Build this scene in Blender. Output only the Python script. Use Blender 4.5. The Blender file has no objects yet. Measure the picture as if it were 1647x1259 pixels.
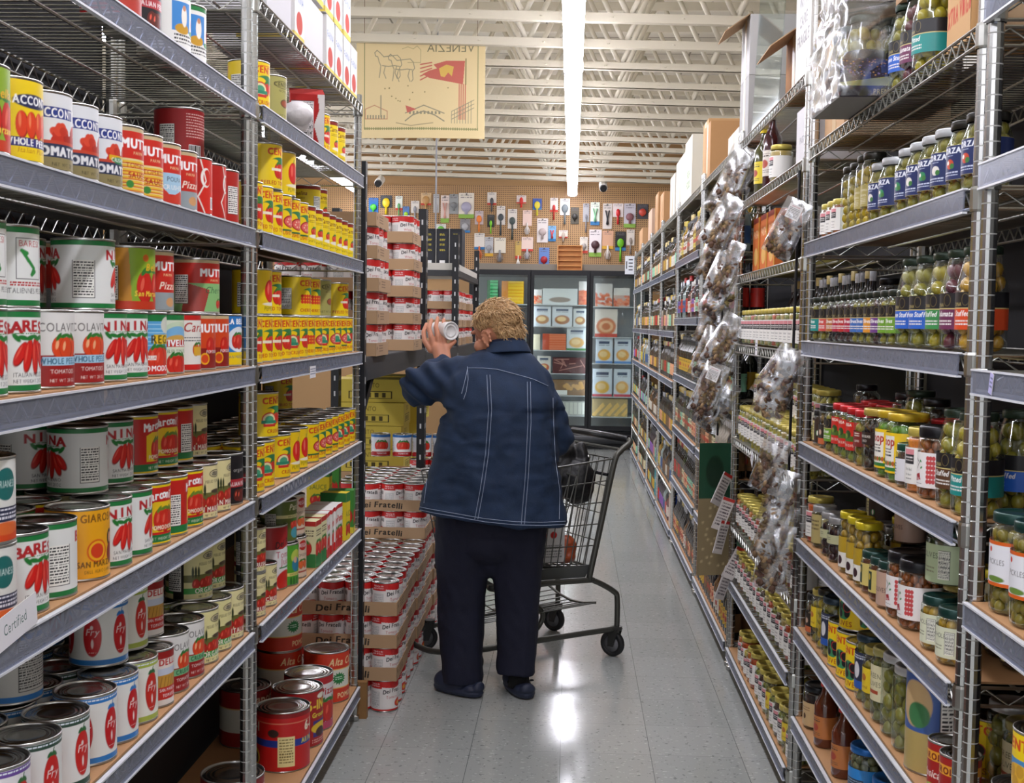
import bpy, math, random
import numpy as np
from mathutils import Vector, Matrix, noise
from mathutils.bvhtree import BVHTree
R = random.Random(11)
SC = bpy.context.scene
C = SC.collection
PI = math.pi
# ---------------------------------------------------------------- camera
F, H, CX, CY = 1950.0, 1.45, 823.5, 629.5
_d = np.array([(919-CX)/F, (520-CY)/F, 1.0]); _d /= np.linalg.norm(_d)
_Y = -F*F/((919-CX)*-.0142+(520-CY))
_u = -np.array([-.0142*_Y, _Y, F]); _u /= np.linalg.norm(_u)
_u -= _d*(_u@_d); _u /= np.linalg.norm(_u)
_r = np.cross(_d, _u)
if _r[0] < 0: _r = -_r
M = np.stack([_r, _d, _u])
def yat(px, x, z):
    "distance along the aisle at which a point at (x, z) stands in column px of the photograph"
    a = F*M[:, 0]+(CX-px)*M[:, 2]
    return float(-(a[0]*x+a[2]*(z-H))/a[1])
def onz(px, py, z):
    v = M@np.array([(px-CX)/F, (py-CY)/F, 1.0]); v = v*((z-H)/v[2]); return float(v[0]), float(v[1])
def ony(px, py, y):
    v = M@np.array([(px-CX)/F, (py-CY)/F, 1.0]); v = v*(y/v[1]); return float(v[0]), float(v[2]+H)
def onx(px, py, x):
    v = M@np.array([(px-CX)/F, (py-CY)/F, 1.0]); v = v*(x/v[0]); return float(v[1]), float(v[2]+H)
cam = bpy.data.cameras.new('camera'); co = bpy.data.objects.new('camera', cam); C.objects.link(co)
cam.sensor_fit = 'HORIZONTAL'; cam.sensor_width = 36; cam.lens = F/1647*36; cam.clip_start = .05; cam.clip_end = 100
rx, dn, fw = M[:, 0], M[:, 1], M[:, 2]
co.matrix_world = Matrix(((rx[0], -dn[0], -fw[0], 0), (rx[1], -dn[1], -fw[1], 0), (rx[2], -dn[2], -fw[2], H), (0, 0, 0, 1)))
SC.camera = co
SC.view_settings.view_transform = 'Standard'; SC.view_settings.look = 'None'; SC.view_settings.gamma = 1; SC.view_settings.use_curve_mapping = False
SC.view_settings.exposure = 1.0
# ---------------------------------------------------------------- colours and materials
def hx(s):
    s = s.lstrip('#')
    if len(s) == 3: s = ''.join(c*2 for c in s)
    return tuple(int(s[i:i+2], 16)/255 for i in (0, 2, 4))
def lin(c):
    if isinstance(c, str): c = hx(c)
    return tuple((v/12.92 if v <= .04045 else ((v+.055)/1.055)**2.4) for v in c)
_mc = {}
def mat(name, col='#888', rough=.5, metal=0.0, emis=0.0, bump=0.0, bscale=40, vary=0.0, vscale=8, spec=.5, coat=0.0):
    if name in _mc: return _mc[name]
    m = bpy.data.materials.new(name); m.use_nodes = True; nt = m.node_tree; b = nt.nodes['Principled BSDF']
    c = lin(col); b.inputs['Base Color'].default_value = (*c, 1); b.inputs['Roughness'].default_value = rough
    b.inputs['Metallic'].default_value = metal; b.inputs['Specular IOR Level'].default_value = spec
    b.inputs['Coat Weight'].default_value = coat
    if emis: b.inputs['Emission Color'].default_value = (*c, 1); b.inputs['Emission Strength'].default_value = emis
    if bump or vary:
        tc = nt.nodes.new('ShaderNodeTexCoord'); n = nt.nodes.new('ShaderNodeTexNoise'); nt.links.new(tc.outputs['Object'], n.inputs['Vector'])
        n.inputs['Scale'].default_value = bscale if bump else vscale; n.inputs['Detail'].default_value = 4
        if bump:
            bp = nt.nodes.new('ShaderNodeBump'); bp.inputs['Strength'].default_value = bump; bp.inputs['Distance'].default_value = .01
            nt.links.new(n.outputs['Fac'], bp.inputs['Height']); nt.links.new(bp.outputs['Normal'], b.inputs['Normal'])
        if vary:
            n2 = nt.nodes.new('ShaderNodeTexNoise'); nt.links.new(tc.outputs['Object'], n2.inputs['Vector']); n2.inputs['Scale'].default_value = vscale; n2.inputs['Detail'].default_value = 3
            mx = nt.nodes.new('ShaderNodeMix'); mx.data_type = 'RGBA'; nt.links.new(n2.outputs['Fac'], mx.inputs[0])
            mx.inputs[6].default_value = (*[v*(1-vary) for v in c], 1); mx.inputs[7].default_value = (*[min(1, v*(1+vary)) for v in c], 1)
            nt.links.new(mx.outputs[2], b.inputs['Base Color'])
    _mc[name] = m; return m
def glassy(name, col='#fff', clear=.86, rough=.05, mirror=False, edge=.55):
    "thin clear film or glass: light goes through, the surface still mirrors"
    if name in _mc: return _mc[name]
    m = bpy.data.materials.new(name); m.use_nodes = True; nt = m.node_tree; nt.nodes.clear()
    o = nt.nodes.new('ShaderNodeOutputMaterial'); t = nt.nodes.new('ShaderNodeBsdfTransparent'); p = nt.nodes.new('ShaderNodeBsdfAnisotropic' if mirror else 'ShaderNodeBsdfPrincipled')
    t.inputs['Color'].default_value = (*lin(col), 1); p.inputs[0].default_value = (*lin(col), 1); p.inputs['Roughness'].default_value = rough
    lw = nt.nodes.new('ShaderNodeLayerWeight'); lw.inputs['Blend'].default_value = .35
    mp = nt.nodes.new('ShaderNodeMapRange'); mp.inputs['To Min'].default_value = 1-clear; mp.inputs['To Max'].default_value = min(1, 1-clear+edge)
    nt.links.new(lw.outputs['Facing'], mp.inputs['Value'])
    mx = nt.nodes.new('ShaderNodeMixShader'); nt.links.new(mp.outputs[0], mx.inputs[0]); nt.links.new(t.outputs[0], mx.inputs[1]); nt.links.new(p.outputs[0], mx.inputs[2])
    nt.links.new(mx.outputs[0], o.inputs[0]); _mc[name] = m; return m
def printed(name='printed_paper', rough=.42, coat=.15, bump=0):
    if name in _mc: return _mc[name]
    m = bpy.data.materials.new(name); m.use_nodes = True; nt = m.node_tree; b = nt.nodes['Principled BSDF']
    a = nt.nodes.new('ShaderNodeAttribute'); a.attribute_name = 'Col'; nt.links.new(a.outputs['Color'], b.inputs['Base Color'])
    b.inputs['Roughness'].default_value = rough; b.inputs['Coat Weight'].default_value = coat; b.inputs['Coat Roughness'].default_value = .25
    _mc[name] = m; return m
PAPER = printed(); MATTE = printed('printed_card', .75, 0)
TIN = mat('tin_plate', '#c9c8c4', .28, 1.0); TIND = mat('tin_lid', '#b9b8b4', .22, 1.0)
CHROME = mat('chrome_wire', '#b4b4ae', .3, 1.0); CHROMEP = mat('chrome_post', '#b9b9b6', .24, 1.0)
BLACK = mat('black_steel', '#1c1d20', .45, .3); BLKPL = mat('black_plastic', '#101012', .35)
CARD = mat('brown_cardboard', '#b08f6c', .85, vary=.06, vscale=6); WOOD = mat('hardboard_liner', '#b5885c', .7, vary=.12, vscale=14)
WHITE = mat('white_board', '#dcdad2', .6); GLASS = glassy('clear_glass', '#fbfffc', .955, .04, True, .34)
STRIPM = glassy('price_strip_plastic', '#ccd0dc', .87, .16, edge=.22); FILM = glassy('shrink_film', '#fbfcfe', .76, .20, True, .5)
# ---------------------------------------------------------------- mesh building
class MB:
    def __init__(s): s.v = []; s.f = []; s.m = []
    def add(s, vs, fs, mi=0):
        o = len(s.v); s.v += [tuple(p) for p in vs]; s.f += [tuple(i+o for i in f) for f in fs]; s.m += [mi]*len(fs)
    def box(s, x0, y0, z0, x1, y1, z1, mi=0, T=None):
        vs = [Vector(p) for p in ((x0,y0,z0),(x1,y0,z0),(x1,y1,z0),(x0,y1,z0),(x0,y0,z1),(x1,y0,z1),(x1,y1,z1),(x0,y1,z1))]
        if T: vs = [T@p for p in vs]
        s.add(vs, [(0,3,2,1),(4,5,6,7),(0,1,5,4),(1,2,6,5),(2,3,7,6),(3,0,4,7)], mi)
    def tube(s, pts, r, n=6, mi=0, closed=False, caps=True):
        pts = [Vector(p) for p in pts]; k = len(pts); rr = r if isinstance(r, (list, tuple)) else [r]*k
        rings = []; up = None
        for i, p in enumerate(pts):
            a = pts[(i-1) % k] if closed or i > 0 else p; b = pts[(i+1) % k] if closed or i < k-1 else p
            t = (b-a); t = t.normalized() if t.length > 1e-9 else Vector((0,0,1))
            if up is None: up = Vector((0,0,1)) if abs(t.z) < .9 else Vector((1,0,0))
            e1 = t.cross(up)
            if e1.length < 1e-6: e1 = t.cross(Vector((1,.3,0)))
            e1.normalize(); e2 = e1.cross(t); up = e2
            rings.append([p+rr[i]*(math.cos(2*PI*j/n)*e1+math.sin(2*PI*j/n)*e2) for j in range(n)])
        vs = [q for g in rings for q in g]; fs = []
        for i in range(k if closed else k-1):
            for j in range(n):
                a, b = i*n+j, i*n+(j+1) % n; c, d = ((i+1) % k)*n+(j+1) % n, ((i+1) % k)*n+j; fs.append((a, b, c, d))
        if caps and not closed: fs += [tuple(range(n-1, -1, -1)), tuple((k-1)*n+j for j in range(n))]
        s.add(vs, fs, mi)
    def lathe(s, prof, n=24, mi=0, c=(0, 0, 0), capt=False, capb=False, sx=1, sy=1):
        vs = []; fs = []
        for r, z in prof:
            vs += [(c[0]+r*math.cos(2*PI*j/n)*sx, c[1]+r*math.sin(2*PI*j/n)*sy, c[2]+z) for j in range(n)]
        for i in range(len(prof)-1):
            for j in range(n): fs.append((i*n+j, i*n+(j+1) % n, (i+1)*n+(j+1) % n, (i+1)*n+j))
        if capb: fs.append(tuple(range(n-1, -1, -1)))
        if capt: fs.append(tuple((len(prof)-1)*n+j for j in range(n)))
        s.add(vs, fs, mi)
    def ball(s, c, r, mi=0, seg=10, ring=6, sc=(1, 1, 1), T=None):
        vs = []; fs = []
        for i in range(ring+1):
            t = PI*i/ring
            for j in range(seg):
                p = Vector((r*math.sin(t)*math.cos(2*PI*j/seg)*sc[0], r*math.sin(t)*math.sin(2*PI*j/seg)*sc[1], r*math.cos(t)*sc[2]))
                if T: p = T@p
                vs.append(p+Vector(c))
        for i in range(ring):
            for j in range(seg): fs.append(((i+1)*seg+j, (i+1)*seg+(j+1) % seg, i*seg+(j+1) % seg, i*seg+j))
        s.add(vs, fs, mi)
    def mesh(s, name, mats, smooth=False):
        me = bpy.data.meshes.new(name); me.from_pydata(s.v, [], s.f); me.update()
        for m in (mats if isinstance(mats, (list, tuple)) else [mats]): me.materials.append(m)
        if len(me.materials) > 1: me.polygons.foreach_set('material_index', s.m)
        if smooth: me.polygons.foreach_set('use_smooth', [True]*len(me.polygons))
        return me
    def build(s, name, mats, parent=None, smooth=False, **k):
        return obj(name, s.mesh(name, mats, smooth), parent, **k)
def obj(name, me, parent=None, loc=(0, 0, 0), rz=0, label=None, cat=None, group=None, kind=None, rot=None):
    o = bpy.data.objects.new(name, me); C.objects.link(o); o.location = loc
    if rot is not None: o.rotation_euler = rot
    elif rz: o.rotation_euler = (0, 0, rz)
    if parent: o.parent = parent
    return tag(o, label, cat, group, kind)
def tag(o, label=None, cat=None, group=None, kind=None):
    if label: o['label'] = label
    if cat: o['category'] = cat
    if group: o['group'] = group
    if kind: o['kind'] = kind
    return o
def thing(name, label, cat, loc=(0, 0, 0), rz=0, group=None): return obj(name, None, None, loc, rz, label, cat, group)
# ---------------------------------------------------------------- printing on labels
_gl = {}
def glyph(ch):
    if ch in _gl: return _gl[ch]
    cu = bpy.data.curves.new('t', 'FONT'); cu.body = ch; cu.size = 1; cu.resolution_u = 3
    o = bpy.data.objects.new('t', cu); me = o.to_mesh(); me.calc_loop_triangles()
    v = np.array([p.co[:2] for p in me.vertices]) if len(me.vertices) else np.zeros((0, 2))
    t = np.array([l.vertices[:] for l in me.loop_triangles]) if len(me.loop_triangles) else np.zeros((0, 3), int)
    o.to_mesh_clear(); bpy.data.objects.remove(o); bpy.data.curves.remove(cu)
    adv = (v[:, 0].max()+.07) if len(v) else .3
    _gl[ch] = (v, t, adv); return _gl[ch]
_gm = {}
def gmask(ch, h, sx, slant, bold):
    key = (ch, round(h, 1), round(sx, 2), slant, bold)
    if key in _gm: return _gm[key]
    v, t, adv = glyph(ch); S = 3; sc = h/.72*S; W = int(math.ceil(adv*sc*sx+sc*.35))+4; Hh = int(math.ceil(sc*1.15))+4
    m = np.zeros((Hh, W), bool); base = Hh-int(sc*.28)-2
    if len(t):
        p = v.copy(); X = (p[:, 0]+slant*p[:, 1])*sc*sx+2; Y = base-p[:, 1]*sc
        for a, b, c in t:
            xs = (X[a], X[b], X[c]); ys = (Y[a], Y[b], Y[c])
            x0, x1 = max(0, int(min(xs))), min(W, int(max(xs))+2); y0, y1 = max(0, int(min(ys))), min(Hh, int(max(ys))+2)
            if x1 <= x0 or y1 <= y0: continue
            gx, gy = np.meshgrid(np.arange(x0, x1)+.5, np.arange(y0, y1)+.5)
            e = lambda i, j: (xs[j]-xs[i])*(gy-ys[i])-(ys[j]-ys[i])*(gx-xs[i])
            e0, e1, e2 = e(0, 1), e(1, 2), e(2, 0)
            m[y0:y1, x0:x1] |= ((e0 >= 0) & (e1 >= 0) & (e2 >= 0)) | ((e0 <= 0) & (e1 <= 0) & (e2 <= 0))
    if bold:
        q = m.copy(); k = max(1, int(bold*S))
        for dx in range(-k, k+1):
            for dy in (-k//2, 0, k//2):
                q |= np.roll(np.roll(m, dx, 1), dy, 0)
        m = q
    Hc, Wc = (Hh//S)*S, (W//S)*S
    cov = m[:Hc, :Wc].reshape(Hc//S, S, Wc//S, S).mean((1, 3))
    _gm[key] = (cov, base/S, 2/S, adv*h/.72*sx+(bold or 0)); return _gm[key]
class Cv:
    "a flat canvas, 100 units high"
    def __init__(s, w, h=100, bg='#fff', res=1.0):
        s.k = res; s.W = int(round(w*res)); s.Hh = int(round(h*res)); s.w = w; s.a = np.zeros((s.Hh, s.W, 3), np.float32); s.a[:] = lin(bg)
        s.yy, s.xx = np.mgrid[0:s.Hh, 0:s.W].astype(np.float32); s.yy = (s.yy+.5)/res; s.xx = (s.xx+.5)/res
    def put(s, m, col):
        m = m[..., None]; s.a = s.a*(1-m)+m*np.array(lin(col), np.float32)
    def r(s, x0, y0, x1, y1, col): s.put(((s.xx >= x0) & (s.xx < x1) & (s.yy >= y0) & (s.yy < y1)).astype(np.float32), col)
    def band(s, y0, y1, col): s.r(0, y0, 9999, y1, col)
    def e(s, cx, cy, rx, ry, col, rot=0):
        c, n = math.cos(rot), math.sin(rot); X = (s.xx-cx)*c+(s.yy-cy)*n; Y = -(s.xx-cx)*n+(s.yy-cy)*c
        d = np.sqrt((X/rx)**2+(Y/ry)**2); s.put(np.clip((1-d)*min(rx, ry)*s.k+.5, 0, 1), col)
    def poly(s, pts, col):
        m = np.zeros(s.a.shape[:2], bool); n = len(pts)
        for i in range(n):
            (x0, y0), (x1, y1) = pts[i], pts[(i+1) % n]
            if y0 == y1: continue
            m ^= ((s.yy >= min(y0, y1)) & (s.yy < max(y0, y1)) & (s.xx < x0+(s.yy-y0)*(x1-x0)/(y1-y0)))
        s.put(m.astype(np.float32), col)
    def line(s, pts, w, col):
        for (x0, y0), (x1, y1) in zip(pts, pts[1:]):
            dx, dy = x1-x0, y1-y0; L = max(1e-6, dx*dx+dy*dy); t = np.clip(((s.xx-x0)*dx+(s.yy-y0)*dy)/L, 0, 1)
            d = np.hypot(s.xx-x0-t*dx, s.yy-y0-t*dy); s.put(np.clip((w/2-d)*s.k+.5, 0, 1), col)
    def t(s, x, y, h, txt, col, sx=1.0, slant=0.0, bold=0, mid=True, rise=0.0, arc=0.0):
        "text with its middle at x and its baseline at y"
        g = [gmask(c, h*s.k, sx, slant, bold*s.k if bold else 0) for c in txt]; wd = sum(q[3] if c != ' ' else h*s.k*.45*sx for q, c in zip(g, txt))
        px = x*s.k-(wd/2 if mid else 0); x0 = px; cc = np.array(lin(col), np.float32)
        for q, c in zip(g, txt):
            if c == ' ': px += h*s.k*.45*sx; continue
            cov, base, off, adv = q; u = ((px+adv/2-x0)/max(1, wd)-.5)*2
            oy = int(round(y*s.k-base-rise*s.k*(px-x0)/max(1, wd)+arc*s.k*u*u)); ox = int(round(px-off)); hh, ww = cov.shape
            y0, y1, a0, a1 = max(0, oy), min(s.Hh, oy+hh), max(0, ox), min(s.W, ox+ww)
            if y1 > y0 and a1 > a0:
                m = cov[y0-oy:y1-oy, a0-ox:a1-ox, None]; s.a[y0:y1, a0:a1] = s.a[y0:y1, a0:a1]*(1-m)+m*cc
            px += adv
    def small(s, x0, y0, x1, y1, col, n=5, seed=1):
        "lines of print too small to read"
        q = random.Random(seed); st = (y1-y0)/n
        for i in range(n):
            x = x0
            while x < x1-1:
                w = q.uniform(2, 6); s.r(x, y0+i*st, min(x+w, x1), y0+i*st+st*.45, col); x += w+1.2
    def facts(s, x0, y0, x1, y1, bg='#f4f2ea', fg='#333'):
        s.r(x0-1, y0-1, x1+1, y1+1, fg); s.r(x0, y0, x1, y1, bg); s.small(x0+1, y0+2, x1-1, y1-1, fg, max(4, int((y1-y0)/4)), 3)
    def code(s, x0, y0, x1, y1):
        s.r(x0, y0, x1, y1, '#fff'); q = random.Random(5); x = x0+1
        while x < x1-1: w = q.choice([.8, 1.3, 1.8]); s.r(x, y0+1, min(x+w, x1-1), y1-2, '#111'); x += w+q.choice([.8, 1.4])
    def toms(s, cx, cy, r, col='#cf2216', n=3, lf='#2d7a2c', tall=1.3, hi='#e8604a'):
        k = [(-1, .1), (1, .05), (0, .25)][:n] if n > 1 else [(0, 0)]
        for dx, dy in k:
            s.e(cx+dx*r*.95, cy+dy*r, r, r*tall, '#8e150d'); s.e(cx+dx*r*.95-.04*r, cy+dy*r-.04*r, r*.93, r*tall*.95, col); s.e(cx+dx*r*.95-r*.35, cy+dy*r-r*.3, r*.2, r*tall*.4, hi, .2)
        if lf:
            for a in (-.9, -.3, .3, .9): s.e(cx+a*r*1.2, cy-r*tall*.95+abs(a)*2, r*.55, r*.22, lf, a)
def wrap(c, r, z0, z1, name, m=None, frac=1.0, sqr=0):
    "wrap a canvas round a cylinder (its middle column faces +x, reading anticlockwise)"
    a = c.a; hh, ww = a.shape[:2]; n = ww
    th = ((np.arange(n)+.5)/n*2*PI-PI)*frac
    rad = np.full(n, r)
    if sqr: rad = r/np.maximum(np.abs(np.cos(th)), np.abs(np.sin(th)))**sqr
    zz = np.linspace(z1, z0, hh); V = np.zeros((hh, n, 3)); V[..., 0] = rad*np.cos(th); V[..., 1] = rad*np.sin(th); V[..., 2] = zz[:, None]
    i = np.arange(hh-1)[:, None]*n; j = np.arange(n if frac >= 1 else n-1)[None, :]; j2 = (j+1) % n
    Fc = np.stack([i+n+j, i+n+j2, i+j2, i+j], -1).reshape(-1, 4)
    return gridmesh(name, V.reshape(-1, 3), Fc, a.reshape(-1, 3), m or PAPER)
def flat(c, w, h, name, m=None, curve=None):
    "a printed sheet in the xz plane, facing -y, origin at its lower left"
    a = c.a; hh, ww = a.shape[:2]; V = np.zeros((hh, ww, 3)); V[..., 0] = np.linspace(0, w, ww)[None]; V[..., 2] = np.linspace(h, 0, hh)[:, None]
    if curve is not None: V[..., 1] = curve(V[..., 0]/w, V[..., 2]/h)
    i = np.arange(hh-1)[:, None]*ww; j = np.arange(ww-1)[None]; Fc = np.stack([i+ww+j, i+ww+j+1, i+j+1, i+j], -1).reshape(-1, 4)
    return gridmesh(name, V.reshape(-1, 3), Fc, a.reshape(-1, 3), m or MATTE)
def gridmesh(name, V, Fc, col, m):
    me = bpy.data.meshes.new(name); me.vertices.add(len(V)); me.vertices.foreach_set('co', V.astype(np.float32).ravel())
    me.loops.add(Fc.size); me.loops.foreach_set('vertex_index', Fc.astype(np.int32).ravel()); me.polygons.add(len(Fc))
    me.polygons.foreach_set('loop_start', np.arange(0, Fc.size, 4, dtype=np.int32)); me.polygons.foreach_set('use_smooth', np.ones(len(Fc), bool))
    me.update(calc_edges=True); me.validate()
    ca = me.color_attributes.new('Col', 'FLOAT_COLOR', 'POINT'); ca.data.foreach_set('color', np.concatenate([col, np.ones((len(col), 1))], 1).astype(np.float32).ravel())
    me.materials.append(m); return me
# ---------------------------------------------------------------- goods register: copies and their labels
PROTO = {}   # kind -> dict(name, cat, look, parts=[(name, mesh, z, label)])  first part is the thing itself
ITEMS = []
ORD = ['nearest', 'second nearest', 'third nearest']+[f'{w} nearest' for w in 'fourth fifth sixth seventh eighth ninth tenth eleventh twelfth thirteenth fourteenth fifteenth sixteenth seventeenth eighteenth nineteenth twentieth'.split()]
def ordw(i): return ORD[i] if i < len(ORD) else f'number {i+1}'
def put(kind, x, y, z, rz=0.0, row='front row', shelf='', rot=None, look=None):
    p = PROTO[kind]; n0, m0 = p['parts'][0][:2]
    o = obj(p['name'], m0, None, (x, y, z), rz, rot=rot); o['category'] = p['cat']
    for pn, me, dz, lb in p['parts'][1:]:
        c = obj(pn, me, o, (0, 0, dz), label=lb)
    ITEMS.append((o, look or p['look'], row, shelf, y)); return o
def label_items():
    bad = set()
    g = {}
    for it in ITEMS: g.setdefault((it[1], it[2], it[3]), []).append(it)
    for (look, row, shelf), L in g.items():
        L.sort(key=lambda i: (round(i[4], 3), i[0].location.z))
        for i, it in enumerate(L):
            it[0]['label'] = f'{look}, {row}, {shelf}' if len(L) == 1 else f'{look}, {ordw(i)}, {row}, {shelf}'
            if len(it[0]['label'].split()) > 16: bad.add((len(it[0]['label'].split()), it[1], it[2], it[3]))
            it[0]['group'] = f'{look}s, {shelf}' if len(L) > 1 else f"{it[0]['category']}s on {shelf}"
    print('LONG', sorted(bad))
# ---------------------------------------------------------------- cans
NAMES = dict(cen='yellow_tomato_can', carm='yellow_tomato_can', pepper='pepper_can', delf='tray_tomato_can', six='catering_can', six2='catering_can', alta='catering_can', sapo='catering_can', magic='catering_can', pink='catering_can', juice='tomato_juice_can', c='olive_can', castel='olive_tin', pelati='peeled_tomato_can', fry='long_tomato_can', aless='cream_tomato_can', marc='pepper_tomato_can', mutti='tomato_pulp_can')
_cb = {}
def can_body(r, h, lidm=TIND, bodym=TIN):
    key = (r, h)
    if key in _cb: return _cb[key]
    b = MB(); b.lathe([(r*.9, .0035), (r-.0015, .003), (r+.0012, .0005), (r+.0014, .003), (r-.0004, .0045), (r-.0004, h-.0045), (r+.0014, h-.003), (r+.0012, h-.0004), (r-.0006, h), (r-.0018, h-.0006), (r-.0022, h-.004)], 32, capb=True)
    l = MB(); pr = [(r-.002, h-.0042)]
    for k, z in ((.9, -.0042), (.87, -.0030), (.83, -.0042), (.76, -.0042), (.73, -.0028), (.69, -.0042), (.62, -.0042), (.59, -.003), (.55, -.0042), (.3, -.004), (.0005, -.004)): pr.append((r*k, h+z))
    l.lathe(pr, 32)
    _cb[key] = (b.mesh('can', [bodym], True), l.mesh('can_lid', [lidm], True)); return _cb[key]
def can(kind, look, bg, front, r=.0505, h=.119, res=.95, name='food_can', cat='can', side=None, both=True, tab=False):
    lh = h-.009; w = 2*PI*r/lh*100; c = Cv(w, 100, bg, res)
    for cx in ([0, w] if both else [])+[w/2]: front(c, cx, w)
    if side != 0:
        for cx in (w*.25, w*.75): (side or (lambda c, x, w: c.facts(x-15, 30, x+15, 84)))(c, cx, w)
    b, l = can_body(r, h); name = NAMES.get(kind.split('_')[0], name)
    PROTO[kind] = dict(name=name, cat=cat, look=look, r=r, h=h, parts=[(name, b, 0, None), ('paper_label', wrap(c, r+.0006, .0045, h-.0045, 'paper_label'), 0, None), ('can_lid', l, 0, None)])
GRN, DGR, RED, DRED, NAVY, YEL, CRM = '#1d7a3c', '#14532d', '#c8201a', '#8f1510', '#1f2552', '#f0cf10', '#e6dca4'
def peppers(c, x, y, k=1.0):
    for dx, a, l in ((-20, .5, 19), (-8, .2, 24), (6, 0, 26), (18, -.35, 22), (27, -.6, 16)):
        c.e(x+dx*k, y+l*k*.45, 7.5*k, l*k, '#8c120c', a); c.e(x+(dx-.7)*k, y+(l*.45-.8)*k, 6.4*k, (l-1.6)*k, '#d5201a', a); c.e(x+(dx-3)*k, y+l*k*.3, 1.4*k, l*k*.5, '#e85a48', a)
    for dx, a in ((-26, .8), (-16, .2), (-4, -.3), (8, .4), (18, -.2), (28, -.8)): c.e(x+dx*k, y-14*k, 8*k, 3.4*k, '#1f7a30', a)
def pelati(brand, topf):
    def f(c, x, w):
        c.band(0, 7, GRN); c.band(93, 100, GRN)
        for i, ch in enumerate(brand): c.t(x+(i-(len(brand)-1)/2)*(58/len(brand)+4), 25+abs(i-(len(brand)-1)/2)*1.5, 15, ch, '#b81c22', 1.15, bold=1.2)
        c.small(x-24, 27, x+24, 31, '#2d8a3a', 1, 2); peppers(c, x+2, 46, .92)
        c.t(x, 82, 5.5, topf, '#333', .9); c.t(x, 90, 5, 'NET WEIGHT 28 OZ', '#444', .8)
    return f
can('pelati_b', 'green banded white tomato can, red lettering', '#e7e8e4', pelati('BARESI', 'ITALIAN PEELED'))
can('pelati_n', 'green banded white can of plum tomatoes', '#e7e8e4', pelati('NINA', 'SAN MARZANO'))
def f(c, x, w):
    c.band(0, 7, GRN); c.band(93, 100, GRN); c.r(x-22, 14, x+22, 66, '#555'); c.r(x-21.3, 14.7, x+21.3, 65.3, '#e7e8e4'); c.t(x, 25, 8, 'BARESI', '#b81c22')
    c.line([(x-12, 32), (x-4, 42), (x+6, 52), (x+2, 60), (x+8, 56)], 5, '#2a8a3c'); c.line([(x-14, 30), (x-6, 33)], 5, '#2a8a3c'); c.t(x, 84, 7, 'ITALIENNES PELEES', '#333', .75); c.small(x-30, 70, x+30, 76, '#b33', 2)
can('pelati_i', 'white tomato can with green boot map', '#e7e8e4', f)
def f(c, x, w):
    c.e(x, 26, 30, 9, NAVY); c.t(x, 30, 11, 'RACCONTO', '#fff', .8, bold=.6); c.band(72, 83, '#2b2a72'); c.t(x, 81, 9, 'WHOLE PEELED', '#fff', .8, bold=.5); c.t(x, 91, 7, 'Italian Plum', '#c4831a', slant=.2)
    for dx in (-18, -4, 10, 22): c.e(x+dx, 56, 8.5, 17, '#a32012'); c.e(x+dx-1, 55, 7.6, 16, '#e0401c'); c.e(x+dx-3, 50, 1.8, 9, '#f08050')
can('racc_y', 'yellow tomato can with navy oval badge', YEL, f)
def raccw(word):
    def f(c, x, w):
        c.r(x-34, 18, x+22, 33, '#2a3a86'); c.t(x-6, 31, 12, 'RACCONTO', '#fff', .72, bold=.7)
        q = random.Random(2)
        for i in range(26): c.e(x+8+q.uniform(-22, 22), 58+q.uniform(-14, 6), 7, 6, q.choice(['#c5301c', '#d8452a', '#e05a30', '#b02414']), q.random())
        c.band(62, 66, '#c8462c'); c.band(66, 84, '#26304f'); c.t(x+4, 82, 12, word, '#e8e8ea', .95, bold=1.2); c.band(84, 100, '#8f8256'); c.t(x+8, 95, 5, 'NET WT 28 OZ', '#3a3420')
    return f
can('racc_w', 'white tomato can, navy and gold base', '#e2e4e6', raccw('TOMATOES'))
def f(c, x, w): raccw('TOMATOES')(c, x, w); c.r(x-14, 55, x+30, 62, '#e2b01a'); c.e(x+8, 62, 16, 5, '#2c8a4a'); c.t(x+8, 64, 6, 'CRUSHED', '#fff', .9)
can('racc_c', 'white crushed tomato can, green oval', '#e2e4e6', f)
def mutti(low, word=None):
    def f(c, x, w):
        c.band(0, 6, '#c9b48a'); c.band(6, 48, '#d02a1c'); c.t(x, 32, 15, 'MUTTI', '#fff', .95, bold=1.4); c.t(x, 42, 5, 'PARMA', '#f3d9a0'); low(c, x, w)
    return f
def lo(c, x, w):
    for i in range(8): c.band(52+i*6, 55+i*6, '#e9bf3a'); c.band(55+i*6, 57+i*6, '#d6752a')
    c.t(x, 62, 8, 'TOMATO', '#b02018'); c.t(x, 78, 9, 'SAUCE', '#b02018', bold=.5); c.e(x-18, 88, 7, 6, '#3f8a3a')
can('mutti_s', 'red topped tomato can with yellow stripes', '#e9d59a', mutti(lo))
def lo(c, x, w): c.band(48, 84, '#a9cfe6'); c.band(84, 100, '#c8332a'); c.t(x, 62, 8, 'POLPA', '#3a3f55'); c.t(x, 76, 8, 'CRUSHED', '#f5f5f5'); c.poly([(x-60, 100), (x-30, 70), (x-10, 88), (x+20, 76), (x+60, 100)], '#cf3a28')
can('mutti_b', 'red can with pale blue lower half', '#a9cfe6', mutti(lo))
def lo(c, x, w): c.band(48, 70, '#c8281c'); c.band(70, 100, '#9aa3a6'); c.t(x, 64, 13, 'Pizza', '#f4e2d0', slant=.3, bold=.5); c.e(x+6, 86, 12, 8, '#d8a06a')
can('mutti_r', 'red pizza sauce can with grey base', RED, mutti(lo))
def lo(c, x, w): c.band(45, 100, '#8ec27a'); c.poly([(x-60, 45), (x-14, 58), (x-26, 100), (x-70, 100)], '#a8443a'); c.t(x+4, 64, 13, 'Cherry', '#2f5a3a', slant=.25); c.toms(x+18, 84, 7, n=2)
can('mutti_c', 'red and pale green tomato can', '#a8352a', mutti(lo))
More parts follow.
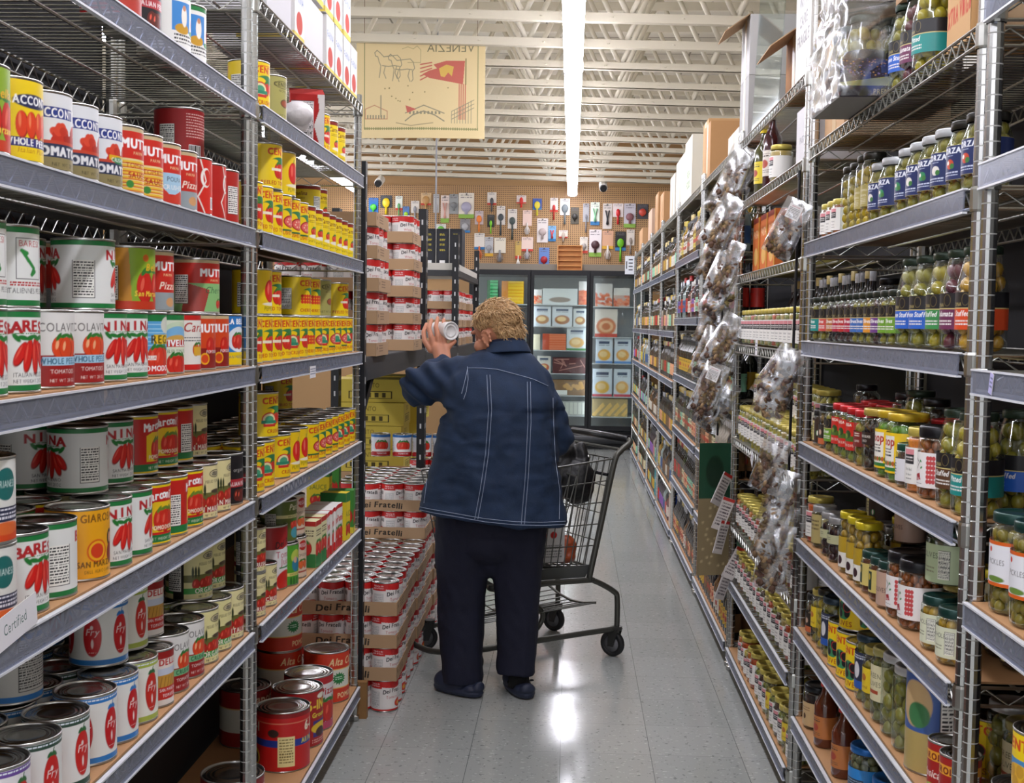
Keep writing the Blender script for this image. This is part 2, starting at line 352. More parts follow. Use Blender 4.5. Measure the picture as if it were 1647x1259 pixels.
def lo(c, x, w): c.band(6, 55, '#d8481c'); c.t(x, 32, 16, 'MUTTI', '#fff', .95, bold=1.4); c.band(62, 100, '#8e1c18'); c.toms(x+10, 56, 12, n=2, lf=None); c.e(x-16, 82, 11, 11, '#f0b020'); c.e(x-16, 82, 8, 8, '#d8481c'); c.t(x+8, 72, 6, 'POMODORO', '#fff', .8)
can('mutti_d', 'orange red can with gold seal', '#d8481c', mutti(lo))
def f(c, x, w): c.poly([(x-50, 0), (x-20, 0), (x-6, 40), (x-26, 70), (x-10, 100), (x-50, 100)], '#b81c14'); c.e(x-8, 34, 13, 18, '#f3efe8'); c.e(x-5, 34, 10, 15, '#d3271a'); c.code(x+6, 68, x+34, 92); c.line([(x-22, 0), (x-8, 40), (x-27, 70), (x-11, 100)], 3, '#efe8dd')
can('red_sw', 'bright red can with white curve', '#d8281a', f, side=0)
def f(c, x, w): c.r(x-30, 8, x+30, 84, '#ece7e0'); c.facts(x-26, 12, x+26, 80); c.small(x-26, 88, x+26, 96, '#f0d0c8', 2)
can('red_fx', 'red can with white nutrition panel', '#b3231c', f)
def f(c, x, w): c.band(0, 14, '#e8e4de'); c.t(x, 30, 9, 'FINE CUT', '#f4eee6', bold=.6); c.t(x, 42, 10, 'TOMATOES', '#f4eee6', .8, bold=.6); c.e(x+18, 54, 9, 7, '#d8b0a8'); c.toms(x, 78, 16, '#c83024', 3)
can('red_fine', 'tall dark red chopped tomato can', '#a81c1e', f, r=.054, h=.125)
def f(c, x, w): c.small(x-36, 8, x+34, 56, '#e8b8b0', 9); c.code(x-30, 66, x-2, 92); c.band(94, 100, '#d8d0c8')
can('red_back', 'large red can seen from its barcode side', '#9e1a1c', f, r=.054, h=.125)
def colav(pc, word):
    def f(c, x, w):
        c.band(58, 100, '#9c1c1a'); c.poly([(x-75, 58), (x-75, 64), (x-20, 50), (x+70, 58)], '#e4e2de'); c.t(x, 26, 12, 'COLAVITA', '#4a4440', .85)
        c.toms(x+4, 46, 12, '#e0481e', 3, hi='#f6b080'); c.r(x-32, 60, x+34, 72, pc); c.t(x, 70, 8, word, '#3a6a8a' if pc != '#7cc08a' else '#1f5a3a', .8, bold=.4); c.t(x, 82, 5.5, 'TOMATOES', '#f4e8e0'); c.t(x, 94, 4.5, 'NET WT 28 OZ', '#f0d8d0')
    return f
can('col_w', 'white and red can, blue plaque', '#e4e2de', colav('#a8d0e6', 'WHOLE PEELED'))
can('col_c', 'white and red can, green plaque', '#e4e2de', colav('#7cc08a', 'CRUSHED'))
def f(c, x, w):
    c.band(0, 12, GRN); c.band(12, 60, '#5aa8dc'); [c.band(16+i*7, 18+i*7, '#9fd0ee') for i in range(6)]; c.e(x+20, 18, 18, 14, '#d7dccf'); c.r(x-14, 34, x+30, 50, '#edc42a'); c.t(x+8, 48, 14, 'REGA', '#4a3a12', bold=.6)
    c.band(60, 86, '#d8e6c4'); c.toms(x, 72, 13, '#dc3a22', 3, tall=1.6); c.r(x-34, 68, x-8, 76, '#f5f0e6'); c.t(x-21, 75, 6, 'ITALIA', '#c02018'); c.band(84, 100, '#cf2a1c'); c.t(x, 94, 9, 'POMODORI', '#fff', bold=.6)
can('rega', 'blue tomato can with yellow plaque', '#5aa8dc', f)
def f(c, x, w): c.band(0, 10, GRN); c.e(x, 34, 34, 22, '#cfe0c0'); c.e(x, 36, 28, 16, '#7fb8e0'); c.e(x, 44, 26, 9, '#d8a850'); c.r(x-32, 44, x+32, 56, '#c42a20'); c.t(x, 54, 11, 'VIVELLA', '#fff', bold=.8); c.t(x, 66, 6, 'PEELED TOMATOES', '#3f6a34', .8); c.toms(x, 84, 13, '#cf2a1c', 3); 
can('vivella', 'pale green tomato can with landscape oval', '#dfe6cf', f)
def f(c, x, w): c.band(0, 9, RED); c.band(90, 100, RED); c.t(x, 30, 17, 'Cara', '#b3281e', slant=.3, bold=.7); c.toms(x+12, 62, 9, '#d8641e', 2); c.r(x-2, 58, x+26, 74, '#e6b030'); c.small(x-34, 40, x+30, 50, '#777', 2)
can('cara', 'white can with red bands and script', '#ece8e0', f)
def f(c, x, w): c.band(0, 22, '#2a7cc8'); c.t(x, 17, 11, 'LA BELLA', '#fff', .85, bold=.8); c.e(x, 48, 32, 26, '#e8f0f6'); c.toms(x, 50, 11, '#d02c20', 3, tall=1.4); c.band(74, 100, YEL); c.t(x, 86, 6, 'SAN MARZANO', '#2a5a8a')
can('bella', 'blue and yellow tomato can', '#2f86cc', f)
def f(c, x, w): c.poly([(x-90, 0), (x-40, 0), (x-34, 100), (x-90, 100)], '#c8881a'); c.e(x-10, 16, 6, 6, '#e07020'); c.toms(x+4, 62, 16, '#cc2418', 2, tall=1.7); c.t(x+8, 36, 12, 'Bella', '#e8b020', slant=.2, bold=.6); c.t(x, 78, 9, 'San Marzano', '#f0d040', .8, slant=.2, bold=.5); c.band(86, 100, '#c83a1c')
can('sanm', 'lime green tomato can with orange side', '#8cae2a', f)
def f(c, x, w): c.e(x, 18, 24, 9, '#5a5630'); c.e(x, 18, 22, 7.6, '#a09a58'); c.t(x, 22, 10, 'CENTO', '#4a4420', bold=.6); c.t(x, 34, 5, 'RECIPES', '#55502a'); c.e(x+10, 60, 18, 10, '#6b4a2a'); c.e(x+10, 60, 14, 7, '#a0492a'); c.t(x, 92, 6, 'NET WT 28 OZ', '#4a4420')
can('cento_b', 'olive beige can with oval lettering', '#a8a25c', f)
def f(c, x, w):
    c.t(x-2, 18, 12, 'GIAROSA', '#7a4a10', .8, bold=.5); c.e(x-8, 60, 17, 17, '#d85a14'); c.e(x-8, 60, 14.5, 14.5, '#f2b21e'); c.e(x-8, 60, 11, 11, '#d8401a'); c.e(x+22, 44, 9, 13, '#2a1a14'); c.e(x+23, 44, 5.5, 8, '#dca882'); c.e(x+22, 66, 10, 14, '#8a2a1c')
    c.t(x, 84, 9, 'SAN MARZANO', '#6a4210', .8, bold=.3); c.t(x, 92, 5, "DELL AGRO SARNESE", '#6a4210', .8)
can('gia', 'plain orange tomato can with round seal', '#eda816', f)
def f(c, x, w):
    c.band(0, 4, YEL); c.band(4, 30, '#c8221a'); c.band(84, 97, GRN); c.band(97, 100, YEL); c.poly([(x-34, 34), (x-20, 28), (x+20, 28), (x+36, 40), (x+34, 80), (x-34, 80)], '#f0c81c')
    for i, ch in enumerate("Marconi's"): c.t(x+(i-4)*8, 22+abs(i-4)*1.2, 15, ch, '#fff', .8, bold=1)
    c.toms(x+2, 58, 13, '#d42c1c', 3, tall=1.5, lf='#6a8a2a'); c.t(x, 76, 7, 'POMODORO', '#f6ead0', .9, bold=.5); c.t(x, 93, 5, 'NET WEIGHT 28 OZ', '#dfe8d0', .9)
can('marc', 'red tomato can with yellow pepper panel', '#c8221a', f)
def aless(strip, word):
    def f(c, x, w):
        c.e(x+6, 16, 18, 7.5, '#2a2418'); c.e(x+6, 16, 16, 5.8, '#e8d9a8'); c.e(x+6, 16, 13, 4.4, '#2a2418'); c.t(x+6, 18.5, 6.5, 'ALESSI', '#efe4c0', .9); c.t(x+6, 34, 6, 'PEELED TOMATOES', '#5a4a2a', .7)
        c.r(x-75, 52, x+75, 66, '#6a6a34'); [c.e(x+dx, 46, 2.4, 11, '#2c3a1c') for dx in (-34, -28, -22)]; c.e(x+8, 50, 16, 4, '#4a3a2a'); c.toms(x+6, 68, 9, '#c42c1c', 3, lf=None); c.toms(x-20, 70, 8, '#b8261a', 2, lf=None)
        c.band(78, 90, strip); c.t(x+2, 88.5, 10, word, '#f6f0e2', .9, bold=.7); c.t(x, 97, 4.5, 'NET WT 28 OZ', '#3a3018')
        c.r(x-75, 0, x-52, 100, '#1c1812')
    return f
can('aless_s', 'cream tomato can with red strip', '#e4d9a0', aless('#a8281c', 'SAN MARZANO'))
can('aless_i', 'cream tomato can with cypress landscape', '#e6dda6', aless('#a8281c', 'ITALIAN'))
can('aless_o', 'cream tomato can with green strip', '#e4dc9e', aless('#3a9a3c', 'ORGANIC'))
can('aless_c', 'small cream crushed tomato can', '#e4d9a0', aless('#a02820', 'CRUSHED'), r=.038, h=.112)
def f(c, x, w): c.band(50, 66, '#b02a34'); c.t(x, 63, 8, 'ITALIAN PEELED', '#f2dede', .8, bold=.4); c.t(x, 34, 8, 'organic', '#b8b4b0'); c.toms(x, 82, 9, '#5e2018', 3, lf=None)
can('blk', 'black tomato can with red band', '#1c1a1e', f)
def f(c, x, w): c.e(x, 30, 18, 20, '#1f6a66'); c.t(x, 34, 9, 'STRIANESE', '#cfe4e0', .6); c.band(58, 76, '#2a2f4a'); c.small(x-34, 60, x+34, 75, '#dfe0ea', 3); c.band(84, 100, '#d8481c'); c.e(x, 84, 30, 8, '#e06a30')
can('tri', 'white can with teal emblem', '#e2e2dc', f)
def fry(bc, tc):
    def f(c, x, w):
        c.band(1, 9, bc); c.band(91, 99, bc); c.small(0, 3, w, 7, '#e8f0f8', 1, 4)
        for dx in (-48, 0, 48):
            c.e(x+dx, 52, 14.5, 33, '#a81014'); c.e(x+dx, 52, 13.6, 32, tc); c.t(x+dx, 50, 11, 'Fry', '#f0e0dc', slant=.2); c.e(x+dx-1, 38, 2.4, 3.4, '#f0d8d4'); c.e(x+dx, 64, 2, 7, '#f0d8d4'); c.small(x+dx-6, 78, x+dx+6, 81, '#e8b0a8', 1)
            for a in (-.8, 0, .8): c.e(x+dx+a*6, 19, 5, 2.6, bc if bc == '#2a78c0' else '#2f6a3a', a)
            c.line([(x+dx, 20), (x+dx+3, 11)], 2, bc if bc == '#2a78c0' else '#2f6a3a')
    return f
can('fry_b', 'blue banded white can, long tomatoes', '#e6e6e0', fry('#2a78c0', '#c4181e'), side=0)
can('fry_g', 'lime banded white can, long tomatoes', '#e8e8dc', fry('#a9b84a', '#c82a1e'), side=0)
can('fry_d', 'dark green banded white can', '#e6e6e2', fry('#2c4a3a', '#cc2420'), side=0)
can('fry_p', 'purple banded white tomato can', '#e6e4e6', fry('#6a4a9a', '#c8241e'), side=0)
def f(c, x, w): c.band(1, 9, '#2a78c0'); c.band(91, 99, '#2a78c0'); c.facts(x-30, 16, x+30, 84, '#c9c8c2')
can('fry_n', 'blue banded can, grey nutrition table', '#c9c8c2', f, side=0)
def f(c, x, w): c.band(0, 14, '#9a1a18'); c.t(x, 26, 12, 'DELLA', '#c02a24', .9, bold=.8); c.r(x-90, 32, x+90, 44, '#c8d0e0'); c.band(44, 66, '#c9963a'); [c.line([(x-40+i*8, 66), (x-36+i*8, 48)], 1.2, '#8a5a1a') for i in range(11)]; c.band(66, 90, '#c8281e'); c.t(x, 75, 6, 'SAN MARZANO', '#fff', .8); c.t(x, 85, 6, 'TOMATOES', '#fff', .8)
can('dell', 'red tomato can with wheat field picture', '#e8e0d8', f, r=.0405, h=.112)
def cento(word, art=0):
    def f(c, x, w):
        c.t(x+4, 24, 15, 'CENTO', '#d4481a', .95, bold=1.2); c.line([(x-32, 14), (x-14, 8), (x+20, 6), (x+44, 10)], 1.5, '#d4481a')
        c.e(x+4, 40, 30, 12, '#2d7d4a'); c.e(x-16, 48, 20, 14, YEL)
        if art == 0: c.toms(x+8, 58, 13, '#d42a1c', 3, tall=1.4); c.r(x-24, 54, x+8, 60, '#f0e6d0')
        elif art == 1: c.toms(x+14, 56, 12, '#d42a1c', 2); c.e(x-16, 60, 20, 17, '#d0342a'); c.e(x-16, 60, 17, 14, '#eadfae'); c.e(x-16, 60, 12, 9, '#4aa07a'); c.r(x-37, 62, x+6, 70, '#2f8a6a'); c.r(x-32, 71, x+2, 77, '#d0342a')
        elif art == 2: c.e(x+6, 60, 26, 15, '#a81e20'); c.e(x+6, 60, 22, 12, '#e0605a'); [c.e(x+6+12*math.cos(a), 60+7*math.sin(a), 3, 2, '#f4c8b0') for a in range(6)]
        elif art == 3: [c.e(x+(i % 7-3)*9, 50+i//7*8, 4.6, 4.4, '#d8321e') for i in range(21)]
        c.band(79, 83, '#2d6a3a') if art == 2 else None
        c.t(x+4, 92, 9, word, '#c43c14', .85, bold=.5)
    return f
can('cen_p', 'yellow peeled tomato can, orange lettering', YEL, cento('PEELED TOMATOES'))
can('cen_c', 'yellow crushed tomato can, arched emblem', YEL, cento('CRUSHED', 1))
can('cen_o', 'yellow tomato can with halved tomatoes', YEL, cento('CRUSHED TOM', 2))
can('cen_k', 'yellow cherry tomato can', YEL, cento('CHERRY TOM', 3))
can('cen_b', 'large yellow tomato can', YEL, cento('TOMATOES', 1), r=.054, h=.125)
def f(c, x, w): c.band(1, 80, '#efc818'); c.e(x, 48, 19, 26, '#9a100c'); c.e(x-1, 47, 17.5, 25, '#d8201a'); c.e(x-7, 42, 4, 14, '#f06a58'); c.line([(x, 24), (x+3, 14)], 2.5, '#3a8a2a'); c.e(x+6, 78, 30, 4, '#f2ead2'); c.t(x+2, 93, 10, 'PEPPERS', '#4a5a1a', .8)
can('pepper', 'yellow can with single red pepper', YEL, f)
def f(c, x, w): c.band(0, 10, '#8a2018'); c.t(x+4, 28, 13, 'Carmelina', '#7a2a12', .75, slant=.25, bold=.6); c.small(x-20, 34, x+30, 42, '#b08a1a', 2); c.toms(x+10, 62, 10, '#d0341e', 3, tall=1); c.e(x+8, 76, 24, 5, '#f0ead8'); c.t(x-4, 92, 6, 'TOMATOES', '#6a5a10')
can('carm', 'yellow can with dark red rim', '#efd21a', f)
def f(c, x, w): c.poly([(x-90, 0), (x+90, 0), (x+90, 8), (x-4, 36), (x-90, 36)], '#a81c20'); c.t(x+14, 34, 11, 'Dei Fratelli', '#1c1c1c', .75, slant=.1, rise=10, bold=.6); c.t(x+8, 50, 11, 'Tomato', '#b3243a', .9); c.t(x+8, 62, 11, 'Juice', '#b3243a', .9); c.r(x-10, 65, x+24, 67, GRN); c.e(x+6, 88, 22, 17, '#c8241a')
can('juice', 'tall red and white juice can', '#e4e2e2', f, r=.054, h=.178)
def f(c, x, w): c.t(x+10, 22, 16, 'Pastene', '#e8e2c0', .8, slant=.3, bold=.5); c.r(x-90, 34, x+90, 42, '#d8cf90'); c.t(x, 41, 6, 'WHOLE PEELED', '#3a4a1a', .8); c.toms(x, 58, 9, '#c8321e', 2); c.e(x, 80, 16, 14, '#4a9aa8')
can('olv_t', 'dark olive green peeled tomato can', '#5c6a2a', f, r=.0505, h=.119)
def f(c, x, w): c.e(x, 18, 16, 13, '#b8281e'); c.t(x, 22, 10, 'REGA', '#fff', .8); c.t(x, 46, 7, 'POMODORI', '#5a3a2a', .8); c.toms(x, 66, 9, '#d8642a', 2); c.r(x-90, 84, x+90, 88, '#a8483a')
can('bei_t', 'pale pink tomato can with red emblem', '#d8c0a8', f, r=.0505, h=.119)
def f(c, x, w): c.e(x, 30, 18, 18, '#b8c850'); c.e(x, 50, 15, 18, '#2a7a98'); c.e(x-3, 38, 7, 8, '#d8b090'); c.r(x-90, 70, x+90, 78, '#d8cf70'); c.t(x, 77, 6, 'WHOLE PEELED', '#3a4a1a', .7); [c.e(x+d, 92, 3, 12, '#1f5a22') for d in (-18, -8, 2, 12)]
can('grn_t', 'bright green can with cypress trees', '#4f9a2c', f)
def f(c, x, w): c.band(0, 8, GRN); c.r(x-34, 16, x+8, 66, '#3f8ad0'); c.e(x-12, 62, 16, 9, '#cc9a2a'); c.e(x-8, 40, 7, 18, '#f2ece0'); c.e(x-8, 26, 4, 5, '#c88a68'); c.e(x+28, 50, 12, 14, '#c8281e'); c.e(x+16, 66, 9, 5, '#2c8a3a'); c.small(x-30, 72, x+30, 90, '#444', 3); c.e(x+34, 30, 8, 9, '#d83a2a')
can('pic', 'white can with blue picture', '#ecebe6', f)
def f(c, x, w): c.band(0, 30, '#6aa8c8'); c.t(x, 44, 8, 'TOMATOES', '#f0d8d0', .9); c.small(x-30, 50, x+30, 60, '#e8c0b8', 2); c.e(x, 82, 26, 12, '#b8382c')
can('redblu', 'red can with pale blue top', '#a8221e', f)
def delf(word):
    def f(c, x, w):
        c.poly([(x-80, 0), (x+80, 0), (x+80, 14), (x+40, 20), (x, 24), (x-40, 20), (x-80, 14)], '#c8201e'); c.t(x, 38, 14, 'Dei Fratelli', '#241c1c', .8, slant=.12, bold=1, arc=5); c.t(x-10, 58, 10, word, '#b3242a', .9); c.e(x+22, 76, 22, 15, '#8c1410'); c.e(x+21, 75, 20, 13.5, '#d63a20'); c.e(x+21, 77, 10, 7, '#e8a030'); c.band(94, 100, '#c8201e')
    return f
def dside(c, x, w): c.r(x-26, 0, x+26, 24, '#c8201e'); c.t(x, 11, 5.5, 'Picked at the', '#fff', .8); c.t(x, 18, 5.5, 'peak of flavor.', '#fff', .8); c.facts(x-16, 36, x+16, 88, '#e6e2de', '#999')
can('delf_s', 'white and red can, black script', '#e6e0dc', delf('Tomato'), side=dside)
can('delf_w', 'white whole tomato can with red top', '#e6e0dc', delf('Whole'), side=dside)
def f(c, x, w): c.band(0, 12, '#2c6cb0'); c.toms(x, 50, 18, '#d8321e', 3, tall=1.2); c.e(x, 76, 60, 8, '#f0ece6'); c.band(80, 100, '#b3201e'); c.t(x, 92, 7, 'TOMATOES', '#fff', .9)
can('blutop', 'blue topped can with large red tomatoes', '#dfe2e6', f, r=.0505, h=.119)
# number ten cans
def f(c, x, w): c.band(0, 8, '#8f1212'); c.line([(0, 17), (w, 17)], .8, '#e08a6a'); c.t(x+18, 34, 16, '6-IN-1', '#f4e8d0', .85, bold=1); c.r(0, 46, w, 58, '#243a96'); c.t(x+10, 55, 9, 'All Purpose', '#f0e040', .8, bold=.6); c.r(x-62, 40, x-32, 92, '#f0e2a0'); c.small(x-59, 44, x-35, 88, '#8a7a40', 9); c.e(x-70, 34, 10, 7, '#3a2a24'); c.e(x+34, 80, 12, 14, '#e8c030'); c.e(x+34, 82, 8, 10, '#3a2030')
can('six', 'big bright red can, blue band', '#c81a1a', f, r=.0785, h=.178, res=1.0, side=0)
def f(c, x, w): c.t(x, 34, 18, '6-IN-1', '#f2d040', .85, bold=1); c.e(x+4, 10, 12, 5, '#f0ead8'); c.t(x, 48, 9, 'Ground', '#f0e040', .9, bold=.5); c.r(x-18, 54, x+22, 84, '#3a2a7a'); c.e(x+2, 68, 24, 10, '#e8c42a'); c.e(x+2, 76, 14, 9, '#4a2a2a'); c.small(x-20, 88, x+20, 96, '#e0b0a0', 2)
can('six2', 'big red can with yellow numerals', '#a81c1c', f, r=.0785, h=.178, res=1.0, side=0)
def burst(c, x, y, k):
    c.poly([(x+(k if i % 2 else k*.68)*math.cos(i*PI/14), y+(k if i % 2 else k*.68)*.8*math.sin(i*PI/14)) for i in range(28)], '#1f7a3a'); c.small(x-k*.5, y-4, x+k*.5, y+4, '#bfe0c4', 2)
def f(c, x, w):
    c.band(0, 32, '#d0381c'); c.line([(0, 33), (w, 33)], 1, '#e8b84a'); c.t(x+4, 25, 15, 'Alta Cucina', '#f2d8a0', .8, slant=.3, bold=.6); burst(c, x-18, 52, 17); c.r(x+12, 40, x+44, 70, '#b8935a'); c.e(x+28, 48, 8, 9, '#5a3a2a'); c.e(x+28, 62, 10, 7, '#c04a28')
    c.band(72, 100, '#d0381c'); c.line([(0, 71), (w, 71)], 1, '#e8b84a'); c.t(x+14, 92, 11, 'POMODORI', '#f6d8a0', .8, bold=.6)
can('alta', 'big orange and white starburst can', '#dcdccf', f, r=.0785, h=.178, res=1.0, side=0)
def f(c, x, w):
    c.band(0, 30, '#8e1c1c'); c.t(x, 24, 17, 'Saporito', '#e8c9a8', .85, bold=.7); c.line([(0, 31), (w, 31)], 1, '#c8a050'); burst(c, x-14, 52, 15); c.line([(x+18, 40), (x+26, 66)], 5, '#7a9a4a'); c.band(74, 100, '#8e1c1c'); c.t(x+14, 88, 10, 'Filetto di', '#e0c8b0', .8); c.t(x+14, 97, 8, 'Pomodoro', '#e0c8b0', .8); c.e(x-34, 86, 9, 9, '#2a1c14')
can('sapo', 'big dark red and white can', '#c9cabf', f, r=.0785, h=.178, res=1.0, side=0)
def f(c, x, w): c.band(0, 30, '#8a1a16'); c.t(x, 24, 16, 'Tomato Magic', '#ecd9c0', .75, bold=.7); c.e(x-6, 52, 20, 12, '#efe9df'); c.e(x-6, 64, 11, 12, '#d8a884'); c.line([(x+26, 40), (x+36, 70)], 3, '#c8a84a'); c.band(80, 100, '#8a1a16')
can('magic', 'big dark red chef hat can', '#d0b9a4', f, r=.0785, h=.178, res=1.0, side=0)
def f(c, x, w): c.band(0, 14, '#b8202a'); c.t(x, 34, 14, 'Pizza', '#b8202a', bold=.8); c.toms(x, 64, 16, '#c8281e', 3); c.band(86, 100, '#c04a6a')
can('pink', 'big white can with pink edges', '#ddd6d6', f, r=.0785, h=.178, res=1.0, side=0)
def f(c, x, w): c.t(x, 24, 16, 'CENTO', '#d4481a', .9, bold=1.2); c.e(x, 60, 24, 22, '#3a8a5a'); [c.e(x+dx, 60+dy, 8, 9, '#1c1c20') for dx, dy in ((-12, -8), (6, -10), (14, 6), (-8, 8))]; c.e(x+14, 52, 12, 11, '#b83a34'); c.e(x+14, 52, 10, 9, '#221c1e'); c.band(80, 100, YEL); c.t(x, 94, 12, 'OLIVES', '#a8381a', bold=.7)
can('c_olive', 'yellow can with black olives picture', '#efce12', f)
def f(c, x, w): c.t(x, 24, 16, 'CENTO', '#d4481a', .9, bold=1.2); c.band(36, 84, '#4a8ac0'); c.e(x, 60, 30, 18, '#e0b030'); [c.e(x+dx, 60+dy, 8, 9, '#c8962a') for dx, dy in ((-14, -6), (4, -8), (16, 6), (-6, 8))]; c.t(x, 96, 10, 'HEARTS', '#a8381a', bold=.6)
can('c_arti', 'yellow and blue artichoke heart can', '#efce12', f)
def f(c, x, w): c.band(0, 100, '#a81e1a'); c.r(0, 14, w, 32, '#e8a02a'); c.t(x, 29, 12, 'JAROLI', '#7a1a10', .9, bold=.8); c.t(x, 62, 15, 'Musicas', '#f0dcd0', .8, slant=.25, bold=.6); c.e(x, 82, 20, 9, '#9aa83a')
can('jar_red', 'dark red can with orange band', '#a81e1a', f, r=.036, h=.112)
def f(c, x, w): c.band(0, 8, '#c8b878'); c.band(8, 62, '#3a5a9a'); c.r(x-60, 14, x-20, 60, '#e8e6e0'); c.t(x-40, 30, 7, 'BELLA', '#333', .8); c.t(x-40, 44, 7, 'OLIVES', '#333', .8); c.e(x+4, 36, 18, 22, '#c8a878'); c.e(x+8, 46, 12, 12, '#3f7a4a'); c.facts(x+30, 12, x+66, 60); c.band(62, 100, '#b39c5c')
can('castel', 'tall gold olive tin, blue band', '#b39c5c', f, r=.06, h=.22, side=0, name='olive_tin')
# ---------------------------------------------------------------- room
def nodes(m):
    nt = m.node_tree; N = nt.nodes.new; L = nt.links.new
    def mth(op, a, b=None, c=None):
        n = N('ShaderNodeMath'); n.operation = op
        for i, v in enumerate((a, b, c)):
            if v is None: continue
            if isinstance(v, (int, float)): n.inputs[i].default_value = v
            else: L(v, n.inputs[i])
        return n.outputs[0]
    def mix(f, a, b):
        n = N('ShaderNodeMix'); n.data_type = 'RGBA'
        for i, v in ((0, f), (6, a), (7, b)):
            if isinstance(v, (int, float)): n.inputs[i].default_value = v
            elif isinstance(v, str): n.inputs[i].default_value = (*lin(v), 1)
            else: L(v, n.inputs[i])
        return n.outputs[2]
    return nt, N, L, mth, mix, nt.nodes['Principled BSDF']
def floor_mat():
    m = bpy.data.materials.new('vinyl_tile_floor'); m.use_nodes = True; nt, N, L, mth, mix, B = nodes(m)
    tc = N('ShaderNodeTexCoord'); sp = N('ShaderNodeSeparateXYZ'); L(tc.outputs['Object'], sp.inputs[0])
    fx = mth('FRACT', mth('DIVIDE', mth('ADD', sp.outputs[0], 30*.3048+.0145), .3048)); fy = mth('FRACT', mth('DIVIDE', mth('ADD', sp.outputs[1], 30*.3048-4.34+.0), .3048))
    ix = mth('FLOOR', mth('DIVIDE', mth('ADD', sp.outputs[0], 30*.3048+.0145), .3048)); iy = mth('FLOOR', mth('DIVIDE', mth('ADD', sp.outputs[1], 30*.3048-4.34), .3048))
    sx = mth('LESS_THAN', fx, .007); sy = mth('MULTIPLY', mth('LESS_THAN', fy, .009), .45); seam = mth('MAXIMUM', sx, sy)
    cb = N('ShaderNodeCombineXYZ'); L(ix, cb.inputs[0]); L(iy, cb.inputs[1]); wn = N('ShaderNodeTexWhiteNoise'); L(cb.outputs[0], wn.inputs[0])
    n1 = N('ShaderNodeTexNoise'); n1.inputs['Scale'].default_value = 55; n1.inputs['Detail'].default_value = 3; L(tc.outputs['Object'], n1.inputs['Vector'])
    n2 = N('ShaderNodeTexNoise'); n2.inputs['Scale'].default_value = 95; n2.inputs['Detail'].default_value = 2; mp = N('ShaderNodeMapping'); mp.inputs['Scale'].default_value = (.5, 1, 1); mp.inputs['Location'].default_value = (7, 3, 0); L(tc.outputs['Object'], mp.inputs[0]); L(mp.outputs[0], n2.inputs['Vector'])
    n3 = N('ShaderNodeTexNoise'); n3.inputs['Scale'].default_value = 1.6; n3.inputs['Detail'].default_value = 3; L(tc.outputs['Object'], n3.inputs['Vector'])
    base = mix(wn.outputs[0], '#a4a7a3', '#acaeaa'); base = mix(mth('MULTIPLY', n3.outputs[0], .5), base, '#989d99')
    dk = mth('MULTIPLY', mth('GREATER_THAN', n1.outputs[0], .645), .55); lt = mth('MULTIPLY', mth('GREATER_THAN', n2.outputs[0], .66), .8)
    base = mix(dk, base, '#5c5f60'); base = mix(lt, base, '#c6c8c4'); base = mix(mth('MULTIPLY', seam, .75), base, '#4c4e50')
    L(base, B.inputs['Base Color']); L(mth('ADD', mth('MULTIPLY', n3.outputs[0], .18), .05), B.inputs['Roughness']); B.inputs['Specular IOR Level'].default_value = .62
    bp = N('ShaderNodeBump'); bp.inputs['Strength'].default_value = .10; bp.inputs['Distance'].default_value = .004; n4 = N('ShaderNodeTexNoise'); n4.inputs['Scale'].default_value = 9; L(tc.outputs['Object'], n4.inputs['Vector']); L(n4.outputs[0], bp.inputs['Height']); L(bp.outputs[0], B.inputs['Normal'])
    return m
def peg_mat():
    m = bpy.data.materials.new('brown_pegboard'); m.use_nodes = True; nt, N, L, mth, mix, B = nodes(m)
    tc = N('ShaderNodeTexCoord'); sp = N('ShaderNodeSeparateXYZ'); L(tc.outputs['Object'], sp.inputs[0]); P = .0254*1.0
    a = mth('SUBTRACT', mth('FRACT', mth('DIVIDE', mth('ADD', sp.outputs[0], 10), P)), .5); b = mth('SUBTRACT', mth('FRACT', mth('DIVIDE', mth('ADD', sp.outputs[2], 10), P)), .5)
    d = mth('SQRT', mth('ADD', mth('MULTIPLY', a, a), mth('MULTIPLY', b, b))); hole = mth('LESS_THAN', d, .24)
    L(mix(hole, '#b08a5e', '#3a2a1c'), B.inputs['Base Color']); B.inputs['Roughness'].default_value = .6; return m
def panel_mat():
    m = bpy.data.materials.new('white_wall_panel'); m.use_nodes = True; nt, N, L, mth, mix, B = nodes(m)
    tc = N('ShaderNodeTexCoord'); sp = N('ShaderNodeSeparateXYZ'); L(tc.outputs['Object'], sp.inputs[0])
    a = mth('LESS_THAN', mth('FRACT', mth('DIVIDE', mth('ADD', sp.outputs[1], 10), .6)), .015); b = mth('LESS_THAN', mth('FRACT', mth('DIVIDE', mth('ADD', sp.outputs[2], 10), 1.22)), .01)
    L(mix(mth('MAXIMUM', a, b), '#d9d6cc', '#8f8c84'), B.inputs['Base Color']); B.inputs['Roughness'].default_value = .5; return m
XL, XR = -.745, .675
WALLR, YB, ZC = 1.75, 15.25, 3.80
b = MB(); b.box(-7, -3.5, -.1, WALLR, YB, 0); b.build('floor', floor_mat(), kind='structure')
b = MB(); b.box(-7, YB, 0, WALLR+.1, YB+.1, ZC+.1); b.build('wall_back', mat('brown_wall', '#a9855a', .7), kind='structure')
b = MB(); b.box(WALLR, -3.5, 0, WALLR+.1, YB, ZC+.1); b.build('wall_right', panel_mat(), kind='structure')
